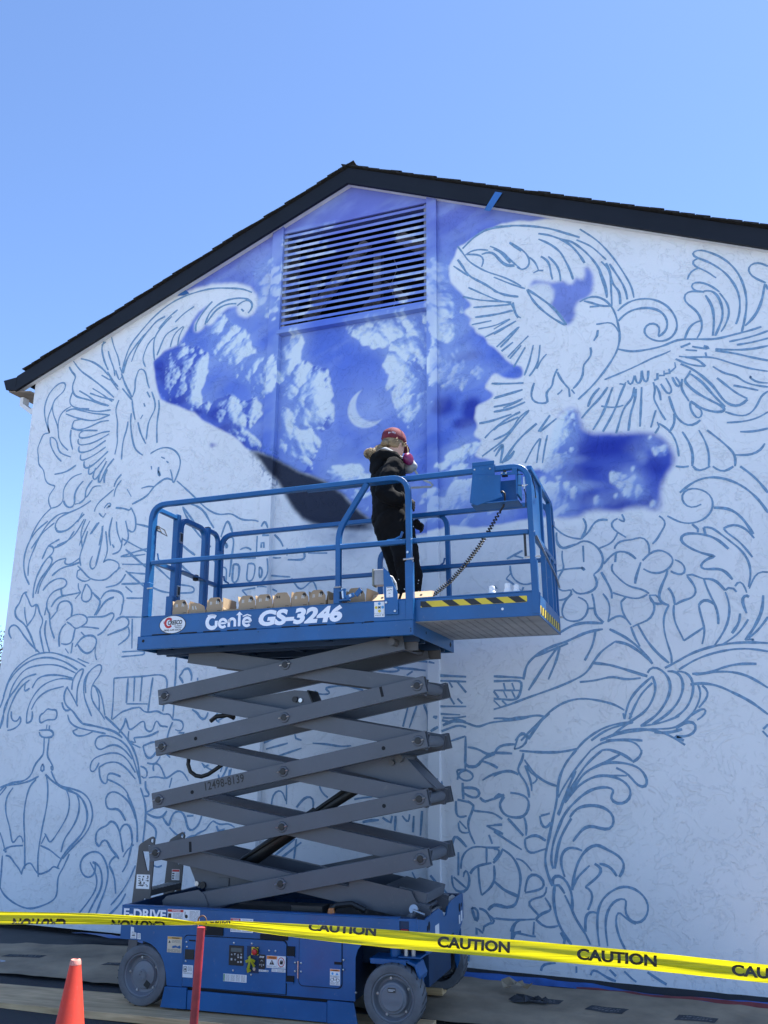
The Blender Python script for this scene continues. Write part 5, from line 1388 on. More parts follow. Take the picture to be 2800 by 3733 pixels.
# ---- wheels
def wheel(u,v0,z,r,sgn,hubr,steer=0,label=None):
    w=.12; T=Matrix.Translation((u,v0,z))@Matrix.Rotation(steer,4,'Z')
    A=(0,sgn,0)   # outward axis is -sgn: v0 is outer face
    t=G().lathe([(r*.70,.012),(r*.74,.002),(r*.90,.0),(r*.965,.004),(r,.018),(r,w-.018),(r*.96,w),(r*.7,w)],(0,0,0),A,56)
    root=ob('wheel',t,tyrem,lift,label,smooth=35,M=T)
    g=G().lathe([(r*.71,.010),(r*.68,.006),(r*.655,.010),(r*.62,.035),(r*.58,.045),(r*.50,.047),(r*.485,.040),(r*.47,.040)],(0,0,0),A,56); ob('rim',g,rimm,root,smooth=30)
    if hubr:
        g=G().lathe([(r*.48,.046),(r*.475,.012),(r*.45,.004),(r*.40,.002),(r*.385,-.004),(r*.355,-.009),(0,-.010)],(0,0,0),A,48); hb=ob('hub_cover',g,rimm,root,smooth=30)
        g=G(); g.box(-.026,.026,-.0115*sgn-.0005,-.0115*sgn+.0005,.035,.062); ob('hub_plate',g,mat('hub_label',(.05,.05,.05),.4),hb)
        g=G(); g.box(-.022,.022,-.0125*sgn-.0003,-.0125*sgn+.0003,.05,.053); g.box(-.022,.01,-.0125*sgn-.0003,-.0125*sgn+.0003,.043,.046); ob('hub_print',g,white,hb)
        if sgn>0: flat_text('embossed_lettering','Genie',(-.05,-.0118,-.035),(1,0,0),(0,0,1),.10,.035,rimm,hb,.02)
    else:
        g=G().lathe([(r*.48,.044),(r*.44,.030),(r*.42,.028),(r*.22,.026),(r*.17,.020),(r*.16,.016),(0,.016)],(0,0,0),A,48); hb=ob('hub_cover',g,rimm,root,smooth=30)
        g=G()
        for k in range(6): a=k*math.pi/3; g.cyl((r*.115*math.cos(a),sgn*.016,r*.115*math.sin(a)),(r*.115*math.cos(a),sgn*.011,r*.115*math.sin(a)),r*.028,8)
        ob('hub_bolt',g,rimm,hb)
        g=G(); g.obox((.035,sgn*.0262,-.060),(.012,0,.017),(0,.0008,0),(.017,0,-.012)) ; ob('hub_plate',g,black,hb)
    for k in range(5):
        a=R(100+72*k); c=(r*.56*math.cos(a),0,r*.56*math.sin(a)); g=G(); g.cyl((c[0],sgn*.047,c[2]),(c[0],sgn*.034,c[2]),r*.045,6); g.cyl((c[0],sgn*.036,c[2]),(c[0],sgn*.027,c[2]),r*.022,8); ob('lug_nut',g,steel,root)
    g=G()
    for k in range(26):   # tread grooves on the rolling face
        a=2*math.pi*k/26; ct,st=math.cos(a),math.sin(a)
        g.obox((r*ct,sgn*(w*.5),r*st),(-.004*st,.0,.004*ct),(-.02*st,w*.42,.02*ct),(ct*.0012,0,st*.0012))
    ob('tread_groove',g,rubberhose,root)
    return root
wheel(-.025,-.004,.194,.196,1,False,R(0)); wheel(1.822,-.03,.178,.197,1,True,R(0))
wheel(-.025,WD+.004,.194,.196,-1,False); wheel(1.822,WD+.03,.178,.197,-1,True)
# rear wheel well, front knuckles and steering parts
g=G(); g.box(-.15,-.08,.006,.012,.33,.42); g.plate_uz(disc2(-.13,.345,.03,14),.004,.0058); ob('rear_corner_plate',g,greyplate,lift)
for s_ in (1,-1):
    V=(lambda a:a) if s_>0 else (lambda a:WD-a)
    g=G(); z0=.372
    def bx(x0,x1,a,b,z0,z1): y0,y1=sorted((V(a),V(b))); g.box(x0,x1,y0,y1,z0,z1)
    bx(1.655,1.915,.02,.20,.378,.392); bx(1.66,1.90,.015,.024,.36,.392); 
    y0,y1=sorted((V(.10),V(.115)))
    g.plate_uz([(1.90,.392),(1.96,.375),(1.99,.30),(1.99,.20),(1.965,.14),(1.95,.20),(1.95,.30),(1.905,.36)],y0,y1); y0,y1=sorted((V(.02),V(.19)))
    g.plate_uz([(1.90,.392),(1.965,.37),(1.992,.30),(1.985,.27),(1.955,.355),(1.90,.376)],y0,y1)
    g.cyl((1.80,V(.12),.392),(1.80,V(.12),.50),.036,18)
    bx(1.84,1.99,.05,.22,.395,.405); bx(1.84,1.99,.05,.22,.452,.462)
    ob('steering_knuckle',g,blue,lift,bevel=.002)
    g=G(); g.cyl((1.88,V(.09),.405),(1.88,V(.09),.452),.014,10); g.cyl((1.93,V(.09),.405),(1.93,V(.09),.452),.014,10); ob('steering_pin',g,steel,lift)
    g=G(); g.cyl((1.83,V(.13),.19),(1.83,V(.36),.19),.085,20); g.cyl((1.83,V(.30),.19),(1.83,V(.37),.19),.06,16); ob('drive_motor',g,black,lift)
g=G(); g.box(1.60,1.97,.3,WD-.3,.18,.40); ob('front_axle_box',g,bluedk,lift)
g=G(); g.box(1.855,1.9,.795,.797,.20,.245); s_=ob('yellow_tag',g,yellowink,lift,M=Matrix.Translation((.06,0,.03)))
g=G(); g.plate_uz([(1.94,.36),(1.99,.40),(1.99,.10),(1.965,.06),(1.94,.12)],WD-.06,WD-.05); ob('far_guard_plate',g,blue,lift)
# ---- entry ladder at the rear
for v in (.31,.74):
    # real holes: outline split into strips around the openings
    g=G()
    parts=[[(-.345,.60),(-.332,.78),(-.275,.60)],[(-.275,.60),(-.332,.78),(-.242,.64)],[(-.332,.78),(-.327,.832),(-.18,.832),(-.186,.70),(-.242,.64)],[(-.228,.638),(-.242,.64),(-.186,.70),(-.195,.60)],[(-.228,.638),(-.195,.60),(-.234,.60)],
      [(-.327,.832),(-.317,.968),(-.28,.968),(-.232,.832)],[(-.213,.832),(-.213,.968),(-.179,.968),(-.18,.832)],[(-.317,.968),(-.315,1.005),(-.305,1.02),(-.225,1.02),(-.225,.968)],[(-.225,.968),(-.225,1.025),(-.179,1.025),(-.179,.968)],[(-.305,1.02),(-.225,1.065),(-.225,1.02)],[(-.225,1.025),(-.225,1.065),(-.205,1.075),(-.19,1.073),(-.19,1.06),(-.214,1.055),(-.218,1.04),(-.20,1.025)],[(-.20,1.025),(-.19,1.04),(-.19,1.073),(-.176,1.05),(-.179,1.025)]]
    for q in parts: g.plate_uz(q,v,v+.012)
    lp=ob('ladder_side',g,greyplate,lift)
    if v<.5:
        s_=ob('sticker',G().box(-.315,-.20,v-.0022,v-.0008,.705,.805),white,lp); lines(s_,-.30,-.28,.72,.80,5,v-.0024,ink,31); g=G()
        rr=random.Random(4)
        for k in range(26): x=rr.uniform(-.29,-.215);z=rr.uniform(.715,.79); g.box(x,x+rr.uniform(.003,.014),v-.003,v-.0024,z,z+rr.uniform(.003,.012))
        ob('diagram_print',g,ink,s_)
        s_=ob('sticker',G().box(-.225,-.185,v-.0022,v-.0008,.985,1.012),white,lp); ETXT('3',-.21,.988,.01,.018,ink,s_,v-.0026)
    else:
        s_=ob('sticker',G().box(-.275,-.205,v-.0022,v-.0008,.715,.795),white,lp); ob('red_band',G().box(-.272,-.208,v-.003,v-.0024,.777,.793),redink,s_); lines(s_,-.24,-.208,.72,.772,6,v-.0024,inkgrey,33); lines(s_,-.27,-.25,.72,.772,3,v-.0024,ink,34,.6)
g=G(); g.box(-.30,-.19,.322,.74,.655,.695); ob('ladder_rung',g,greyplate,lift,bevel=.003)
g=G()
for k in range(9): g.obox((-.245,.35+k*.045,.697),(.05,.012,0),(0,.004,0),(0,0,.003))
ob('rung_tread',g,steel,lift)
# ---- scissor stack
UL,UR=-.095,1.955
ZL=[.592,.973,1.348,1.734,2.116,2.47]; ZR=[.62,.977,1.361,1.747,2.124,2.455]
AH,AW=.115,.058
def arm(u0,z0,u1,z1,v,ext0=.055,ext1=.06,m=grey,h=AH,name='scissor_arm',w=AW,label=None):
    d=Vector((u1-u0,0,z1-z0)).normalized(); n=Vector((-d.z,0,d.x)); a=Vector((u0,v,z0))-d*ext0; b=Vector((u1,v,z1))+d*ext1
    # square tube with an open end: outer walls
    g=G(); t=.006; hw=w/2; hh=h/2
    prof=[(-hw,-hh),(hw,-hh),(hw,hh),(-hw,hh)]; inn=[(-hw+t,-hh+t),(hw-t,-hh+t),(hw-t,hh-t),(-hw+t,hh-t)]
    Y=Vector((0,1,0)); ring=lambda P,pr:[P+Y*p+n*q for p,q in pr]
    ins=.25
    vs=ring(a,prof)+ring(b,prof)+ring(a,inn)+ring(b,inn)+ring(a+d*ins,inn)+ring(b-d*ins,inn)
    fs=[(i,(i+1)%4,4+(i+1)%4,4+i) for i in range(4)]
    for o,i_,s in ((0,8,16),(4,12,20)):
        fs+=[(o+k,o+(k+1)%4,i_+(k+1)%4,i_+k) for k in range(4)]+[(i_+k,i_+(k+1)%4,s+(k+1)%4,s+k) for k in range(4)]+[(s,s+1,s+2,s+3)]
    g.add(vs,fs); return ob(name,g,m,lift,label,bevel=.002)
V1,V2,V3,V4=.235,.315,.78,.86
def pin(u,z,cap=True,v0=None):
    v0=V1-AW/2 if v0 is None else v0
    g=G(); g.cyl((u,v0-.001,z),(u,V4+AW/2,z),.022,16); p=ob('pivot_pin',g,greyplate,lift)
    if cap:
        g=G(); g.lathe([(.016,-.012),(.034,-.010),(.038,-.004),(.038,.0),],(u,v0,z),(0,1,0),20); g.lathe([(.0,-.006),(.018,-.006)],(u,v0-.004,z),(0,1,0),16); ob('pin_collar',g,grey,p,smooth=30)
        g=G(); g.lathe([(0,-.018),(.022,-.017),(.024,-.013),(.024,-.004)],(u,v0,z),(0,1,0),18); ob('pin_cap',g,black,p,smooth=30)
        g=G(); g.cyl((u-.042,v0-.016,z-.006),(u-.024,v0-.016,z-.002),.005,6); g.cyl((u+.024,v0-.016,z+.004),(u+.042,v0-.016,z+.010),.005,6); ob('cotter_pin',g,steel,p)
for k in range(5):
    e0=.06 if k else .18
    z0,z1=ZL[k],ZR[k+1]
    u0,u1=UL,UR
    if k==0: u0=.02; z0=.60
    if k==4: u1=1.80; z1=2.43
    arm(u0,z0,u1,z1,V1,ext0=.06 if k else .03); arm(u0,z0,u1,z1,V4,ext0=.06 if k else .03)
    # inner, falling to the right
    za,zb=ZL[k+1],ZR[k]
    ua,ub=UL,UR
    if k==4: ua=.05; za=2.43
    if k==0: ub=1.92; zb=.632
    arm(ua,za,ub,zb,V2,ext0=.0,ext1=.04 if k else .06); arm(ua,za,ub,zb,V3,ext0=.0,ext1=.04 if k else .06)
    uc=(UL+UR)/2; zc=(ZL[k]+ZR[k+1])/2 if 0<k<4 else (.790 if k==0 else 2.314)
    pin(uc,zc)
    if k: pin(UL,ZL[k]); pin(UR,ZR[k])
    g=G(); g.cyl((UR+.0,V2+AW/2,ZR[k]),(UR,V3-AW/2,ZR[k]),.04,20) if k else g.cyl((1.90,.1,.632),(1.90,1.05,.632),.016,14); ob('cross_tube',g,grey,lift,smooth=30)
    if k:
        g=G(); g.cyl((UL,V2+AW/2,ZL[k]),(UL,V3-AW/2,ZL[k]),.03,16); ob('cross_tube',g,grey,lift,smooth=30)
# small holes and drain slots on the near arms
g=G()
for u,z in ((.195,1.785+.005),(1.699,1.700),(.187,1.402),(1.699,1.314)): g.lathe([(0,-.0012),(.014,-.0012)],(u,V1-AW/2,z),(0,1,0),14)
ob('arm_hole',g,blackvoid,lift)
g=G()
for (u0,z0,u1,z1) in ((1.679,2.128,1.697,2.052),(.190,1.052,.196,.985)):
    d=Vector((u1-u0,0,z1-z0)).normalized(); g.obox(((u0+u1)/2,V1-AW/2-.0008,(z0+z1)/2),d*.036,(0,.0006,0),Vector((d.z,0,-d.x))*.010)
ob('arm_slot',g,blackvoid,lift)
# stencilled number along the third arm
dd=Vector((UR-UL,0,ZR[3]-ZL[2])).normalized(); nn=Vector((-dd.z,0,dd.x))
flat_text('stencilled_number','12498-8139',Vector((.300,V1-AW/2-.0016,1.412)),dd,nn,.325,.060,ink,lift,.012,0,1.05)
# lift cylinder, brackets and hoses
g=G(); g.cyl((.35,.55,.80),(1.05,.55,1.235),.055,20); ob('lift_cylinder',g,black,lift,smooth=30)
g=G(); g.cyl((1.05,.55,1.235),(1.40,.55,1.43),.035,16); ob('cylinder_rod',g,rubberhose,lift,smooth=30)
for dv in (.06,.085,.11):
    g=G(); g.tube([(.25,.45+dv,.78),(.5,.44+dv,.93),(.8,.44+dv,1.10),(1.1,.45+dv,1.29),(1.35,.47+dv,1.45)],.014,7); ob('hydraulic_hose',g,rubberhose,lift,smooth=True)
g=G(); g.tube([(-.03,.5,1.66),(-.034,.5,1.60),(-.01,.5,1.545),(.04,.5,1.515),(.09,.5,1.508),(.15,.5,1.525),(.21,.5,1.56),(.29,.5,1.61)],.016,8); ob('hydraulic_hose',g,rubberhose,lift,smooth=True)
g=G(); g.tube([(.15,.5,1.93),(.2,.5,1.965),(.27,.5,1.97),(.3,.5,1.975),(.36,.5,1.95)],.018,8); ob('hydraulic_hose',g,rubberhose,lift,smooth=True)
ob('cylinder_bracket',G().plate_uz([(1.29,1.56),(1.60,1.665),(1.75,1.655),(1.80,1.635),(2.0,1.43),(1.85,1.42),(1.55,1.50)],.40,.41),grey,lift)
ob('cylinder_bracket',G().plate_uz([(1.29,1.56),(1.60,1.665),(1.75,1.655),(1.80,1.635),(2.0,1.43),(1.85,1.42),(1.55,1.50)],.68,.69),grey,lift)
g=G(); g.cyl((1.76,.36,1.63),(1.76,.74,1.63),.028,16); g.cyl((1.70,.375,1.60),(1.70,.39,1.60),.02,12); ob('bracket_pin',g,greyplate,lift,smooth=30)
g=G(); g.obox((1.88,.55,1.53),(.13,0,-.11),(0,.12,0),(.006,0,.007)); ob('bracket_web',g,grey,lift)
ob('cylinder_bracket',G().plate_uz([(.45,2.08),(.92,2.14),(1.02,2.13),(1.10,1.98),(.90,1.975)],.40,.41),grey,lift)
g=G(); g.obox((1.06,.5,2.06),(.035,0,-.075),(0,.10,0),(.004,0,.002)); ob('bracket_web',g,rubberhose,lift)
g=G(); g.cyl((.93,.38,2.07),(.93,.66,2.07),.022,14); ob('bracket_pin',g,black,lift); g=G(); g.cyl((.975,.385,2.062),(.975,.40,2.062),.016,12); ob('bracket_bolt',g,steel,lift)
ob('cylinder_bracket',G().plate_uz([(.07,.885),(.62,.80),(.70,.72),(.16,.715)],.40,.41),grey,lift)
g=G(); g.cyl((.205,.385,.735),(.205,.66,.735),.024,14); ob('bracket_pin',g,black,lift); g=G(); g.cyl((.155,.385,.745),(.155,.40,.745),.017,12); ob('bracket_bolt',g,steel,lift); g=G(); g.box(.33,.42,.39,.399,.735,.79); ob('bracket_pad',g,grey,lift)
# arm feet
for v in (V2,V3):
    s=-1 if v==V2 else 1
    g=G(); y0,y1=v-.036,v+.036
    g.plate_uz([(1.42,.84),(1.70,.79),(1.86,.765),(1.90,.69),(2.0,.645),(1.99,.61),(1.93,.60),(1.60,.63),(1.40,.73)],v-.034,v-.028); ob('arm_foot_plate',g,grey,lift)
g=G(); g.obox((1.86,.55,.735),(.10,0,-.02),(0,.24,0),(.008,0,.035)); g.obox((1.80,.55,.765),(.13,0,-.028),(0,.235,0),(.001,0,.004)); ob('foot_crossbox',g,grey,lift,bevel=.003)
g=G(); g.cyl((1.90,.2,.665),(1.90,.225,.655),.03,16,); g.cyl((1.90,.19,.66),(1.98,.19,.635),.010,8); ob('pivot_bolt',g,steel,lift,smooth=30)
g=G(); g.cyl((1.93,.5,.60),(1.93,1.12,.60),.014,12); g.cyl((1.95,.85,.62),(1.95,1.05,.62),.022,12); ob('front_cross_rod',g,steel,lift)
g=G(); g.plate_uz([(.0,.66),(.02,.68),(.28,.73),(.33,.70),(.36,.64),(.36,.60),(.0,.62)],V1-AW/2-.008,V1-AW/2-.002); ob('arm_foot_plate',g,grey,lift)
g=G(); g.lathe([(0,.03),(.018,.03),(.022,.012),(.026,0),(.0,0)],(1.37,.06,.641),(0,0,1),18); ob('amber_beacon',g,mat('amber_plastic',(.45,.14,.02),.3),lift,smooth=30)
g=G(); g.box(1.05,1.28,.12,.25,.60,.668); ob('battery_box',g,black,lift); g=G(); g.tube([(1.30,.18,.62),(1.36,.18,.67),(1.46,.2,.68),(1.55,.22,.64)],.02,8); ob('hydraulic_hose',g,rubberhose,lift)
# ================================================================ PLATFORM
PWD=1.15
ob('platform_side_beam',G().plate_uz([(-.237,2.455),(1.994,2.455),(1.994,2.563),(-.237,2.559)],-.004,.03),blue,lift,label='lower beam of the platform side',bevel=.004)
tb=ob('toe_board',G().plate_uz([(-.217,2.56),(1.994,2.564),(1.994,2.706),(1.60,2.708),(-.145,2.708),(-.217,2.712)],.0,.014),blue,lift,bevel=.003)
g=G(); g.box(-.15,1.93,-.001,.03,2.7065,2.712); ob('toe_board_flange',g,blue,tb)
g=G()
for a,b in ((-.107,.055),(.137,.283),(.339,.484),(.541,.635),(.691,.784),(.989,1.133),(1.204,1.345),(1.415,1.557),(1.635,1.705)): g.box(a,b,-.0052,-.0006,2.5605,2.5685)
g.box(1.615,1.627,-.0052,-.004,2.555,2.561)
ob('weld_slot',g,blackvoid,tb)
g=G()
for z in (2.483,2.500): g.box(1.975,1.982,-.0048,-.0042,z-.005,z+.005)
for z in (2.478,2.494): g.box(-.232,-.225,-.0048,-.0042,z-.004,z+.004)
g.lathe([(0,-.0048),(.012,-.0048)],(-.182,0,2.522),(0,1,0),14)
g.lathe([(0,-.0048),(.004,-.0048)],(1.1,0,2.545),(0,1,0),8); g.lathe([(0,-.0048),(.004,-.0048)],(.80,0,2.54),(0,1,0),8)
ob('beam_hole',g,blackvoid,lift)
ob('platform_side_beam',G().box(-.237,1.994,PWD-.03,PWD,2.455,2.56),blue,lift); ob('toe_board',G().box(-.217,1.994,PWD-.014,PWD,2.56,2.71),blue,lift)
ob('toe_board',G().box(-.225,-.212,.03,PWD-.03,2.455,2.705),blue,lift)
ob('platform_floor',G().box(-.21,1.98,.014,PWD-.014,2.515,2.53),greyplate,lift)
g=G(); g.box(-.236,1.992,.03,PWD-.03,2.457,2.462)
g=G()
for v in (.22,.36,.78,.92): g.box(-.2,1.97,v,v+.03,2.44,2.513)
for u in (-.1,.35,.8,1.25,1.7): g.box(u,u+.05,.03,PWD-.03,2.47,2.514)
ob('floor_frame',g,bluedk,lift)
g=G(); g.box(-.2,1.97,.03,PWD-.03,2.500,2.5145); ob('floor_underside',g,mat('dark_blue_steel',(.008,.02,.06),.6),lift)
# right end member of the main deck
ob('platform_end_beam',G().plate_vz([(.0,2.455),(1.13,2.455),(1.13,2.53),(1.075,2.566),(.0,2.563)],1.985,1.996),blue,lift,bevel=.003)
g=G(); g.plate_vz([(1.0,2.50),(1.03,2.485),(1.06,2.51),(1.03,2.53)],1.9965,1.9975); g.lathe([(0,.0015),(.012,.0015)],(1.996,.32,2.51),(1,0,0),12); ob('end_beam_hole',g,blackvoid,lift)
g=G(); g.cyl((1.80,.10,2.43),(1.80,1.0,2.43),.025,14); g.box(1.6,1.95,.25,.27,2.38,2.455); g.box(1.6,1.95,.88,.90,2.38,2.455); ob('slide_bracket',g,greyplate,lift)
g=G()
for k in range(3): g.tube([(1.45,.3+.1*k,2.42),(1.6,.32+.1*k,2.405),(1.75,.35+.1*k,2.425),(1.9,.4+.1*k,2.41)],.010,6)
ob('deck_cable',g,rubberhose,lift)
# extension deck
ext=G(); 
ob('extension_toe_board',G().plate_uz([(1.90,2.555),(2.872,2.545),(2.885,2.70),(2.875,2.712),(1.90,2.712)],.045,.058),blue,lift,bevel=.002)
g=G(); g.box(1.9,2.875,.040,.075,2.7125,2.7205); ob('extension_flange',g,blue,lift)
ob('extension_toe_board',G().plate_uz([(1.90,2.555),(2.855,2.548),(2.86,2.70),(1.90,2.712)],1.09,1.10),blue,lift)
ob('extension_end_board',G().plate_vz([(.058,2.548),(1.10,2.548),(1.10,2.69),(.5,2.70),(.058,2.705)],2.858,2.870),blue,lift,bevel=.002)
g=G(); g.box(2.8705,2.8715,.09,1.06,2.565,2.625); ez=ob('end_hazard_strip',g,yellowink,lift)
for k in range(9):
    v=.11+k*.108; ob('black_stripe',G().plate_vz([(v,2.566),(v+.05,2.566),(v+.085,2.624),(v+.035,2.624)],2.8717,2.8725),ink,ez)
under=mat('bare_galvanised_underside',(.42,.42,.41),.55,metal=.2,var=.18,vscale=2.5,dirt=.1)
ob('extension_floor',G().box(1.6,2.858,.058,1.09,2.550,2.562),under,lift)
g=G()
for i in range(13):
    for j in range(20):
        u=2.05+i*.060; v=.12+j*.048
        g.obox((u,v,2.5494),(.0075,0,0),(0,.0035,0),(0,0,.0004))
ob('perforation',g,blackvoid,lift,kind='stuff')
hz=ob('hazard_strip',G().plate_uz([(2.04,2.651),(2.784,2.642),(2.792,2.648),(2.792,2.682),(2.786,2.686),(2.04,2.694)],.0425,.0445),yellowink,lift)
for k in range(5):
    u=2.04+k*.155
    P=[(2.052,2.651),(2.125,2.650),(2.075,2.6935),(2.04,2.694),(2.04,2.664)] if k==0 else [(u+.055,2.6505-(u-2.04)*.0105),(u+.13,2.6497-(u-2.04)*.0105),(u+.075,2.6935-(u+.07-2.04)*.0107),(u,2.6935-(u-2.04)*.0107)]
    ob('black_stripe',G().plate_uz(P,.0408,.0422),ink,hz)
g=G(); g.lathe([(0,-.0012),(.009,-.0012)],(2.62,.045,2.605),(0,1,0),10); ob('paint_chip',g,white,lift)
# ---- lettering on the toe board
sk_=flat_text('lettering','GS-3246',(.800,-.0018,2.580),(1,0,0),(.0,0,1),.665,.122,letter,lift,.05,.18,1.0)
# maker name in heavy rounded letters
def thick(path,w,close=False): g_=G(); g_.sq([(p[0],-.0022,p[1]) for p in path],w,.0008,(0,1,0)); return g_
def arc2(cx,cz,r,a0,a1,n=18,rz=None): return [(cx+r*math.cos(R(a0+(a1-a0)*i/n)),cz+(rz or r)*math.sin(R(a0+(a1-a0)*i/n))) for i in range(n+1)]
g=G()
def st(path,w): g.sweep([(p[0],-.0022,p[1]) for p in path],[(-w/2,-.0005),(w/2,-.0005),(w/2,.0005),(-w/2,.0005)],False,(0,-1,0))
bz=2.585
st(arc2(.412,bz+.050,.043,50,300,20,.045),.030); st([(.432,bz+.007),(.446,bz+.02),(.447,bz+.058)],.024); st([(.372,bz+.100),(.408,bz+.106),(.436,bz+.100)],.010)
st(arc2(.502,bz+.036,.030,0,320,18,.030),.021); st([(.475,bz+.036),(.532,bz+.036)],.014)
st([(.554,bz+.006),(.554,bz+.062)],.021); st([(.554,bz+.04)]+arc2(.580,bz+.042,.024,150,0,8)+[(.604,bz+.006)],.021)
st([(.640,bz+.006),(.640,bz+.090)],.021); g.plate_uz([(.612,bz+.090),(.668,bz+.090),(.640,bz+.116)],-.0028,-.0018)
st(arc2(.704,bz+.036,.030,0,320,18,.030),.021); st([(.677,bz+.036),(.734,bz+.036)],.014); st([(.668,bz+.078),(.705,bz+.090),(.738,bz+.078)],.010)
ob('lettering',g,letter,lift)
s_=ob('oval_sticker',G().plate_uz(disc2(.068,2.636,.117,40,.071),-.0016,-.0002),black,lift); ob('oval_face',G().plate_uz(disc2(.068,2.636,.111,40,.066),-.0024,-.0017),white,s_)
g=G(); P=arc2(.035,2.650,.030,40,320,16,.033); g.sweep([(p[0],-.003,p[1]) for p in P],[(-.009,-.0004),(.009,-.0004),(.009,.0004),(-.009,.0004)],False,(0,-1,0)); g.plate_uz([(-.012,2.662),(.004,2.662),(.004,2.656),(-.012,2.656)],-.0034,-.0026); g.plate_uz([(-.012,2.652),(.004,2.652),(.004,2.646),(-.010,2.646)],-.0034,-.0026); ob('red_emblem',g,redink,s_)
ETXT('CRESCO',.028,2.634,.125,.034,black,s_,-.0038,.035,.15); ETXT('EQUIPMENT',.085,2.618,.07,.009,ink,s_,-.0034,.02); ETXT('RENTALS',.095,2.606,.055,.009,ink,s_,-.0034,.02); ETXT('(800) 649-6629',-.006,2.583,.150,.018,ink,s_,-.0034,.015)
s_=ob('sticker',G().plate_uz([(1.709,2.596),(1.786,2.593),(1.786,2.703),(1.709,2.704)],-.0016,-.0002),white,lift)
pent=lambda x,z,r,a0=90:[(x+r*math.cos(R(a0+72*i)),z+r*math.sin(R(a0+72*i))) for i in range(5)]
g=G(); g.plate_uz(pent(1.748,2.690,.012),-.0024,-.0017); g.plate_uz(pent(1.772,2.663,.012,0),-.0024,-.0017); ob('blue_pentagon',g,blueink,s_)
g=G(); g.plate_uz(pent(1.724,2.663,.012,180),-.0024,-.0017); g.plate_uz(pent(1.748,2.637,.013,270),-.0024,-.0017); ob('yellow_pentagon',g,yellowink,s_)
g=G(); g.plate_uz([(1.739,2.672),(1.744,2.672),(1.748,2.667),(1.752,2.672),(1.757,2.672),(1.757,2.654),(1.752,2.654),(1.748,2.659),(1.744,2.654),(1.739,2.654)],-.0024,-.0017); g.box(1.710,1.785,-.0022,-.0017,2.620,2.6212); g.box(1.770,1.777,-.0022,-.0017,2.603,2.612); ob('emblem_print',g,ink,s_); ETXT('ampule',1.716,2.603,.045,.010,ink,s_,-.0024,.01)
# bracket plate with grey junction box
bp_=ob('side_bracket_plate',G().plate_uz([(1.783,2.952),(1.800,2.935),(1.826,2.905),(1.888,2.755),(1.890,2.603),(1.795,2.606),(1.787,2.76)],-.016,-.006),blue,lift,bevel=.002)
s_=ob('sticker',G().box(1.806,1.856,-.0185,-.0165,2.728,2.803),white,bp_); g=G(); g.box(1.81,1.853,-.0193,-.0186,2.797,2.800); g.sq([(1.815,-.019,2.775),(1.825,-.019,2.782),(1.832,-.019,2.777),(1.838,-.019,2.786),(1.845,-.019,2.778),(1.851,-.019,2.782)],.003,.001,(0,1,0)); g.box(1.823,1.838,-.0193,-.0186,2.755,2.758); g.box(1.825,1.836,-.0193,-.0186,2.735,2.7365); ob('fine_print',g,ink,s_)
g=G()
for u,z in ((1.805,2.693),(1.870,2.628)): g.lathe([(0,-.026),(.008,-.025),(.011,-.016)],(u,0,z),(0,1,0),10)
ob('plate_bolt',g,steel,bp_)
jb=ob('junction_box',G().box(1.70,1.782,.02,.09,2.83,2.945),mat('grey_enclosure',(.33,.33,.34),.5),lift,bevel=.004); ob('junction_lid',G().box(1.688,1.699,.016,.094,2.826,2.95),mat('olive_gasket',(.22,.22,.17),.6),jb)
g=G(); g.tube([(1.80,.05,2.90),(1.83,.05,2.885),(1.855,.05,2.84),(1.862,.05,2.79)],.008,7); ob('grey_conduit',g,mat('pale_conduit',(.6,.58,.55),.5),lift)
# ---- guard rails
RW=.038
def rail(name,path,w=RW,h=None,up=(0,1,0),par=None,m=None): 
    return ob(name,G().sq(path,w,h,up),m or blue,par or lift,bevel=.004)
def bend(P,r,n=6):   # round the corners of a polyline
    P=[Vector(p) for p in P]; out=[P[0]]
    for a,b,c in zip(P[:-2],P[1:-1],P[2:]):
        d1=(a-b).normalized(); d2=(c-b).normalized(); s=b+d1*r; e=b+d2*r
        for i in range(n+1): t=i/n; out.append(s*(1-t)**2+b*2*t*(1-t)+e*t*t)
    out.append(P[-1]); return out
vN=.016
ob('guard_rail',G().sq(bend([(-.186,vN,2.71),(-.186,vN,3.617),(1.972,vN,3.617),(1.972,vN,2.57)],.13,8),RW,.046,(0,1,0)),blue,lift,label='near top guard rail with rounded ends',bevel=.004)
rail('mid_rail',[(-.165,vN,3.140),(1.95,vN,3.130)],.034,.036)
ob('post_sleeve',G().sq([(-.180,vN,2.71),(-.180,vN,2.98)],.056,.06,(0,1,0)),blue,lift,bevel=.004)
ob('post_sleeve',G().sq([(1.972,vN,2.56),(1.972,vN,2.98)],.056,.05,(0,1,0)),blue,lift,bevel=.004)
ob('rail_post',G().sq(bend([(1.428,vN,2.725),(1.428,vN,3.26),(1.655,vN,3.60)],.09,6),RW,.042,(0,1,0)),blue,lift,bevel=.004)
ob('post_sleeve',G().sq([(1.422,vN,2.71),(1.422,vN,2.83)],.05,.05,(0,1,0)),blue,lift,bevel=.004)
g=G(); g.cyl((1.41,-.015,2.83),(1.46,-.015,2.83),.007,8); g.cyl((-.165,-.02,2.93),(-.12,-.02,2.93),.007,8); g.cyl((1.935,-.012,2.995),(2.01,-.012,2.995),.007,8); g.lathe([(0,-.006),(.009,-.006),(.009,.0)],(1.968,-.012,3.045),(0,1,0),8); ob('rail_lock_pin',g,steel,lift)
g=G(); g.tube([(-.13,.04,3.22),(-.12,.04,3.17),(-.085,.04,3.155),(-.04,.04,3.155)],.006,6); g.tube([(1.92,.03,3.21),(1.905,.03,3.175),(1.86,.03,3.155),(1.80,.03,3.153)],.010,6); ob('gusset_rod',g,blue,lift)
vF=1.125
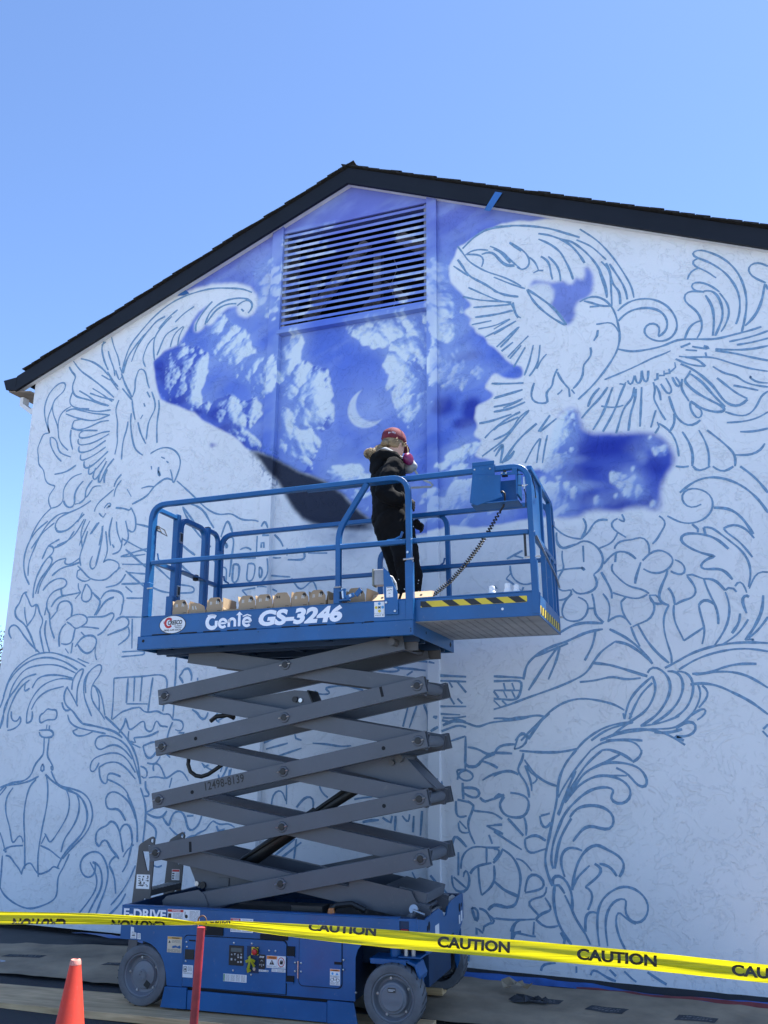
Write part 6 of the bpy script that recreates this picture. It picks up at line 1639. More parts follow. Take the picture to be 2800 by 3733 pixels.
ob('guard_rail',G().sq(bend([(-.17,vF,2.71),(-.17,vF,3.628),(1.975,vF,3.628),(1.975,vF,2.57)],.13,8),RW,.044,(0,1,0)),blue,lift,label='far top guard rail by the wall',bevel=.004)
rail('mid_rail',[(-.15,vF,3.150),(1.95,vF,3.150)],.034,.036)
ob('rail_post',G().sq(bend([(1.385,1.09,2.71),(1.385,1.09,3.34),(1.62,1.09,3.36)],.10,6),RW,.044,(0,1,0)),blue,lift,bevel=.004)
g=G(); g.tube([(-.12,vF-.02,3.24),(-.115,vF-.02,3.20),(-.07,vF-.02,3.17)],.008,6); g.tube([(1.95,vF-.02,3.24),(1.94,vF-.02,3.20),(1.90,vF-.02,3.17)],.008,6); ob('gusset_rod',g,blue,lift)
# extension rails
vE=.062; vG=1.085
ob('extension_rail',G().sq(bend([(1.15,vE,3.618),(2.845,vE,3.618),(2.845,vE,2.56)],.12,8),RW,.042,(0,1,0)),blue,lift,label='near extension rail carrying the control box',bevel=.004)
rail('extension_mid_rail',[(1.15,vE,3.150),(2.825,vE,3.135)],.034,.036)
ob('post_sleeve',G().sq([(2.850,vE,2.56),(2.850,vE,2.93)],.046,.046,(0,1,0)),blue,lift)
ob('extension_rail',G().sq(bend([(1.6,vG,3.622),(2.835,vG,3.622),(2.835,vG,2.56)],.12,8),RW,.042,(0,1,0)),blue,lift,bevel=.004)
rail('extension_mid_rail',[(1.6,vG,3.165),(2.82,vG,3.150)],.034,.036)
g=G(); g.box(2.79,2.805,.045,.06,2.96,3.13); ob('rubber_bumper',g,black,lift)
g=G(); g.cyl((2.79,.05,2.955),(2.90,.05,2.955),.007,8); g.cyl((2.83,1.06,2.68),(2.90,1.06,2.68),.007,8); ob('rail_lock_pin',g,steel,lift)
# front end of the extension: posts, rails and sheet panel
ob('end_rail',G().sq(bend([(2.852,.06,3.60),(2.852,1.10,3.60),(2.852,1.10,2.57)],.10,6),.036,.036,(1,0,0)),blue,lift,bevel=.004)
ob('end_sheet_panel',G().box(2.847,2.852,.09,.50,3.14,3.60),blue,lift)
ob('end_mid_rail',G().sq([(2.852,.06,3.12),(2.852,1.10,3.12)],.036,.036,(1,0,0)),blue,lift,bevel=.003)
for v,z1 in ((.50,3.60),(.78,3.12),(.96,3.58)): ob('end_post',G().sq([(2.852,v,2.62),(2.852,v,z1)],.036,.036,(1,0,0)),blue,lift,bevel=.003)
g=G(); g.sq([(2.872,.08,3.11),(2.876,1.04,2.98),(2.878,1.14,2.93)],.008,.014,(1,0,0)); ob('retaining_strap',g,mat('brushed_steel_strap',(.45,.45,.45),.3,metal=.8),lift)
g=G(); g.box(2.83,2.875,1.03,1.12,3.42,3.47); ob('rail_clamp',g,blue,lift,bevel=.003)
g=G(); g.tube([(2.84,1.0,3.46),(2.84,.98,3.42),(2.84,1.0,3.38),(2.84,1.01,3.43)],.005,5,closed=True); g.cyl((2.80,.05,3.47),(2.84,.05,3.47),.010,8); g.cyl((2.815,.045,3.44),(2.815,.045,3.53),.007,8); ob('snap_pin',g,steel,lift)
g=G(); g.tube([(2.80,.045,3.47),(2.77,.045,3.475),(2.755,.045,3.51),(2.775,.045,3.555),(2.81,.045,3.55)],.0035,5); g.tube([(2.81,.045,3.46),(2.822,.045,3.40),(2.818,.045,3.31)],.004,5); g.tube([(2.86,.12,3.56),(2.875,.13,3.47),(2.865,.22,3.42),(2.86,.28,3.45)],.0035,5); ob('lanyard_wire',g,rubberhose,lift)
# rear gate end
uR=-.185
ob('gate_frame',G().sq(bend([(uR,.05,2.72),(uR,.05,3.605),(uR,.39,3.605)],.09,8)+[],.036,.036,(1,0,0)),blue,lift,bevel=.004)
ob('gate_post',G().sq([(uR,.385,2.70),(uR,.385,3.635)],.05,.05,(1,0,0)),blue,lift,bevel=.004)
ob('post_sleeve',G().sq([(uR-.005,.36,2.70),(uR-.005,.36,2.93)],.05,.06,(1,0,0)),blue,lift,bevel=.003)
gate=ob('swing_gate',G().sq(bend([(uR,.445,2.70),(uR,.445,3.615),(uR,.845,3.615),(uR,.845,2.72)],.10,8),.042,.042,(1,0,0)),blue,lift,label='swing gate in the rear platform rail',bevel=.004)
ob('gate_bar',G().sq([(uR,.46,3.165),(uR,.86,3.155)],.012,.075,(1,0,0)),blue,gate,bevel=.002); g=G(); g.box(uR-.012,uR+.02,.70,.74,3.13,3.18); ob('gate_latch_hole',g,blackvoid,gate); g=G(); g.cyl((uR+.02,.77,3.155),(uR+.02,.80,3.155),.010,8); ob('gate_latch_knob',g,steel,gate)
ob('gate_post',G().sq([(uR,.895,2.70),(uR,.895,3.645)],.040,.040,(1,0,0)),blue,lift,bevel=.003); g=G(); g.box(uR-.021,uR+.021,.874,.916,3.6455,3.651); ob('post_cap',g,black,lift)
ob('gate_frame',G().sq(bend([(uR,.90,3.625),(uR,1.085,3.625),(uR,1.085,2.72)],.09,8),.036,.036,(1,0,0)),blue,lift,bevel=.004)
ob('gate_bar',G().sq([(uR,.05,3.16),(uR,.37,3.16)],.030,.036,(1,0,0)),blue,lift); ob('gate_bar',G().sq([(uR,.90,3.155),(uR,1.08,3.155)],.030,.036,(1,0,0)),blue,lift)
for z in (3.44,2.985):
    g=G(); g.box(uR+.022,uR+.032,.395,.437,z-.045,z+.045); h_=ob('gate_hinge',g,steel,lift); g=G(); g.box(uR+.033,uR+.036,.403,.429,z-.034,z+.034); ob('hinge_inset',g,rubberhose,h_)
g=G(); g.cyl((uR+.02,.055,3.42),(uR+.05,.08,3.41),.006,8); g.tube([(uR+.03,.07,3.45),(uR+.06,.11,3.43),(uR+.08,.12,3.38),(uR+.05,.09,3.40)],.005,5,closed=True); g.box(uR+.012,uR+.035,.05,.075,3.43,3.455); ob('gate_snap_hook',g,greyplate,lift)
g=G(); g.box(uR+.015,uR+.05,1.04,1.11,3.41,3.46); ob('rail_clamp',g,blue,lift,bevel=.003)
# folding latch lever on the toe board
g=G(); g.obox((1.535,-.03,2.752),(.032,0,.012),(0,.006,0),(-.006,0,.014)); g.obox((1.60,-.03,2.778),(.020,0,.022),(0,.006,0),(-.012,0,.012)); g.box(1.45,1.53,-.04,.0,2.722,2.734); g.obox((1.475,-.025,2.80),(.026,0,.006),(0,.014,0),(0,0,.007)); g.cyl((1.49,-.025,2.735),(1.49,-.025,2.80),.012,10); lv=ob('deck_lock_lever',g,blue,lift,bevel=.002); g=G(); g.cyl((1.54,-.04,2.757),(1.54,-.034,2.757),.010,10); g.cyl((1.485,-.03,2.74),(1.475,-.03,2.815),.009,10); ob('lever_pin',g,steel,lv)
# platform control box hung on the extension rail
cb=ob('control_box_cover',G().plate_uz([(2.452,3.582),(2.655,3.556),(2.648,3.432),(2.66,3.395),(2.475,3.348),(2.425,3.375)],.020,.032),blue,lift,bevel=.002)
g=G(); g.box(2.450,2.612,.030,.036,3.56,3.675); g.box(2.448,2.614,.030,.095,3.640,3.648); ob('hanger_plate',g,blue,cb,bevel=.002)
g=G(); g.plate_uz([(2.655,3.556),(2.760,3.55),(2.765,3.60),(2.740,3.60),(2.735,3.57),(2.66,3.575)],.022,.030); g.plate_uz([(2.76,3.60),(2.772,3.60),(2.772,3.405),(2.76,3.40)],.02,.20); g.box(2.43,2.77,.034,.20,3.36,3.367); ob('control_box_body',g,blue,cb,bevel=.001)
g=G(); g.box(2.47,2.74,.18,.20,3.37,3.56); ob('control_box_back',g,blue,cb)
g=G(); g.box(2.67,2.69,.05,.065,3.56,3.61); g.box(2.66,2.70,.04,.07,3.552,3.565); ob('control_box_hook',g,black,cb)
g=G()
for u,z in ((2.468,3.62),(2.58,3.615),(2.665,3.568),(2.695,3.565)): g.lathe([(0,-.008),(.006,-.007),(.008,.0)],(u,.030 if u<2.6 else .021,z),(0,1,0),8)
ob('cover_screw',g,steel,cb)
g=G()
path=[Vector(p) for p in ((2.625,.10,3.452),(2.65,.10,3.456),(2.664,.10,3.44),(2.663,.10,3.39),(2.650,.10,3.345),(2.62,.11,3.31))]
g.tube(path,.0075,7)
# coiled part
A=[Vector(p) for p in ((2.62,.11,3.31),(2.545,.12,3.20),(2.455,.14,3.08),(2.345,.16,2.96),(2.22,.19,2.85),(2.10,.21,2.775),(1.98,.23,2.735))]
seg=[0]
for a,b in zip(A[:-1],A[1:]): seg.append(seg[-1]+(b-a).length)
def atlen(s):
    for i in range(len(A)-1):
        if s<=seg[i+1] or i==len(A)-2: return A[i].lerp(A[i+1],(s-seg[i])/(seg[i+1]-seg[i]))
T=seg[-1]; N_=46*9; coil=[]
turns=46
for i in range(N_+1):
    f=i/N_; s=T*(f**.86); p=atlen(s); q=atlen(min(T,s+.01)) if s<T-.01 else p+(A[-1]-A[-2]).normalized()*.01
    t=(q-p).normalized(); x=t.cross(Vector((0,1,0))).normalized(); y=t.cross(x); a=2*math.pi*turns*f; r=.010+.003*min(1,s/.3)
    coil.append(p+x*r*math.cos(a)+y*r*math.sin(a))
g.tube(coil,.0052,5); ob('coiled_control_cable',g,rubberhose,lift,smooth=True)
# ================================================================ BOXES, BOTTLES
shut=mat('cardboard_flap_inner',(.50,.36,.22),.85,var=.06)
def carton(u,v,z,w,d,h,label,flap='up',rz=0,print_=True,num=None,lidtop=False,grp='cardboard cartons of spray paint along the platform edge'):
    """open carton: four walls, floor, an arched front end flap with hand holes, side flaps"""
    t=thing('cardboard_box',label,'cardboard box',LM(u,v,z,rz),grp); k=.003
    g=G(); g.box(0,w,0,k,0,h); g.box(0,w,d-k,d,0,h); g.box(0,k,k,d-k,0,h); g.box(w-k,w,k,d-k,0,h); g.box(k,w-k,k,d-k,0,k); ob('box_body',g,cardboard,t)
    if flap=='up':
        fh=h*.92; g=G(); g.plate_uz([(.002,h),(w-.002,h),(w-.004,h+fh*.45),(w-.03,h+fh*.95),(w-.045,h+fh),(.035,h+fh),(.022,h+fh*.9),(.002,h+fh*.45)],-.0005,.0025); f=ob('front_flap',g,cardboard,t)
        if print_:
            if num: ETX2(num,.022,h+fh*.45,.035,.022,ink,f,-.0012)
            else:
                g=G(); g.plate_uz([(.028,h+fh*.3),(.035,h+fh*.32),(.036,h+fh*.62),(.029,h+fh*.62)],-.0011,-.0006); g.plate_uz([(.040,h+fh*.62),(.046,h+fh*.60),(.046,h+fh*.30),(.041,h+fh*.34)],-.0011,-.0006); g.plate_uz([(w-.058,h+fh*.34),(w-.050,h+fh*.36),(w-.046,h+fh*.68),(w-.056,h+fh*.66)],-.0011,-.0006); g.plate_uz([(w-.043,h+fh*.36),(w-.036,h+fh*.30),(w-.034,h+fh*.62),(w-.042,h+fh*.60)],-.0011,-.0006); ob('torn_label',g,mat_torn,f)
                g=G(); g.plate_uz(disc2(w-.036,h+fh*.66,.016,12),-.0009,-.0005); ob('hand_hole',g,ink_brown,f)
            g=G(); g.box(w-.045,w-.015,-.0008,-.0002,h*.72,h*.76); g.box(w-.035,w-.018,-.0008,-.0002,h*.60,h*.63); g.plate_uz([(w*.42,0.001),(w*.56,.001),(w*.49,.012)],-.0008,-.0002); ob('carton_print',g,ink_brown,t)
    if flap=='slump':
        g=G(); g.plate_uz([(.002,h),(w-.002,h),(w-.012,h+.028),(w*.6,h+.058),(.012,h+.062)],-.001,.002); f=ob('front_flap',g,cardboard,t)
        g=G(); g.plate_uz([(.035,h+.012),(.043,h+.012),(.038,h+.04),(.03,h+.04)],-.0016,-.0011); g.plate_uz([(.062,h+.012),(.070,h+.012),(.060,h+.038),(.053,h+.04)],-.0016,-.0011); ob('torn_label',g,mat_torn,f)
        g=G(); g.box(w-.05,w-.02,-.0008,-.0002,h*.60,h*.66); ob('carton_print',g,ink_brown,t)
    if flap!='lid':
        r=random.Random(int(u*1000))
        for x,s in ((.001,-1),(w-.001,1)):
            lean=r.uniform(.0,.22)*s; fl=h*r.uniform(.75,.95)
            g=G(); g.obox((x+math.sin(lean)*fl/2,d*.5,h+math.cos(lean)*fl/2),(.0013,0,0),(0,d*.46,0),(math.sin(lean)*fl/2,0,math.cos(lean)*fl/2)); ob('side_flap',g,shut,t)
        g=G(); g.obox((w/2,d-.002,h+.02),(w*.48,0,0),(0,.0013,0),(0,.006,.02)); ob('back_flap',g,shut,t)
    else:
        g=G(); g.add([(0,.004,h),(w,.004,h),(w,.05,h+.048),(w-.02,.062,h+.055),(.015,.062,h+.055),(0,.05,h+.05)],[(0,1,2,3,4,5)]); g.add([(0,.007,h),(w,.007,h),(w,.053,h+.045),(w-.02,.064,h+.052),(.015,.064,h+.052),(0,.053,h+.047)],[(0,1,2,3,4,5)]); f=ob('sloping_lid',g,shut,t)
        g=G()
        for x in (w*.38,w*.62):
            g.add([(x+.010*math.cos(a),.027+.010*math.sin(a)*.72-.0009,h+.024+.010*math.sin(a)*.70+.0009) for a in [2*math.pi*i/12 for i in range(12)]],[tuple(range(12))])
        ob('vent_hole',g,ink_brown,f)
    return t
ink_brown=mat('dark_brown_print',(.03,.022,.016),.8); mat_torn=mat('torn_white_paper',(.62,.58,.52),.8)
def ETX2(s,x,z,w,h,m,par,y): flat_text('stamped_number',s,(x,y,z),(1,0,0),(0,0,1),w,h,m,par,.03)
ZD=2.67   # carton floor: they sit on a low shelf lip just under the toe board top
shelf=ob('tool_tray',G().box(-.1,1.38,.05,.42,2.640,2.668),greyplate,lift)
g=G(); g.box(1.62,2.12,.10,.40,2.640,2.660); ob('tool_tray',g,greyplate,lift)
hh=.088
LB=[(.012,.140,.088,'up','brown carton at the far left end of the row with a round topped flap'),
(.158,.148,.074,'slump','brown carton second from the left with its front flap slumped sideways'),
(.314,.138,.088,'up','brown carton third from the left, just left of the open one'),
(.455,.130,.070,'open','open brown carton with no front flap showing its pale inside'),
(.588,.142,.086,'up','brown carton just right of the open one above the lift maker lettering'),
(.734,.140,.086,'up','brown carton directly left of the one stamped 94'),
(.880,.142,.088,'num','brown carton stamped 94 on its flap'),
(1.028,.140,.086,'up','brown carton directly right of the one stamped 94'),
(1.172,.134,.088,'up','brown carton at the right end of the row of eight, left of the rail post')]
for u,w,h,k,l in LB:
    carton(u,.075,2.669,w,.22,h,l,'up' if k in('up','num') else ('none' if k=='open' else 'slump'),R(random.uniform(-1.5,1.5)),True,'94' if k=='num' else None)
carton(1.318,.085,2.669,.085,.24,.088,'dark gap side of a narrow brown carton pushed against the middle rail post','none',R(2))
carton(1.45,.13,2.640,.15,.22,.105,'brown carton half hidden behind the blue latch lever','up',R(-6))
carton(1.628,.17,2.661,.20,.22,.085,'closed low brown carton behind the triangular bracket plate','lid',R(2))
carton(1.868,.12,2.661,.24,.20,.076,'sunlit brown carton with two round lid holes right of the corner post','lid',R(-2))
botm=mat('white_bottle_plastic',(.80,.80,.80),.35,var=.03)
for i,(u,v,h,l) in enumerate(((2.545,.085,.212,'leftmost white bottle standing alone on the extension deck edge'),(2.655,.085,.224,'tallest white bottle in the middle of the three on the deck'),(2.715,.09,.211,'rightmost white bottle nearest the blue corner post'))):
    t=thing('white_bottle',l,'bottle',LM(u,v,2.5625),'white bottles standing on the extension deck')
    g=G().lathe([(0,0),(.026,0),(.028,.005),(.028,h-.055),(.024,h-.038),(.019,h-.030)],(0,0,0),(0,0,1),22); ob('bottle_body',g,botm,t,smooth=40)
    g=G().lathe([(.019,h-.034),(.0205,h-.030),(.0205,h-.004),(.018,h),(0,h)],(0,0,0),(0,0,1),22); ob('bottle_cap',g,botm,t,smooth=40)
# ================================================================ PERSON on the platform
# person axes: a forward, b to her right (near the camera), z up; forward points along +u and slightly to the wall
PF=Vector((.92*.952-.39*.307,.92*.307+.39*.952)).normalized()   # in lift u,v (camera-right is (.952,.307), away is (-.307,.952))
ang=math.atan2(PF.y,PF.x)
PER=LIFT@Matrix.Translation((1.69,.60,2.531))@Matrix.Rotation(ang,4,'Z')
# local: x forward, y left (away from camera), z up
per=thing('person','person in black work clothes and maroon cap standing on the raised platform, seen from behind','person',PER)
skin=mat('skin',(.55,.33,.24),.55,var=.05)
cloth=mat('black_work_cloth',(.0038,.0038,.0045),.95,var=.35,spec=.25,vscale=7,bump=.25,bscale=22)
glovem=mat('black_glove',(.014,.013,.013),.75,bump=.2,bscale=60)
hairm=mat('dark_blond_hair',(.24,.165,.085),.55,var=.3,vscale=18)
hairl=mat('light_blond_hair',(.46,.34,.19),.5,var=.25,vscale=20)
capm=mat('maroon_cotton',(.15,.014,.028),.85,var=.15,bump=.2,bscale=120)
hoodm=mat('grey_fleece',(.36,.36,.36),.95,var=.15,bump=.3,bscale=150)
def loft(secs,n=18):
    """secs: (centre, axis_x, axis_y) elliptical rings, closed ends"""
    g=G(); vs=[];fs=[]
    for c,x,y in secs:
        c=Vector(c);x=Vector(x);y=Vector(y)
        for k in range(n):
            a=2*math.pi*k/n; vs.append(c+x*math.cos(a)+y*math.sin(a))
    m=len(secs)
    for i in range(m-1):
        for k in range(n): fs.append((i*n+k,i*n+(k+1)%n,(i+1)*n+(k+1)%n,(i+1)*n+k))
    fs+=[tuple(range(n))[::-1],tuple((m-1)*n+k for k in range(n))]
    g.add(vs,fs); return g
def limb(pts,rad,n=14,flat=1.0):
    P=[Vector(p) for p in pts]; secs=[]
    # densify
    Q=[];Rr=[]
    for i in range(len(P)-1):
        for k in range(5):
            f=k/5; Q.append(P[i].lerp(P[i+1],f)); Rr.append(rad[i]*(1-f)+rad[i+1]*f)
    Q.append(P[-1]);Rr.append(rad[-1]); prev=None
    for i,p in enumerate(Q):
        t=(Q[min(i+1,len(Q)-1)]-Q[max(i-1,0)]).normalized()
        a=(prev-t*prev.dot(t)) if prev else t.orthogonal(); a.normalize(); prev=a; b=t.cross(a)
        secs.append((p,a*Rr[i],b*Rr[i]*flat))
    return loft(secs,n)
def fuse(name,gs,m,parent,voxel=.010,smooth=6,fold=0,label=None,fs=9.,seed=0):
    g=G()
    for q in gs: g.add(q.v,q.f)
    o=ob(name,g,m,parent,label)
    r=o.modifiers.new('r','REMESH'); r.mode='VOXEL'; r.voxel_size=voxel
    s=o.modifiers.new('s','SMOOTH'); s.iterations=smooth; s.factor=.5
    dg=bpy.context.evaluated_depsgraph_get(); dg.update(); me=bpy.data.meshes.new_from_object(o.evaluated_get(dg)); o.modifiers.clear(); old=o.data; o.data=me; bpy.data.meshes.remove(old)
    if fold:
        me.calc_loop_triangles() if False else None
        n=len(me.vertices); A=np.empty(n*3); me.vertices.foreach_get('co',A); A=A.reshape(-1,3); N=np.empty(n*3); me.vertices.foreach_get('normal',N); N=N.reshape(-1,3)
        f=fbm(A[:,0]*fs+A[:,1]*fs*.7+50+seed,A[:,2]*fs*1.9+A[:,1]*fs+50,91,3)-.5; f2=np.abs(fbm(A[:,2]*fs*.8+A[:,0]*fs*1.3+80,A[:,1]*fs*1.5+A[:,0]*3+60,37,3)-.5)
        A+=N*((f*1.4-f2*1.3)*fold)[:,None]; me.vertices.foreach_set('co',A.reshape(-1)); me.update()
    if not me.materials: me.materials.append(m)
    for p in me.polygons: p.use_smooth=True
    return o
E3=lambda c,rx,ry,rz,n=16: loft([((c[0],c[1],c[2]+rz*math.sin(t)),(rx*max(.02,math.cos(t)),0,0),(0,ry*max(.02,math.cos(t)),0)) for t in [R(-88+176*i/12) for i in range(13)]],n)
def hring(z,cx,cy,rx,ry): return ((cx,cy,z),(rx,0,0),(0,ry,0))
# head, turned a little further toward the wall
HC=Vector((-.01,.0,1.575)); HR=Matrix.Translation(HC)@Matrix.Rotation(R(24),4,'Z')@Matrix.Rotation(R(6),4,'Y')
def hx(g): return g.xform(HR)
head=[hx(loft([((-.01,0,-.10),(.055,0,0),(0,.050,0)),((.015,0,-.085),(.072,0,0),(0,.056,0)),((.012,0,-.05),(.085,0,0),(0,.066,0)),((0,0,0),(.098,0,0),(0,.076,0)),((-.005,0,.05),(.098,0,0),(0,.077,0)),((-.008,0,.09),(.078,0,0),(0,.062,0)),((-.01,0,.118),(.03,0,0),(0,.025,0))])),
  hx(loft([((.088,0,.03),(.012,0,0),(0,.010,0)),((.100,0,.005),(.016,0,0),(0,.012,0)),((.108,0,-.018),(.014,0,0),(0,.015,0)),((.09,0,-.028),(.012,0,0),(0,.012,0))],10)),   # nose
  hx(E3((.086,0,-.052),.014,.024,.010)), hx(E3((.078,0,-.088),.022,.022,.016)),
  hx(E3((-.005,.078,-.01),.018,.008,.030)),hx(E3((-.005,-.078,-.01),.018,.008,.030)), hx(E3((.082,.03,.012),.012,.012,.010)),hx(E3((.082,-.03,.012),.012,.012,.010)),
  limb([(-.02,0,1.52),(-.03,0,1.44),(-.05,0,1.36)],[.054,.055,.075])]
inner=[loft([hring(.86,-.03,0,.12,.15),hring(1.08,-.045,0,.105,.13),hring(1.28,-.06,0,.12,.16),hring(1.38,-.055,0,.09,.13),hring(1.42,-.05,0,.05,.07)]),
 limb([(-.03,-.085,.88),(.055,-.095,.49),(.035,-.095,.08)],[.09,.06,.045]),limb([(-.03,.085,.88),(.105,.09,.49),(.085,.095,.08)],[.09,.06,.045]),
 limb([(-.06,-.17,1.35),(-.205,-.205,1.09),(-.03,-.225,1.03)],[.05,.04,.03]),limb([(-.055,.17,1.35),(-.02,.24,1.08),(.165,.09,.95)],[.05,.04,.03])]
body=fuse('body',head+inner,skin,per,.011,4)
g=G(); 
for y in (.03,-.03): 
    q=G(); q.lathe([(0,.012),(.009,.009),(.012,0)],(.085,y,.012),(1,0,0),12); g.add(q.xform(HR).v,q.f)
ob('eyes',g,mat('eye_white',(.6,.6,.58),.3),body,smooth=True)
# work trousers and jacket, loose over the body
trous=fuse('work_trousers',[loft([hring(.74,-.005,0,.12,.16),hring(.84,-.022,0,.155,.195),hring(.95,-.04,0,.155,.19),hring(1.06,-.045,0,.13,.16)]),
  limb([(-.02,-.085,.88),(.03,-.095,.66),(.065,-.10,.47),(.055,-.10,.26),(.04,-.10,.05)],[.125,.108,.105,.098,.075]),limb([(-.02,.085,.88),(.05,.095,.66),(.125,.095,.48),(.105,.10,.26),(.085,.10,.05)],[.125,.108,.110,.098,.075])],cloth,per,.012,5,.018,'black paint speckled work trousers',8.,3)
fuse('work_jacket',[loft([hring(.90,-.035,0,.155,.19),hring(.98,-.045,0,.150,.185),hring(1.10,-.055,0,.140,.178),hring(1.22,-.065,0,.142,.195),hring(1.32,-.065,0,.130,.20),hring(1.385,-.06,0,.100,.15),hring(1.42,-.055,0,.070,.085)]),
  limb([(-.065,-.165,1.355),(-.15,-.205,1.21),(-.205,-.215,1.08),(-.11,-.235,1.035),(-.035,-.23,1.035)],[.078,.076,.072,.062,.054]),
  limb([(-.055,.165,1.355),(-.04,.225,1.21),(-.02,.24,1.08),(.09,.17,1.0),(.155,.10,.955)],[.078,.074,.066,.058,.052])],cloth,per,.011,4,.016,'loose black work jacket',10.,8)
# neck gaiter and grey hood lining with black band
fuse('neck_gaiter',[limb([(-.04,0,1.40),(-.025,0,1.475)],[.072,.064])],cloth,per,.010,3)
hood=[limb([(.02,-.10,1.375),(-.06,-.125,1.425),(-.145,-.08,1.445),(-.17,0,1.43),(-.145,.08,1.445),(-.06,.125,1.425),(.02,.10,1.375)],[.030,.042,.052,.058,.052,.042,.03]),E3((-.165,0,1.36),.055,.10,.075)]
fuse('hood',hood,cloth,per,.011,4,.012,None,11.,4)
fuse('hood_lining',[limb([(.035,-.085,1.385),(-.045,-.115,1.447),(-.125,-.085,1.482),(-.15,0,1.482),(-.125,.085,1.482),(-.05,.11,1.45)],[.020,.030,.034,.036,.032,.02],flat=.8)],hoodm,per,.009,3,.010,'grey fleece hood lining')
# cap
capg=loft([((0,0,.015),(.112,0,0),(0,.092,0)),((-.002,0,.04),(.113,0,0),(0,.093,0)),((-.004,0,.075),(.106,0,0),(0,.088,0)),((-.006,0,.105),(.088,0,0),(0,.073,0)),((-.006,0,.126),(.058,0,0),(0,.048,0)),((-.006,0,.136),(.025,0,0),(0,.02,0)),((-.006,0,.138),(.004,0,0),(0,.004,0))],32); hx(capg)
cap=ob('cap',capg,capm,per,'maroon baseball cap with small white lettering at the back',smooth=True)
g=G(); out=[];n=14
for i in range(n+1):
    a=R(-62+124*i/n); out.append((a,))
top=[];bot=[]
for (a,) in out:
    x0,y0=.108*math.cos(a),.089*math.sin(a); e=.062*max(0,math.cos(a*1.35)); 
    top.append(((x0,y0,.020),(x0+e,y0*(1+.05),.006-e*.28-.18*abs(y0)*0)))
vs=[p for t in top for p in t]; vs2=[(x,y,z-.005) for x,y,z in vs]; m_=len(vs)
g.add(vs+vs2,[(2*i,2*i+1,2*i+3,2*i+2) for i in range(n)]+[(m_+2*i,m_+2*i+2,m_+2*i+3,m_+2*i+1) for i in range(n)]+[(2*i+1,m_+2*i+1,m_+2*i+3,2*i+3) for i in range(n)]); hx(g); ob('cap_brim',g,capm,cap,smooth=True)
g=G(); g.lathe([(0,.006),(.008,.003),(.010,0)],(-.006,0,.138),(0,0,1),12); hx(g); ob('cap_button',g,capm,cap)
g=G()
for k in range(6):
    a=R(60*k+30); g.tube([( -.004+.1145*math.cos(a),.0945*math.sin(a),.02),(-.004+.1075*math.cos(a),.0895*math.sin(a),.075),(-.006+.0895*math.cos(a),.0745*math.sin(a),.105),(-.006+.0595*math.cos(a),.0495*math.sin(a),.1265),(-.006,0,.1385)],.0016,5)
hx(g); ob('cap_seam',g,capm,cap)
# lettering wraps the back of the cap
v2,f2,asp=text2d('Est. 1973',.015)
g=G(); vv=[]
for a,b in v2:
    th=math.pi+ (R(32)*(a-.5)) + R(38); zz=.046+b*.014+.006*math.cos((a-.5)*3)
    vv.append((-.003+.1145*math.cos(th),.0945*math.sin(th),zz))
g.add(vv,f2); hx(g); ob('cap_lettering',g,letter,cap)
# hair: skull cap of hair under the cap, a low bun and loose strands
hg=[hx(loft([((-.028,0,-.055),(.062,0,0),(0,.062,0)),((-.022,0,-.03),(.085,0,0),(0,.076,0)),((-.012,0,.0),(.101,0,0),(0,.084,0)),((-.006,0,.03),(.106,0,0),(0,.087,0))],24))]
hair=fuse('hair',hg+[hx(E3((-.105,0,-.03),.035,.040,.028))],hairm,per,.008,2,.008,'dark blond hair gathered in a messy low bun',30.)
bun=Vector((-.205,.02,1.475))
fuse('hair_bun',[E3(bun,.05,.055,.040),limb([(-.11,.0,1.54),(-.15,.01,1.515),bun],[.035,.038,.04])],hairm,hair,.008,2,.02,None,26.)
rg=random.Random(11)
gl=G();gd=G()
for k in range(150):
    # swirl around the bun
    th=rg.uniform(0,6.28); ph=rg.uniform(-1.2,1.2); r=rg.uniform(.042,.062)
    pts=[]
    ax=Vector((rg.uniform(-1,1),rg.uniform(-1,1),rg.uniform(-.6,.6))).normalized(); s0=Vector((math.cos(th)*math.cos(ph),math.sin(th)*math.cos(ph),math.sin(ph)))
    for j in range(7):
        q=Matrix.Rotation(j*.33,3,ax)@s0; pts.append(bun+Vector((q.x*r*1.0,q.y*r*1.05,q.z*r*.8)))
    (gl if rg.random()<.6 else gd).tube(pts,rg.uniform(.0010,.0024),4)
for k in range(110):
    y0=rg.uniform(-.08,.08); z0=rg.uniform(-.02,.03)
    p0=HR@Vector((rg.uniform(-.06,.07),.086*(1 if y0>0 else -1)*rg.uniform(.93,1.03),z0)); p1=HR@Vector((-.10,y0*.5,-.02+rg.uniform(-.02,.02))); p2=Vector((-.14+rg.uniform(-.02,.02),.01+rg.uniform(-.03,.03),1.52+rg.uniform(-.02,.02)))
    m1=p0.lerp(p1,.5)+Vector((0,(.03 if y0>0 else -.02)*.3,-.012))
    (gl if rg.random()<.35 else gd).tube([p0,m1,p1,p2],rg.uniform(.001,.002),4)
for k in range(14):  # strand hanging in front of the ear, past the cheek
    o=Vector((rg.uniform(-.004,.004),rg.uniform(-.004,.004),0)); b0=HR@Vector((.075,-.07,.01)); gl.tube([b0+o,b0+Vector((.012,.0,-.05))+o*1.3,b0+Vector((.014,0,-.10))+o*1.6,b0+Vector((.035,.0,-.15))+o*2.0,b0+Vector((.05,.01,-.185))+o*1.2],.0012,4)
ob('hair_strand',gl,hairl,hair,smooth=True); ob('hair_strand',gd,hairm,hair,smooth=True)
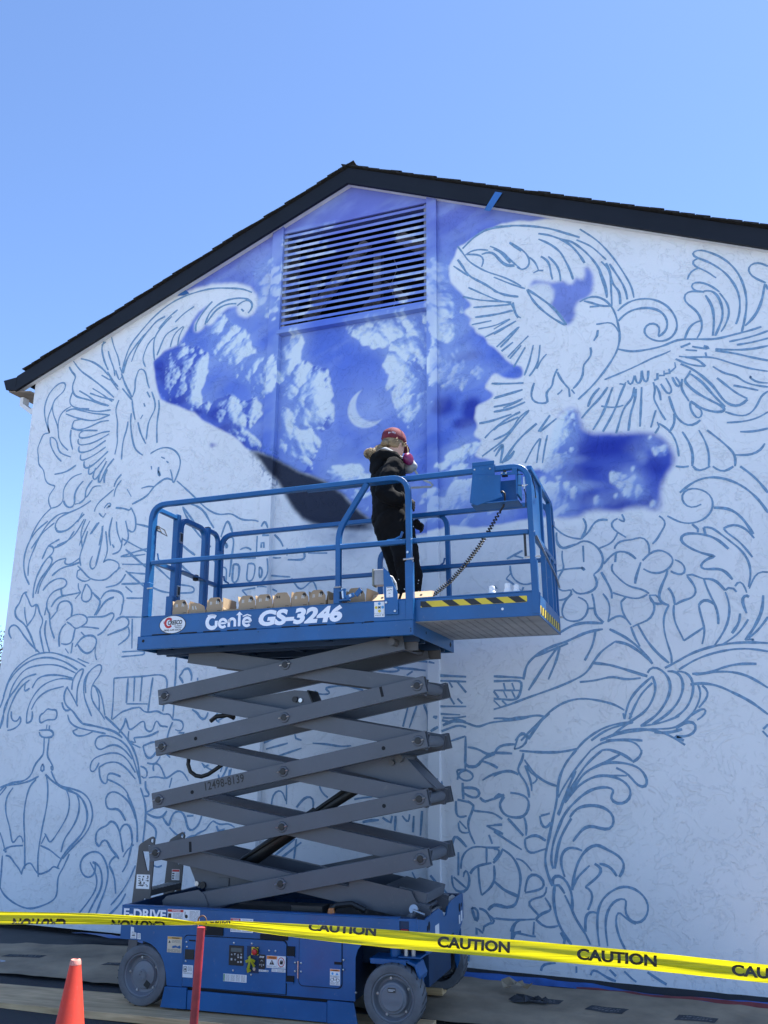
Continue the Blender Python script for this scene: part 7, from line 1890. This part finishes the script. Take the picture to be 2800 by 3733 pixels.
# half-face respirator pulled down to the chest
pinkm=mat('magenta_filter_plastic',(.17,.008,.07),.3,var=.06); maskm=mat('grey_silicone',(.30,.31,.32),.5)
RC=Vector((.045,-.115,1.412)); RM=Matrix.Translation(RC)@Matrix.Rotation(R(-28),4,'Z')
mk=fuse('respirator_mask',[E3(RC+Vector((.055,.065,-.025)),.055,.06,.066),E3(RC+Vector((.085,.045,-.035)),.032,.04,.036)],maskm,per,.008,3,0,'grey half face respirator hanging under the chin')
def fpad(sg):
    g=loft([((x,0,0),(0,a*1.0,0),(0,0,b)) for x,a,b in ((-.0,.026,.030),(.004,.048,.046),(.016,.056,.052),(.032,.055,.051),(.042,.046,.043),(.046,.032,.031))],20); return g
for s_,off in ((1,Vector((.0,0,0))),(-1,Vector((.07,.17,0)))):
    g=fpad(1); g.xform(Matrix.Translation(RC+off)@Matrix.Rotation(R(-62 if s_>0 else 70),4,'Z')@Matrix.Rotation(R(8),4,'X')); ob('filter_pad',g,pinkm,mk,smooth=50)
g=G(); g.tube([RC+Vector((.02,.02,.0)),Vector((.04,-.10,1.43)),Vector((-.05,-.09,1.46)),Vector((-.10,0,1.475)),Vector((-.05,.09,1.46)),RC+Vector((.06,.15,.0))],.005,6); ob('mask_strap',g,maskm,mk,smooth=True)
# gloved hands with separate fingers
def hand(name,wrist,dirv,palmn,curl,parent=per,thumb=1):
    wrist=Vector(wrist); d=Vector(dirv).normalized(); n=Vector(palmn); n=(n-d*n.dot(d)).normalized(); s=d.cross(n)
    gs=[loft([(wrist-d*.01,s*.026,n*.020),(wrist+d*.02,s*.034,n*.018),(wrist+d*.06,s*.040,n*.017),(wrist+d*.088,s*.038,n*.014)],14)]
    for k,(o,l) in enumerate(((-.029,.068),(-.010,.078),(.010,.073),(.028,.058))):
        p=wrist+d*.080+s*o; c=0; pts=[p-d*.02,p]
        for j,f in enumerate((.45,.30,.25)):
            c+=curl*(1.0 if j else .7)+k*.04; p=p+(d*math.cos(c)+n*math.sin(c))*l*f; pts.append(p)
        gs.append(limb(pts,[.0095,.0098,.0092,.0085,.0070],10))
    t0=wrist+d*.028-s*.030*thumb; gs.append(limb([t0,t0+d*.025-s*.022*thumb+n*.010,t0+d*.052-s*.020*thumb+n*.026],[.0125,.0110,.0085],10))
    return fuse(name,gs,glovem,parent,.0045,2)
hand('glove',(-.02,-.228,1.036),(.88,.30,-.25),(.2,.9,-.1),.42,thumb=-1)
hand('glove',(.17,.085,.947),(.72,-.55,-.42),(-.5,-.5,-.6),.6)
# cuff folds, paint specks, boots
g=G(); g.tube([(-.055+.0,-.23+.055*math.cos(a),1.036+.055*math.sin(a)) for a in [2*math.pi*i/14 for i in range(14)]],.008,6,closed=True); ob('sleeve_cuff',g,cloth,per,smooth=True)
rg=random.Random(2); g=G()
from mathutils.bvhtree import BVHTree
_tr=BVHTree.FromPolygons([v.co[:] for v in trous.data.vertices],[tuple(p.vertices) for p in trous.data.polygons])
for k in range(26):
    hit=_tr.ray_cast(Vector((rg.uniform(-.1,.2),-1,rg.uniform(.2,.9))),Vector((0,1,0)))
    if hit[0] is None: continue
    n_=hit[1]; t_=n_.orthogonal().normalized(); b_=n_.cross(t_); rr=rg.uniform(.0018,.0048); g.obox(hit[0]+n_*.0008,t_*rr,b_*rr*rg.uniform(.4,1.6),n_*.0007)
ob('paint_speck',g,white,per)
for y,x in ((-.10,.055),(.10,.10)):
    fuse('boot',[loft([hring(.01,x+.05,y,.145,.05),hring(.04,x+.05,y,.142,.05),hring(.075,x+.01,y,.09,.045),hring(.13,x-.02,y,.055,.048)])],black,per,.009,3)
# loose harness strap of the respirator, looping out in front of her
g=G(); P=[RC+Vector(q) for q in ((.09,.05,-.05),(.12,.03,-.115),(.17,.02,-.150),(.22,.02,-.165),(.245,.03,-.180),(.235,.04,-.192),(.19,.045,-.195),(.13,.05,-.205),(.06,.05,-.215))]; g.sweep(P,[(-.001,-.009),(.001,-.009),(.001,.009),(-.001,.009)],False,(0,0,1)); ob('loose_strap',g,mat('frosted_strap',(.52,.55,.56),.4,trans=.25),mk)
# ================================================================ GROUND
asph=bpy.data.materials.new('asphalt')
def ground_mat(m,c1,c2,sc,bump):
    m.use_nodes=True;t=m.node_tree;N=t.nodes;L=t.links;b=N['Principled BSDF'];b.inputs['Roughness'].default_value=.9
    tc=N.new('ShaderNodeTexCoord'); a=N.new('ShaderNodeTexNoise');a.inputs['Scale'].default_value=sc;a.inputs['Detail'].default_value=8; v=N.new('ShaderNodeTexVoronoi'); v.inputs['Scale'].default_value=150
    L.new(tc.outputs['Object'],a.inputs['Vector']);L.new(tc.outputs['Object'],v.inputs['Vector'])
    mx=N.new('ShaderNodeMix');mx.data_type='RGBA';mx.inputs['A'].default_value=c1+(1,);mx.inputs['B'].default_value=c2+(1,); L.new(a.outputs['Fac'],mx.inputs['Factor'])
    m2=N.new('ShaderNodeMix');m2.data_type='RGBA';m2.blend_type='MULTIPLY';m2.inputs['Factor'].default_value=.5; L.new(mx.outputs['Result'],m2.inputs['A']); L.new(v.outputs['Color'],m2.inputs['B']); L.new(m2.outputs['Result'],b.inputs['Base Color'])
    bp=N.new('ShaderNodeBump');bp.inputs['Strength'].default_value=bump;bp.inputs['Distance'].default_value=.006;L.new(v.outputs['Distance'],bp.inputs['Height']);L.new(bp.outputs[0],b.inputs['Normal'])
ground_mat(asph,(.030,.032,.036),(.060,.060,.062),2.0,.8)
ZG=-.055
gr=G(); 
nx=40
xs=[-400,-100,-40,-20,-12,-8,-6,-4,-2,0,2,5,10,20,60,300]; ys=[-300,-80,-30,-15,-9,-6,-4,-3,-2,-1,0,.15,20,60,400]
gr.add([(x,y,ZG) for x in xs for y in ys],[(i*len(ys)+j,(i+1)*len(ys)+j,(i+1)*len(ys)+j+1,i*len(ys)+j+1) for i in range(len(xs)-1) for j in range(len(ys)-1)])
ob('ground',gr,asph,None,None,None,None,'structure')
conc=bpy.data.materials.new('bounce_concrete'); ground_mat(conc,(.30,.305,.315),(.40,.405,.415),.6,.3)
g=G(); g.add([(-60,-90,ZG+.012),(60,-90,ZG+.012),(60,-7.0,ZG+.012),(-60,-7.0,ZG+.012)],[(0,1,2,3)]); ob('bounce_pavement',g,conc,None,None,None,None,'structure')  # unseen pale ground added to bounce sunlight onto the shaded wall
kraft=mat('brown_masking_paper',(.33,.25,.16),.9,var=.2,vscale=2.2,bump=.25,bscale=9,dirt=.12)
def sheet(name,m,edge_back,edge_front,z,label,cat,nx=60,ny=10,wr=.008,seed=1,kindp=None):
    """ground sheet between two edge polylines given as lists of (x,y)"""
    def at(E,f):
        xs=[p[0] for p in E]; x=xs[0]+(xs[-1]-xs[0])*f
        return x,float(np.interp(x,xs,[p[1] for p in E]))
    g=G(); A=[]
    for i in range(nx+1):
        xb,yb=at(edge_back,i/nx); xf,yf=at(edge_front,i/nx); yf+=.03*(vnoise(np.array(i*.35+seed),np.array(seed*1.),5)-.5); yb+=.03*(vnoise(np.array(i*.4+seed*3),np.array(seed*2.),6)-.5)
        for j in range(ny+1):
            t=j/ny; x=xb+(xf-xb)*t; y=yb+(yf-yb)*t; A.append((x,y))
    X=np.array([a[0] for a in A]);Y=np.array([a[1] for a in A]); Z=np.abs(fbm(X*2.2+seed+40,Y*5+X*.7+40,seed,4)-.5)*wr*5+fbm(X*7+9,Y*7+30,seed+4,2)*wr*.8
    g.add([(float(a),float(b),z+float(c)) for a,b,c in zip(X,Y,Z)],[(i*(ny+1)+j,(i+1)*(ny+1)+j,(i+1)*(ny+1)+j+1,i*(ny+1)+j+1) for i in range(nx) for j in range(ny)])
    return ob(name,g,m,None,label,cat,smooth=True)
plast=mat('black_building_paper',(.018,.018,.02),.6,bump=.2,bscale=15)
bluef=mat('blue_masking_film',(.02,.11,.38),.35,var=.15,bump=.3,bscale=20)
redt=mat('red_stucco_tape',(.22,.03,.03),.6,var=.2)
sheet('black_paper',plast,[(-9.5,.0),(-4.9,-.006)],[(-9.5,-.75),(-6.4,-.74),(-5.5,-.42),(-4.9,-.12)],ZG+.006,'black building paper along the wall foot at the far left','floor covering',60,10,.004,3)
p1_=sheet('masking_paper',kraft,[(-9.6,-.62),(-6.5,-.66),(-5.5,-.30),(-4.9,-.10),(-4.2,-.08)],[(-9.6,-1.62),(-5.7,-1.53),(-4.6,-1.47),(-4.2,-1.42)],ZG+.014,'brown masking paper spread on the ground left of the lift','masking paper',90,16,.009,5)
p2_=sheet('masking_paper',kraft,[(-3.3,-.13),(-2.2,-.15),(-1.0,-.17),(0.3,-.13),(1.6,-.12)],[(-3.3,-1.25),(-2.0,-1.38),(-1.4,-1.34),(-.8,-1.05),(0.3,-1.15),(1.6,-1.1)],ZG+.014,'brown masking paper spread on the ground right of the lift','masking paper',90,16,.009,9)
sheet('blue_masking_film',bluef,[(-6.10,-.16),(-5.6,-.10),(-5.0,-.04),(-3.6,-.02)],[(-6.10,-.20),(-5.6,-.27),(-5.0,-.34),(-3.6,-.30)],ZG+.05,'bright blue masking film bunched at the wall foot behind the rear wheel','masking film',50,8,.016,12)
def skirt(name,m,x0,x1,za,zb,y0,y1,label,cat,seed,n=70):
    g=G(); 
    for i in range(n+1):
        x=x0+(x1-x0)*i/n; w=vnoise(np.array(i*.5+seed),np.array(1.),3); w2=vnoise(np.array(i*.23+seed),np.array(4.),8)
        za_=np.interp(x,*za)+.010*(w-.5); zb_=np.interp(x,*zb)+.016*(w2-.5)
        g.v+=[(x,y0+.012*w,float(za_)),(x,(y0+y1)/2+.02*(w2-.5),float((za_+zb_)/2)+.008*(w-.5)),(x,y1+.02*w2,float(zb_))]
    for i in range(n): b=3*i; g.f+=[(b,b+3,b+4,b+1),(b+1,b+4,b+5,b+2)]
    return ob(name,g,m,None,label,cat,smooth=True)
skirt('black_paper',plast,-4.2,1.6,([-4.2,1.6],[.006,.006]),([-4.2,1.6],[-.05,-.05]),-.004,-.06,'black paper strip tucked under the foot of the right wall','floor covering',2)
skirt('blue_masking_film',bluef,-2.4,1.6,([-2.4,-1.2,-1.0,-.6,-.3,.2,1.6],[-.012,-.012,-.034,-.038,-.026,-.016,-.014]),([-2.4,1.6],[-.046,-.046]),-.05,-.125,'blue masking film skirt below the right wall','masking film',7)
skirt('red_tape',redt,-1.32,1.6,([-1.32,-.6,-.35,1.6],[-.026,-.028,-.012,-.016]),([-1.32,1.6],[-.036,-.036]),-.118,-.165,'dull red tape edging the blue film at the foot of the right wall','tape',9)
# printed patches and scuffs on the paper
patchm=mat('dark_printed_patch',(.045,.045,.048),.8,var=.3,vscale=12); scr=mat('grey_print_line',(.16,.155,.15),.85)
def patch(par,x,y,w,h,rz,name='printed_patch'):
    # lies on the paper: a small grid that follows the paper height
    g=G(); M=Matrix.Translation((x,y,0))@Matrix.Rotation(rz,4,'Z')@Matrix(((1,.25,0,0),(0,1,0,0),(0,0,1,0),(0,0,0,1)))
    ns=8
    for i in range(ns+1):
        for j in range(5):
            p=M@Vector((-w/2+w*i/ns,-h/2+h*j/4,0)); g.v.append((p.x,p.y,hgt(par,p.x,p.y)+.0022))
    g.f+=[(i*5+j,(i+1)*5+j,(i+1)*5+j+1,i*5+j+1) for i in range(ns) for j in range(4)]
    a=ob(name,g,patchm,par)
    r=random.Random(int(x*100)); g=G()
    for row,yy in ((0,-.16),(1,.18)):
        xx=-.36*w
        while xx<.34*w:
            ww=r.uniform(.05,.09)*w
            for seg in range(2):
                p=M@Vector((xx+r.uniform(0,ww*.6),yy*h+r.uniform(-.10,.02)*h,0)); q=M@Vector((xx+ww*r.uniform(.3,1),yy*h+r.uniform(.0,.14)*h,0)); t=(q-p).normalized(); s=Vector((-t.y,t.x,0))*.006
                b=len(g.v); g.v+=[tuple(Vector((k.x,k.y,hgt(par,k.x,k.y)+.0036))) for k in (p+s,p-s,q-s,q+s)]; g.f.append((b,b+1,b+2,b+3))
            xx+=ww*1.25
    ob('faded_print',g,scr,a)
from mathutils.bvhtree import BVHTree
_bv={}
def hgt(o,x,y):
    if o.name not in _bv: _bv[o.name]=BVHTree.FromPolygons([v.co[:] for v in o.data.vertices],[tuple(p.vertices) for p in o.data.polygons])
    h=_bv[o.name].ray_cast(Vector((x,y,1)),Vector((0,0,-1))); return h[0].z if h[0] else ZG+.02
for x,y,w,h,rz in ((-1.50,-.62,.30,.13,.15),(-1.02,-.66,.26,.12,-.05),(-.42,-.66,.26,.13,.05),(.25,-.62,.26,.13,.05)): patch(p2_,x,y,w,h,rz)
for x,y,w,h,rz in ((-5.95,-.98,.34,.10,.3),(-5.02,-.92,.22,.09,.2),(-4.75,-.90,.14,.06,.2)): patch(p1_,x,y,w,h,rz)
g=G(); g.v+=[(-6.02+.09*math.cos(a),-1.22+.035*math.sin(a),0) for a in [2*math.pi*i/14 for i in range(14)]]; g.v=[(x,y,hgt(p1_,x,y)+.0025) for x,y,_ in g.v]; g.f.append(tuple(range(14))); ob('paint_spill',g,mat('dried_white_paint',(.42,.43,.45),.7),p1_)
# torn scraps of paper by the front wheel
rg=random.Random(6)
def scrap(x,y,r,h,label,m):
    g=G(); n=9; ring=[]
    for k in range(n):
        a=2*math.pi*k/n; rr=r*rg.uniform(.6,1.25); ring.append((x+rr*math.cos(a),y+rr*.55*math.sin(a),ZG+.03+h*rg.random()))
    mid=[(x+(p[0]-x)*.5+rg.uniform(-.02,.02),y+(p[1]-y)*.5,ZG+.035+h*rg.random()*1.2) for p in ring]
    g.add(ring+mid+[(x,y,ZG+.04+h*.5)],[(k,(k+1)%n,n+(k+1)%n,n+k) for k in range(n)]+[(n+k,n+(k+1)%n,2*n) for k in range(n)]); return ob('paper_scrap',g,m,None,label,'paper scrap')
scrap(-1.72,-.50,.13,.10,'crumpled brown paper scrap lying behind the front wheel',kraft); scrap(-1.60,-.72,.12,.035,'small dark torn paper scrap nearest the front wheel',patchm); scrap(-1.47,-.70,.06,.04,'tiny curled dark scrap right of the crumpled brown one',patchm)
# plank under the wheels, in the lift's own plane
wood=bpy.data.materials.new('pine_plank'); wood.use_nodes=True
def wood_nodes(m):
    t=m.node_tree;N=t.nodes;L=t.links;b=N['Principled BSDF'];b.inputs['Roughness'].default_value=.75
    tc=N.new('ShaderNodeTexCoord');mp=N.new('ShaderNodeMapping');mp.inputs['Scale'].default_value=(.6,9,9);L.new(tc.outputs['Object'],mp.inputs['Vector'])
    n=N.new('ShaderNodeTexNoise');n.inputs['Scale'].default_value=3;n.inputs['Detail'].default_value=9;n.inputs['Distortion'].default_value=1.2;L.new(mp.outputs[0],n.inputs['Vector'])
    r=N.new('ShaderNodeValToRGB');r.color_ramp.elements[0].position=.3;r.color_ramp.elements[0].color=(.50,.31,.14,1);r.color_ramp.elements[1].position=.7;r.color_ramp.elements[1].color=(.82,.56,.30,1);L.new(n.outputs['Fac'],r.inputs[0])
    n2=N.new('ShaderNodeTexNoise');n2.inputs['Scale'].default_value=2.5;n2.inputs['Detail'].default_value=6;L.new(tc.outputs['Object'],n2.inputs['Vector']); mr=N.new('ShaderNodeMapRange');mr.inputs['From Min'].default_value=.35;mr.inputs['From Max'].default_value=.7;mr.inputs['To Min'].default_value=.72;L.new(n2.outputs['Fac'],mr.inputs['Value'])
    mx=N.new('ShaderNodeMix');mx.data_type='RGBA';mx.blend_type='MULTIPLY';mx.inputs['Factor'].default_value=1;L.new(r.outputs[0],mx.inputs['A']);L.new(mr.outputs[0],mx.inputs['B']);L.new(mx.outputs['Result'],b.inputs['Base Color'])
    bp=N.new('ShaderNodeBump');bp.inputs['Strength'].default_value=.25;bp.inputs['Distance'].default_value=.004;L.new(n.outputs['Fac'],bp.inputs['Height']);L.new(bp.outputs[0],b.inputs['Normal'])
wood_nodes(wood)
ob('wooden_plank',G().plate_uv([(-2.6,-.19),(2.02,-.19),(2.02,.27),(-2.6,.27)],-.05,-.0015),wood,None,'long pine plank laid under the near wheels of the lift','plank',bevel=.003,M=LIFT)
ob('wooden_plank',G().plate_uv([(-.6,1.06),(1.85,1.06),(1.85,1.19),(-.6,1.19)],-.05,-.0015),wood,None,'pine plank under the far wheels, mostly hidden by the lift','plank',bevel=.003,M=LIFT)
# ================================================================ CONE, POST AND TAPE in front
conem=mat('orange_cone_vinyl',(.78,.06,.03),.55,var=.10,vscale=9,col2=(.62,.055,.03),trans=.25,dirt=.35)
cone=thing('traffic_cone','orange traffic cone with a scuffed pale tip at the lower left','traffic cone',Matrix.Translation((-3.27,-3.62,ZG)))
g=G().lathe([(.140,.028),(.127,.045),(.0265,.706),(.023,.714),(.016,.716),(.014,.70),(.10,.05)],(0,0,0),(0,0,1),48); ob('cone_body',g,conem,cone,smooth=40)
g=G().lathe([(.0292,.692),(.0272,.7065),(.0235,.7155),(.0155,.7170),(.0135,.71)],(0,0,0),(0,0,1),32); ob('scuffed_tip',g,mat('worn_pink_vinyl',(.75,.28,.22),.7,var=.25,vscale=40),cone,smooth=40)
g=G(); g.box(-.19,.19,-.19,.19,0,.03); ob('cone_base',g,conem,cone,bevel=.01)
# red stake with a wire loop on top
ST=Vector((-2.30,-4.03,0))
redp=mat('red_stake_paint',(.33,.022,.03),.55,var=.2,vscale=10,bump=.12,bscale=50,trans=.0,dirt=.1)
stk=thing('red_stake','red painted stake with a bent wire loop holding the yellow tape','stake',Matrix.Translation((ST.x,ST.y,ZG)))
tilt=Vector((-.012,.0,0))
g=G(); g.cyl((0,0,0),(0.022,0,1.005),.0185,16,.0178); ob('stake_rod',g,redp,stk,smooth=40)
rust=mat('rusty_wire',(.16,.09,.06),.6,metal=.5,var=.3,vscale=30)
g=G(); g.tube([(.004,-.0,.975),(.004,-.0,1.030)]+[(.0255+.0215*math.cos(R(180-180*i/10)),0,1.030+.022*math.sin(R(180*i/10))) for i in range(11)]+[(.047,0,.995)],.0032,8); ob('wire_loop',g,rust,stk,smooth=True)
# caution tape
tapem=mat('yellow_caution_film',(.80,.70,.012),.28,var=.16,vscale=3,trans=.55)
def streaks(m):
    t=m.node_tree; n=[q for q in t.nodes if q.type=='TEX_NOISE'][0]; mp=t.nodes.new('ShaderNodeMapping'); mp.inputs['Scale'].default_value=(1.2,1.2,60); tc=[q for q in t.nodes if q.type=='TEX_COORD'][0]; t.links.new(tc.outputs['Object'],mp.inputs['Vector']); t.links.new(mp.outputs[0],n.inputs['Vector'])
streaks(tapem)
tb1=mat('black_tape_print',(.02,.018,.008),.4)
Cc=Vector((0,-7.68254897,1.7)); cr_=Vector((0.93208713,0.36209495,0.01004088)); cu_=Vector((0.08695117,-0.25056234,0.96418774)); cw_=Vector((-0.35164338,0.89783393,0.26503051))
TW=.0755
def tape(name,ctl,label,texts,wr,seed,par=None):
    """ctl: list of (x,y,z centre, tilt degrees about the run, width factor)"""
    C=np.array(ctl,float); n=len(C); s=np.r_[0,np.cumsum(np.linalg.norm(np.diff(C[:,:3],axis=0),axis=1))]; Lg=s[-1]
    m=int(Lg/.012); k=14
    def frame(d):
        p=Vector([float(np.interp(d,s,C[:,i])) for i in range(3)]); q=Vector([float(np.interp(min(Lg,d+.05),s,C[:,i])) for i in range(3)]); o=Vector([float(np.interp(max(0,d-.05),s,C[:,i])) for i in range(3)])
        t=(q-o).normalized(); ti=R(float(np.interp(d,s,C[:,3]))); w=float(np.interp(d,s,C[:,4]))
        up=Vector((0,0,1)); up=(up-t*up.dot(t)).normalized(); side=t.cross(up)   # side points away from camera for left-to-right runs
        a=up*math.cos(ti)+side*math.sin(ti); b=t.cross(a); return p,a,b,w,t
    def pt(d,e,off=0):
        p,a,b,w,t=frame(d); sag=0
        r=wr*(float(vnoise(np.array(d*2.2+seed),np.array(e*6.+seed),7))-.5)*2+wr*.8*math.sin(e*9+d*2.0+seed)+wr*1.6*(1-w)*math.sin(e*22+seed)
        return p+a*(e*TW*w)+b*(r+off)
    g=G(); g.v=[tuple(pt(Lg*i/m,-.5+j/k)) for i in range(m+1) for j in range(k+1)]
    g.f=[(i*(k+1)+j,(i+1)*(k+1)+j,(i+1)*(k+1)+j+1,i*(k+1)+j+1) for i in range(m) for j in range(k)]
    o=ob(name,g,tapem,None,label,'caution tape',smooth=True)
    for d0,wd,e0,e1,txt,mode in texts:
        v,f,_=text2d(txt,.042,0,1,1.0)
        # cut long triangles by subdividing the outline mesh a little so print follows the wrinkles
        bm=bmesh.new(); vs=[bm.verts.new((a,b,0)) for a,b in v]
        for q in f:
            try: bm.faces.new([vs[i] for i in q])
            except ValueError: pass
        bmesh.ops.scale(bm,vec=(wd,TW*(e1-e0),1),verts=bm.verts)
        if mode=='flip': bmesh.ops.rotate(bm,cent=(wd/2,TW*(e1-e0)/2,0),matrix=Matrix.Rotation(math.pi,3,'Z'),verts=bm.verts)
        for it in range(2): bmesh.ops.subdivide_edges(bm,edges=[e for e in bm.edges if e.calc_length()>.010],cuts=1)
        if mode in('flip','cut'): bmesh.ops.bisect_plane(bm,geom=bm.verts[:]+bm.edges[:]+bm.faces[:],plane_co=(0,(.5-e0)*TW*.985,0) if mode=='cut' else (0,TW*(-.485-e0),0),plane_no=(0,1,0),clear_outer=(mode=='cut'),clear_inner=(mode=='flip'))
        bm.verts.ensure_lookup_table(); bm.verts.index_update()
        gg=G(); gg.v=[tuple(pt(d0+q.co.x,e0+q.co.y/TW,.0012)) for q in bm.verts]; gg.f=[tuple(q.index for q in p.verts) for p in bm.faces]; bm.free()
        ob('tape_lettering',gg,tb1,o)
    return o
PT=Vector((ST.x+.028,ST.y-.02,.977))
tape('caution_tape',[(-4.4,-5.1,1.010,-30,.75),(-3.6,-4.72,1.001,-30,.74),(-3.12,-4.36,.980,-28,.72),(-2.75,-4.20,.977,-24,.62),(-2.45,-4.09,.972,-18,.42),(PT.x-.02,PT.y,.968,0,.18)],'yellow caution tape running from the left edge to the red stake',[(1.555,.235,-.86,-.02,'CAUTION','flip'),(1.99,.24,-.86,-.02,'CAUTION','flip')],.0035,3)
tape('caution_tape',[(PT.x-.02,PT.y,.970,10,.16),(-2.16,-4.00,.966,18,.45),(-1.95,-3.92,.950,10,.66),(-1.75,-3.83,.932,4,.85),(-1.50,-3.71,.908,0,.97),(-1.0,-3.48,.866,0,1.0),(-.5,-3.26,.823,0,1.0),(.05,-3.02,.766,0,1.0),(.55,-2.80,.70,0,1.0)],'yellow caution tape sagging from the red stake to the right edge',[(.06,.09,.12,.75,'CAUTION','cut'),(.495,.30,.08,.66,'CAUTION','cut'),(1.07,.325,-.24,.38,'CAUTION',''),(1.695,.36,-.27,.36,'CAUTION',''),(2.393,.37,-.28,.33,'CAUTION','')],.0030,11)
# ================================================================ TREE AND HOUSE far left, seen past the corner
leafm=mat('grey_green_leaf',(.055,.062,.038),.8,var=.3,vscale=2,trans=.25); bark=mat('bark',(.09,.07,.055),.9,bump=.4,bscale=15)
def tree(x,y,h,r,label,seed):
    rg=random.Random(seed); t=thing('tree',label,'tree',Matrix.Translation((x,y,ZG))); g=limb([(0,0,0),(.1,.1,h*.3),(-.1,.05,h*.55),(.05,0,h*.85)],[.22,.17,.12,.04],10); tips=[]
    gg=G(); gg.add(g.v,g.f)
    for k in range(16):
        z=h*rg.uniform(.3,.85); a=rg.uniform(0,6.28); l=r*rg.uniform(.5,1.0)*(1.1-z/h*.5); e=Vector((math.cos(a)*l,math.sin(a)*l,z+l*rg.uniform(.2,.6))); q=limb([(0,0,z),tuple(e*.5+Vector((0,0,z*.5+.1))),tuple(e)],[.06,.04,.015],6); gg.add(q.v,q.f); tips+= [e,e*.6+Vector((0,0,z*.4))]
    ob('trunk',gg,bark,t,smooth=True); lg=G()
    for k in range(4200):
        c=rg.choice(tips); p=c+Vector((rg.gauss(0,.42),rg.gauss(0,.42),rg.gauss(0,.34))); a=Vector((rg.uniform(-1,1),rg.uniform(-1,1),rg.uniform(-1,1))).normalized(); b=a.orthogonal().normalized(); s=rg.uniform(.05,.11); lg.add([p+a*s,p+b*s*.5,p-a*s,p-b*s*.5],[(0,1,2,3)])
    ob('crown',lg,leafm,t); return t
tree(-37.9,30,8.7,2.6,'grey green tree beyond the left corner of the building',4)
tree(-41.5,33,7.6,2.4,'second tree just outside the left edge behind the grey green one',9)
hs=thing('house','pale distant house low behind the tree at the left edge','house',Matrix.Translation((-42,36,ZG)))
g=G(); g.box(-5,5,0,6,0,4.2); ob('wall',g,sidew,hs); g=G(); g.plate_vz([(-.5,4.2),(6.5,4.2),(3,6.2)],-5.4,5.4); ob('roof',g,mat('pale_roof',(.35,.33,.31),.9),hs)
for x in (-3,0,3): 
    g=G(); g.box(x-.5,x+.5,-.05,-.005,1.2,2.6); w_=ob('window',g,mat('dark_window',(.03,.035,.04),.2),hs)

# small joined pieces that nobody could pick apart singly
for o in COL.objects:
    if o.name.split('.')[0] in ('panel_bolt','fine_print','tread_groove','weld_slot','beam_hole','arm_hole','arm_slot','display_icon','pictogram','pictogram_ring','print_mark','cover_screw','plate_bolt','rung_tread','diagram_print','faded_print','paint_speck','hair_strand','hub_bolt','cap_seam','torn_label','carton_print','emblem_print','vent_hole','hub_print','deck_cable'): o['kind']='stuff'
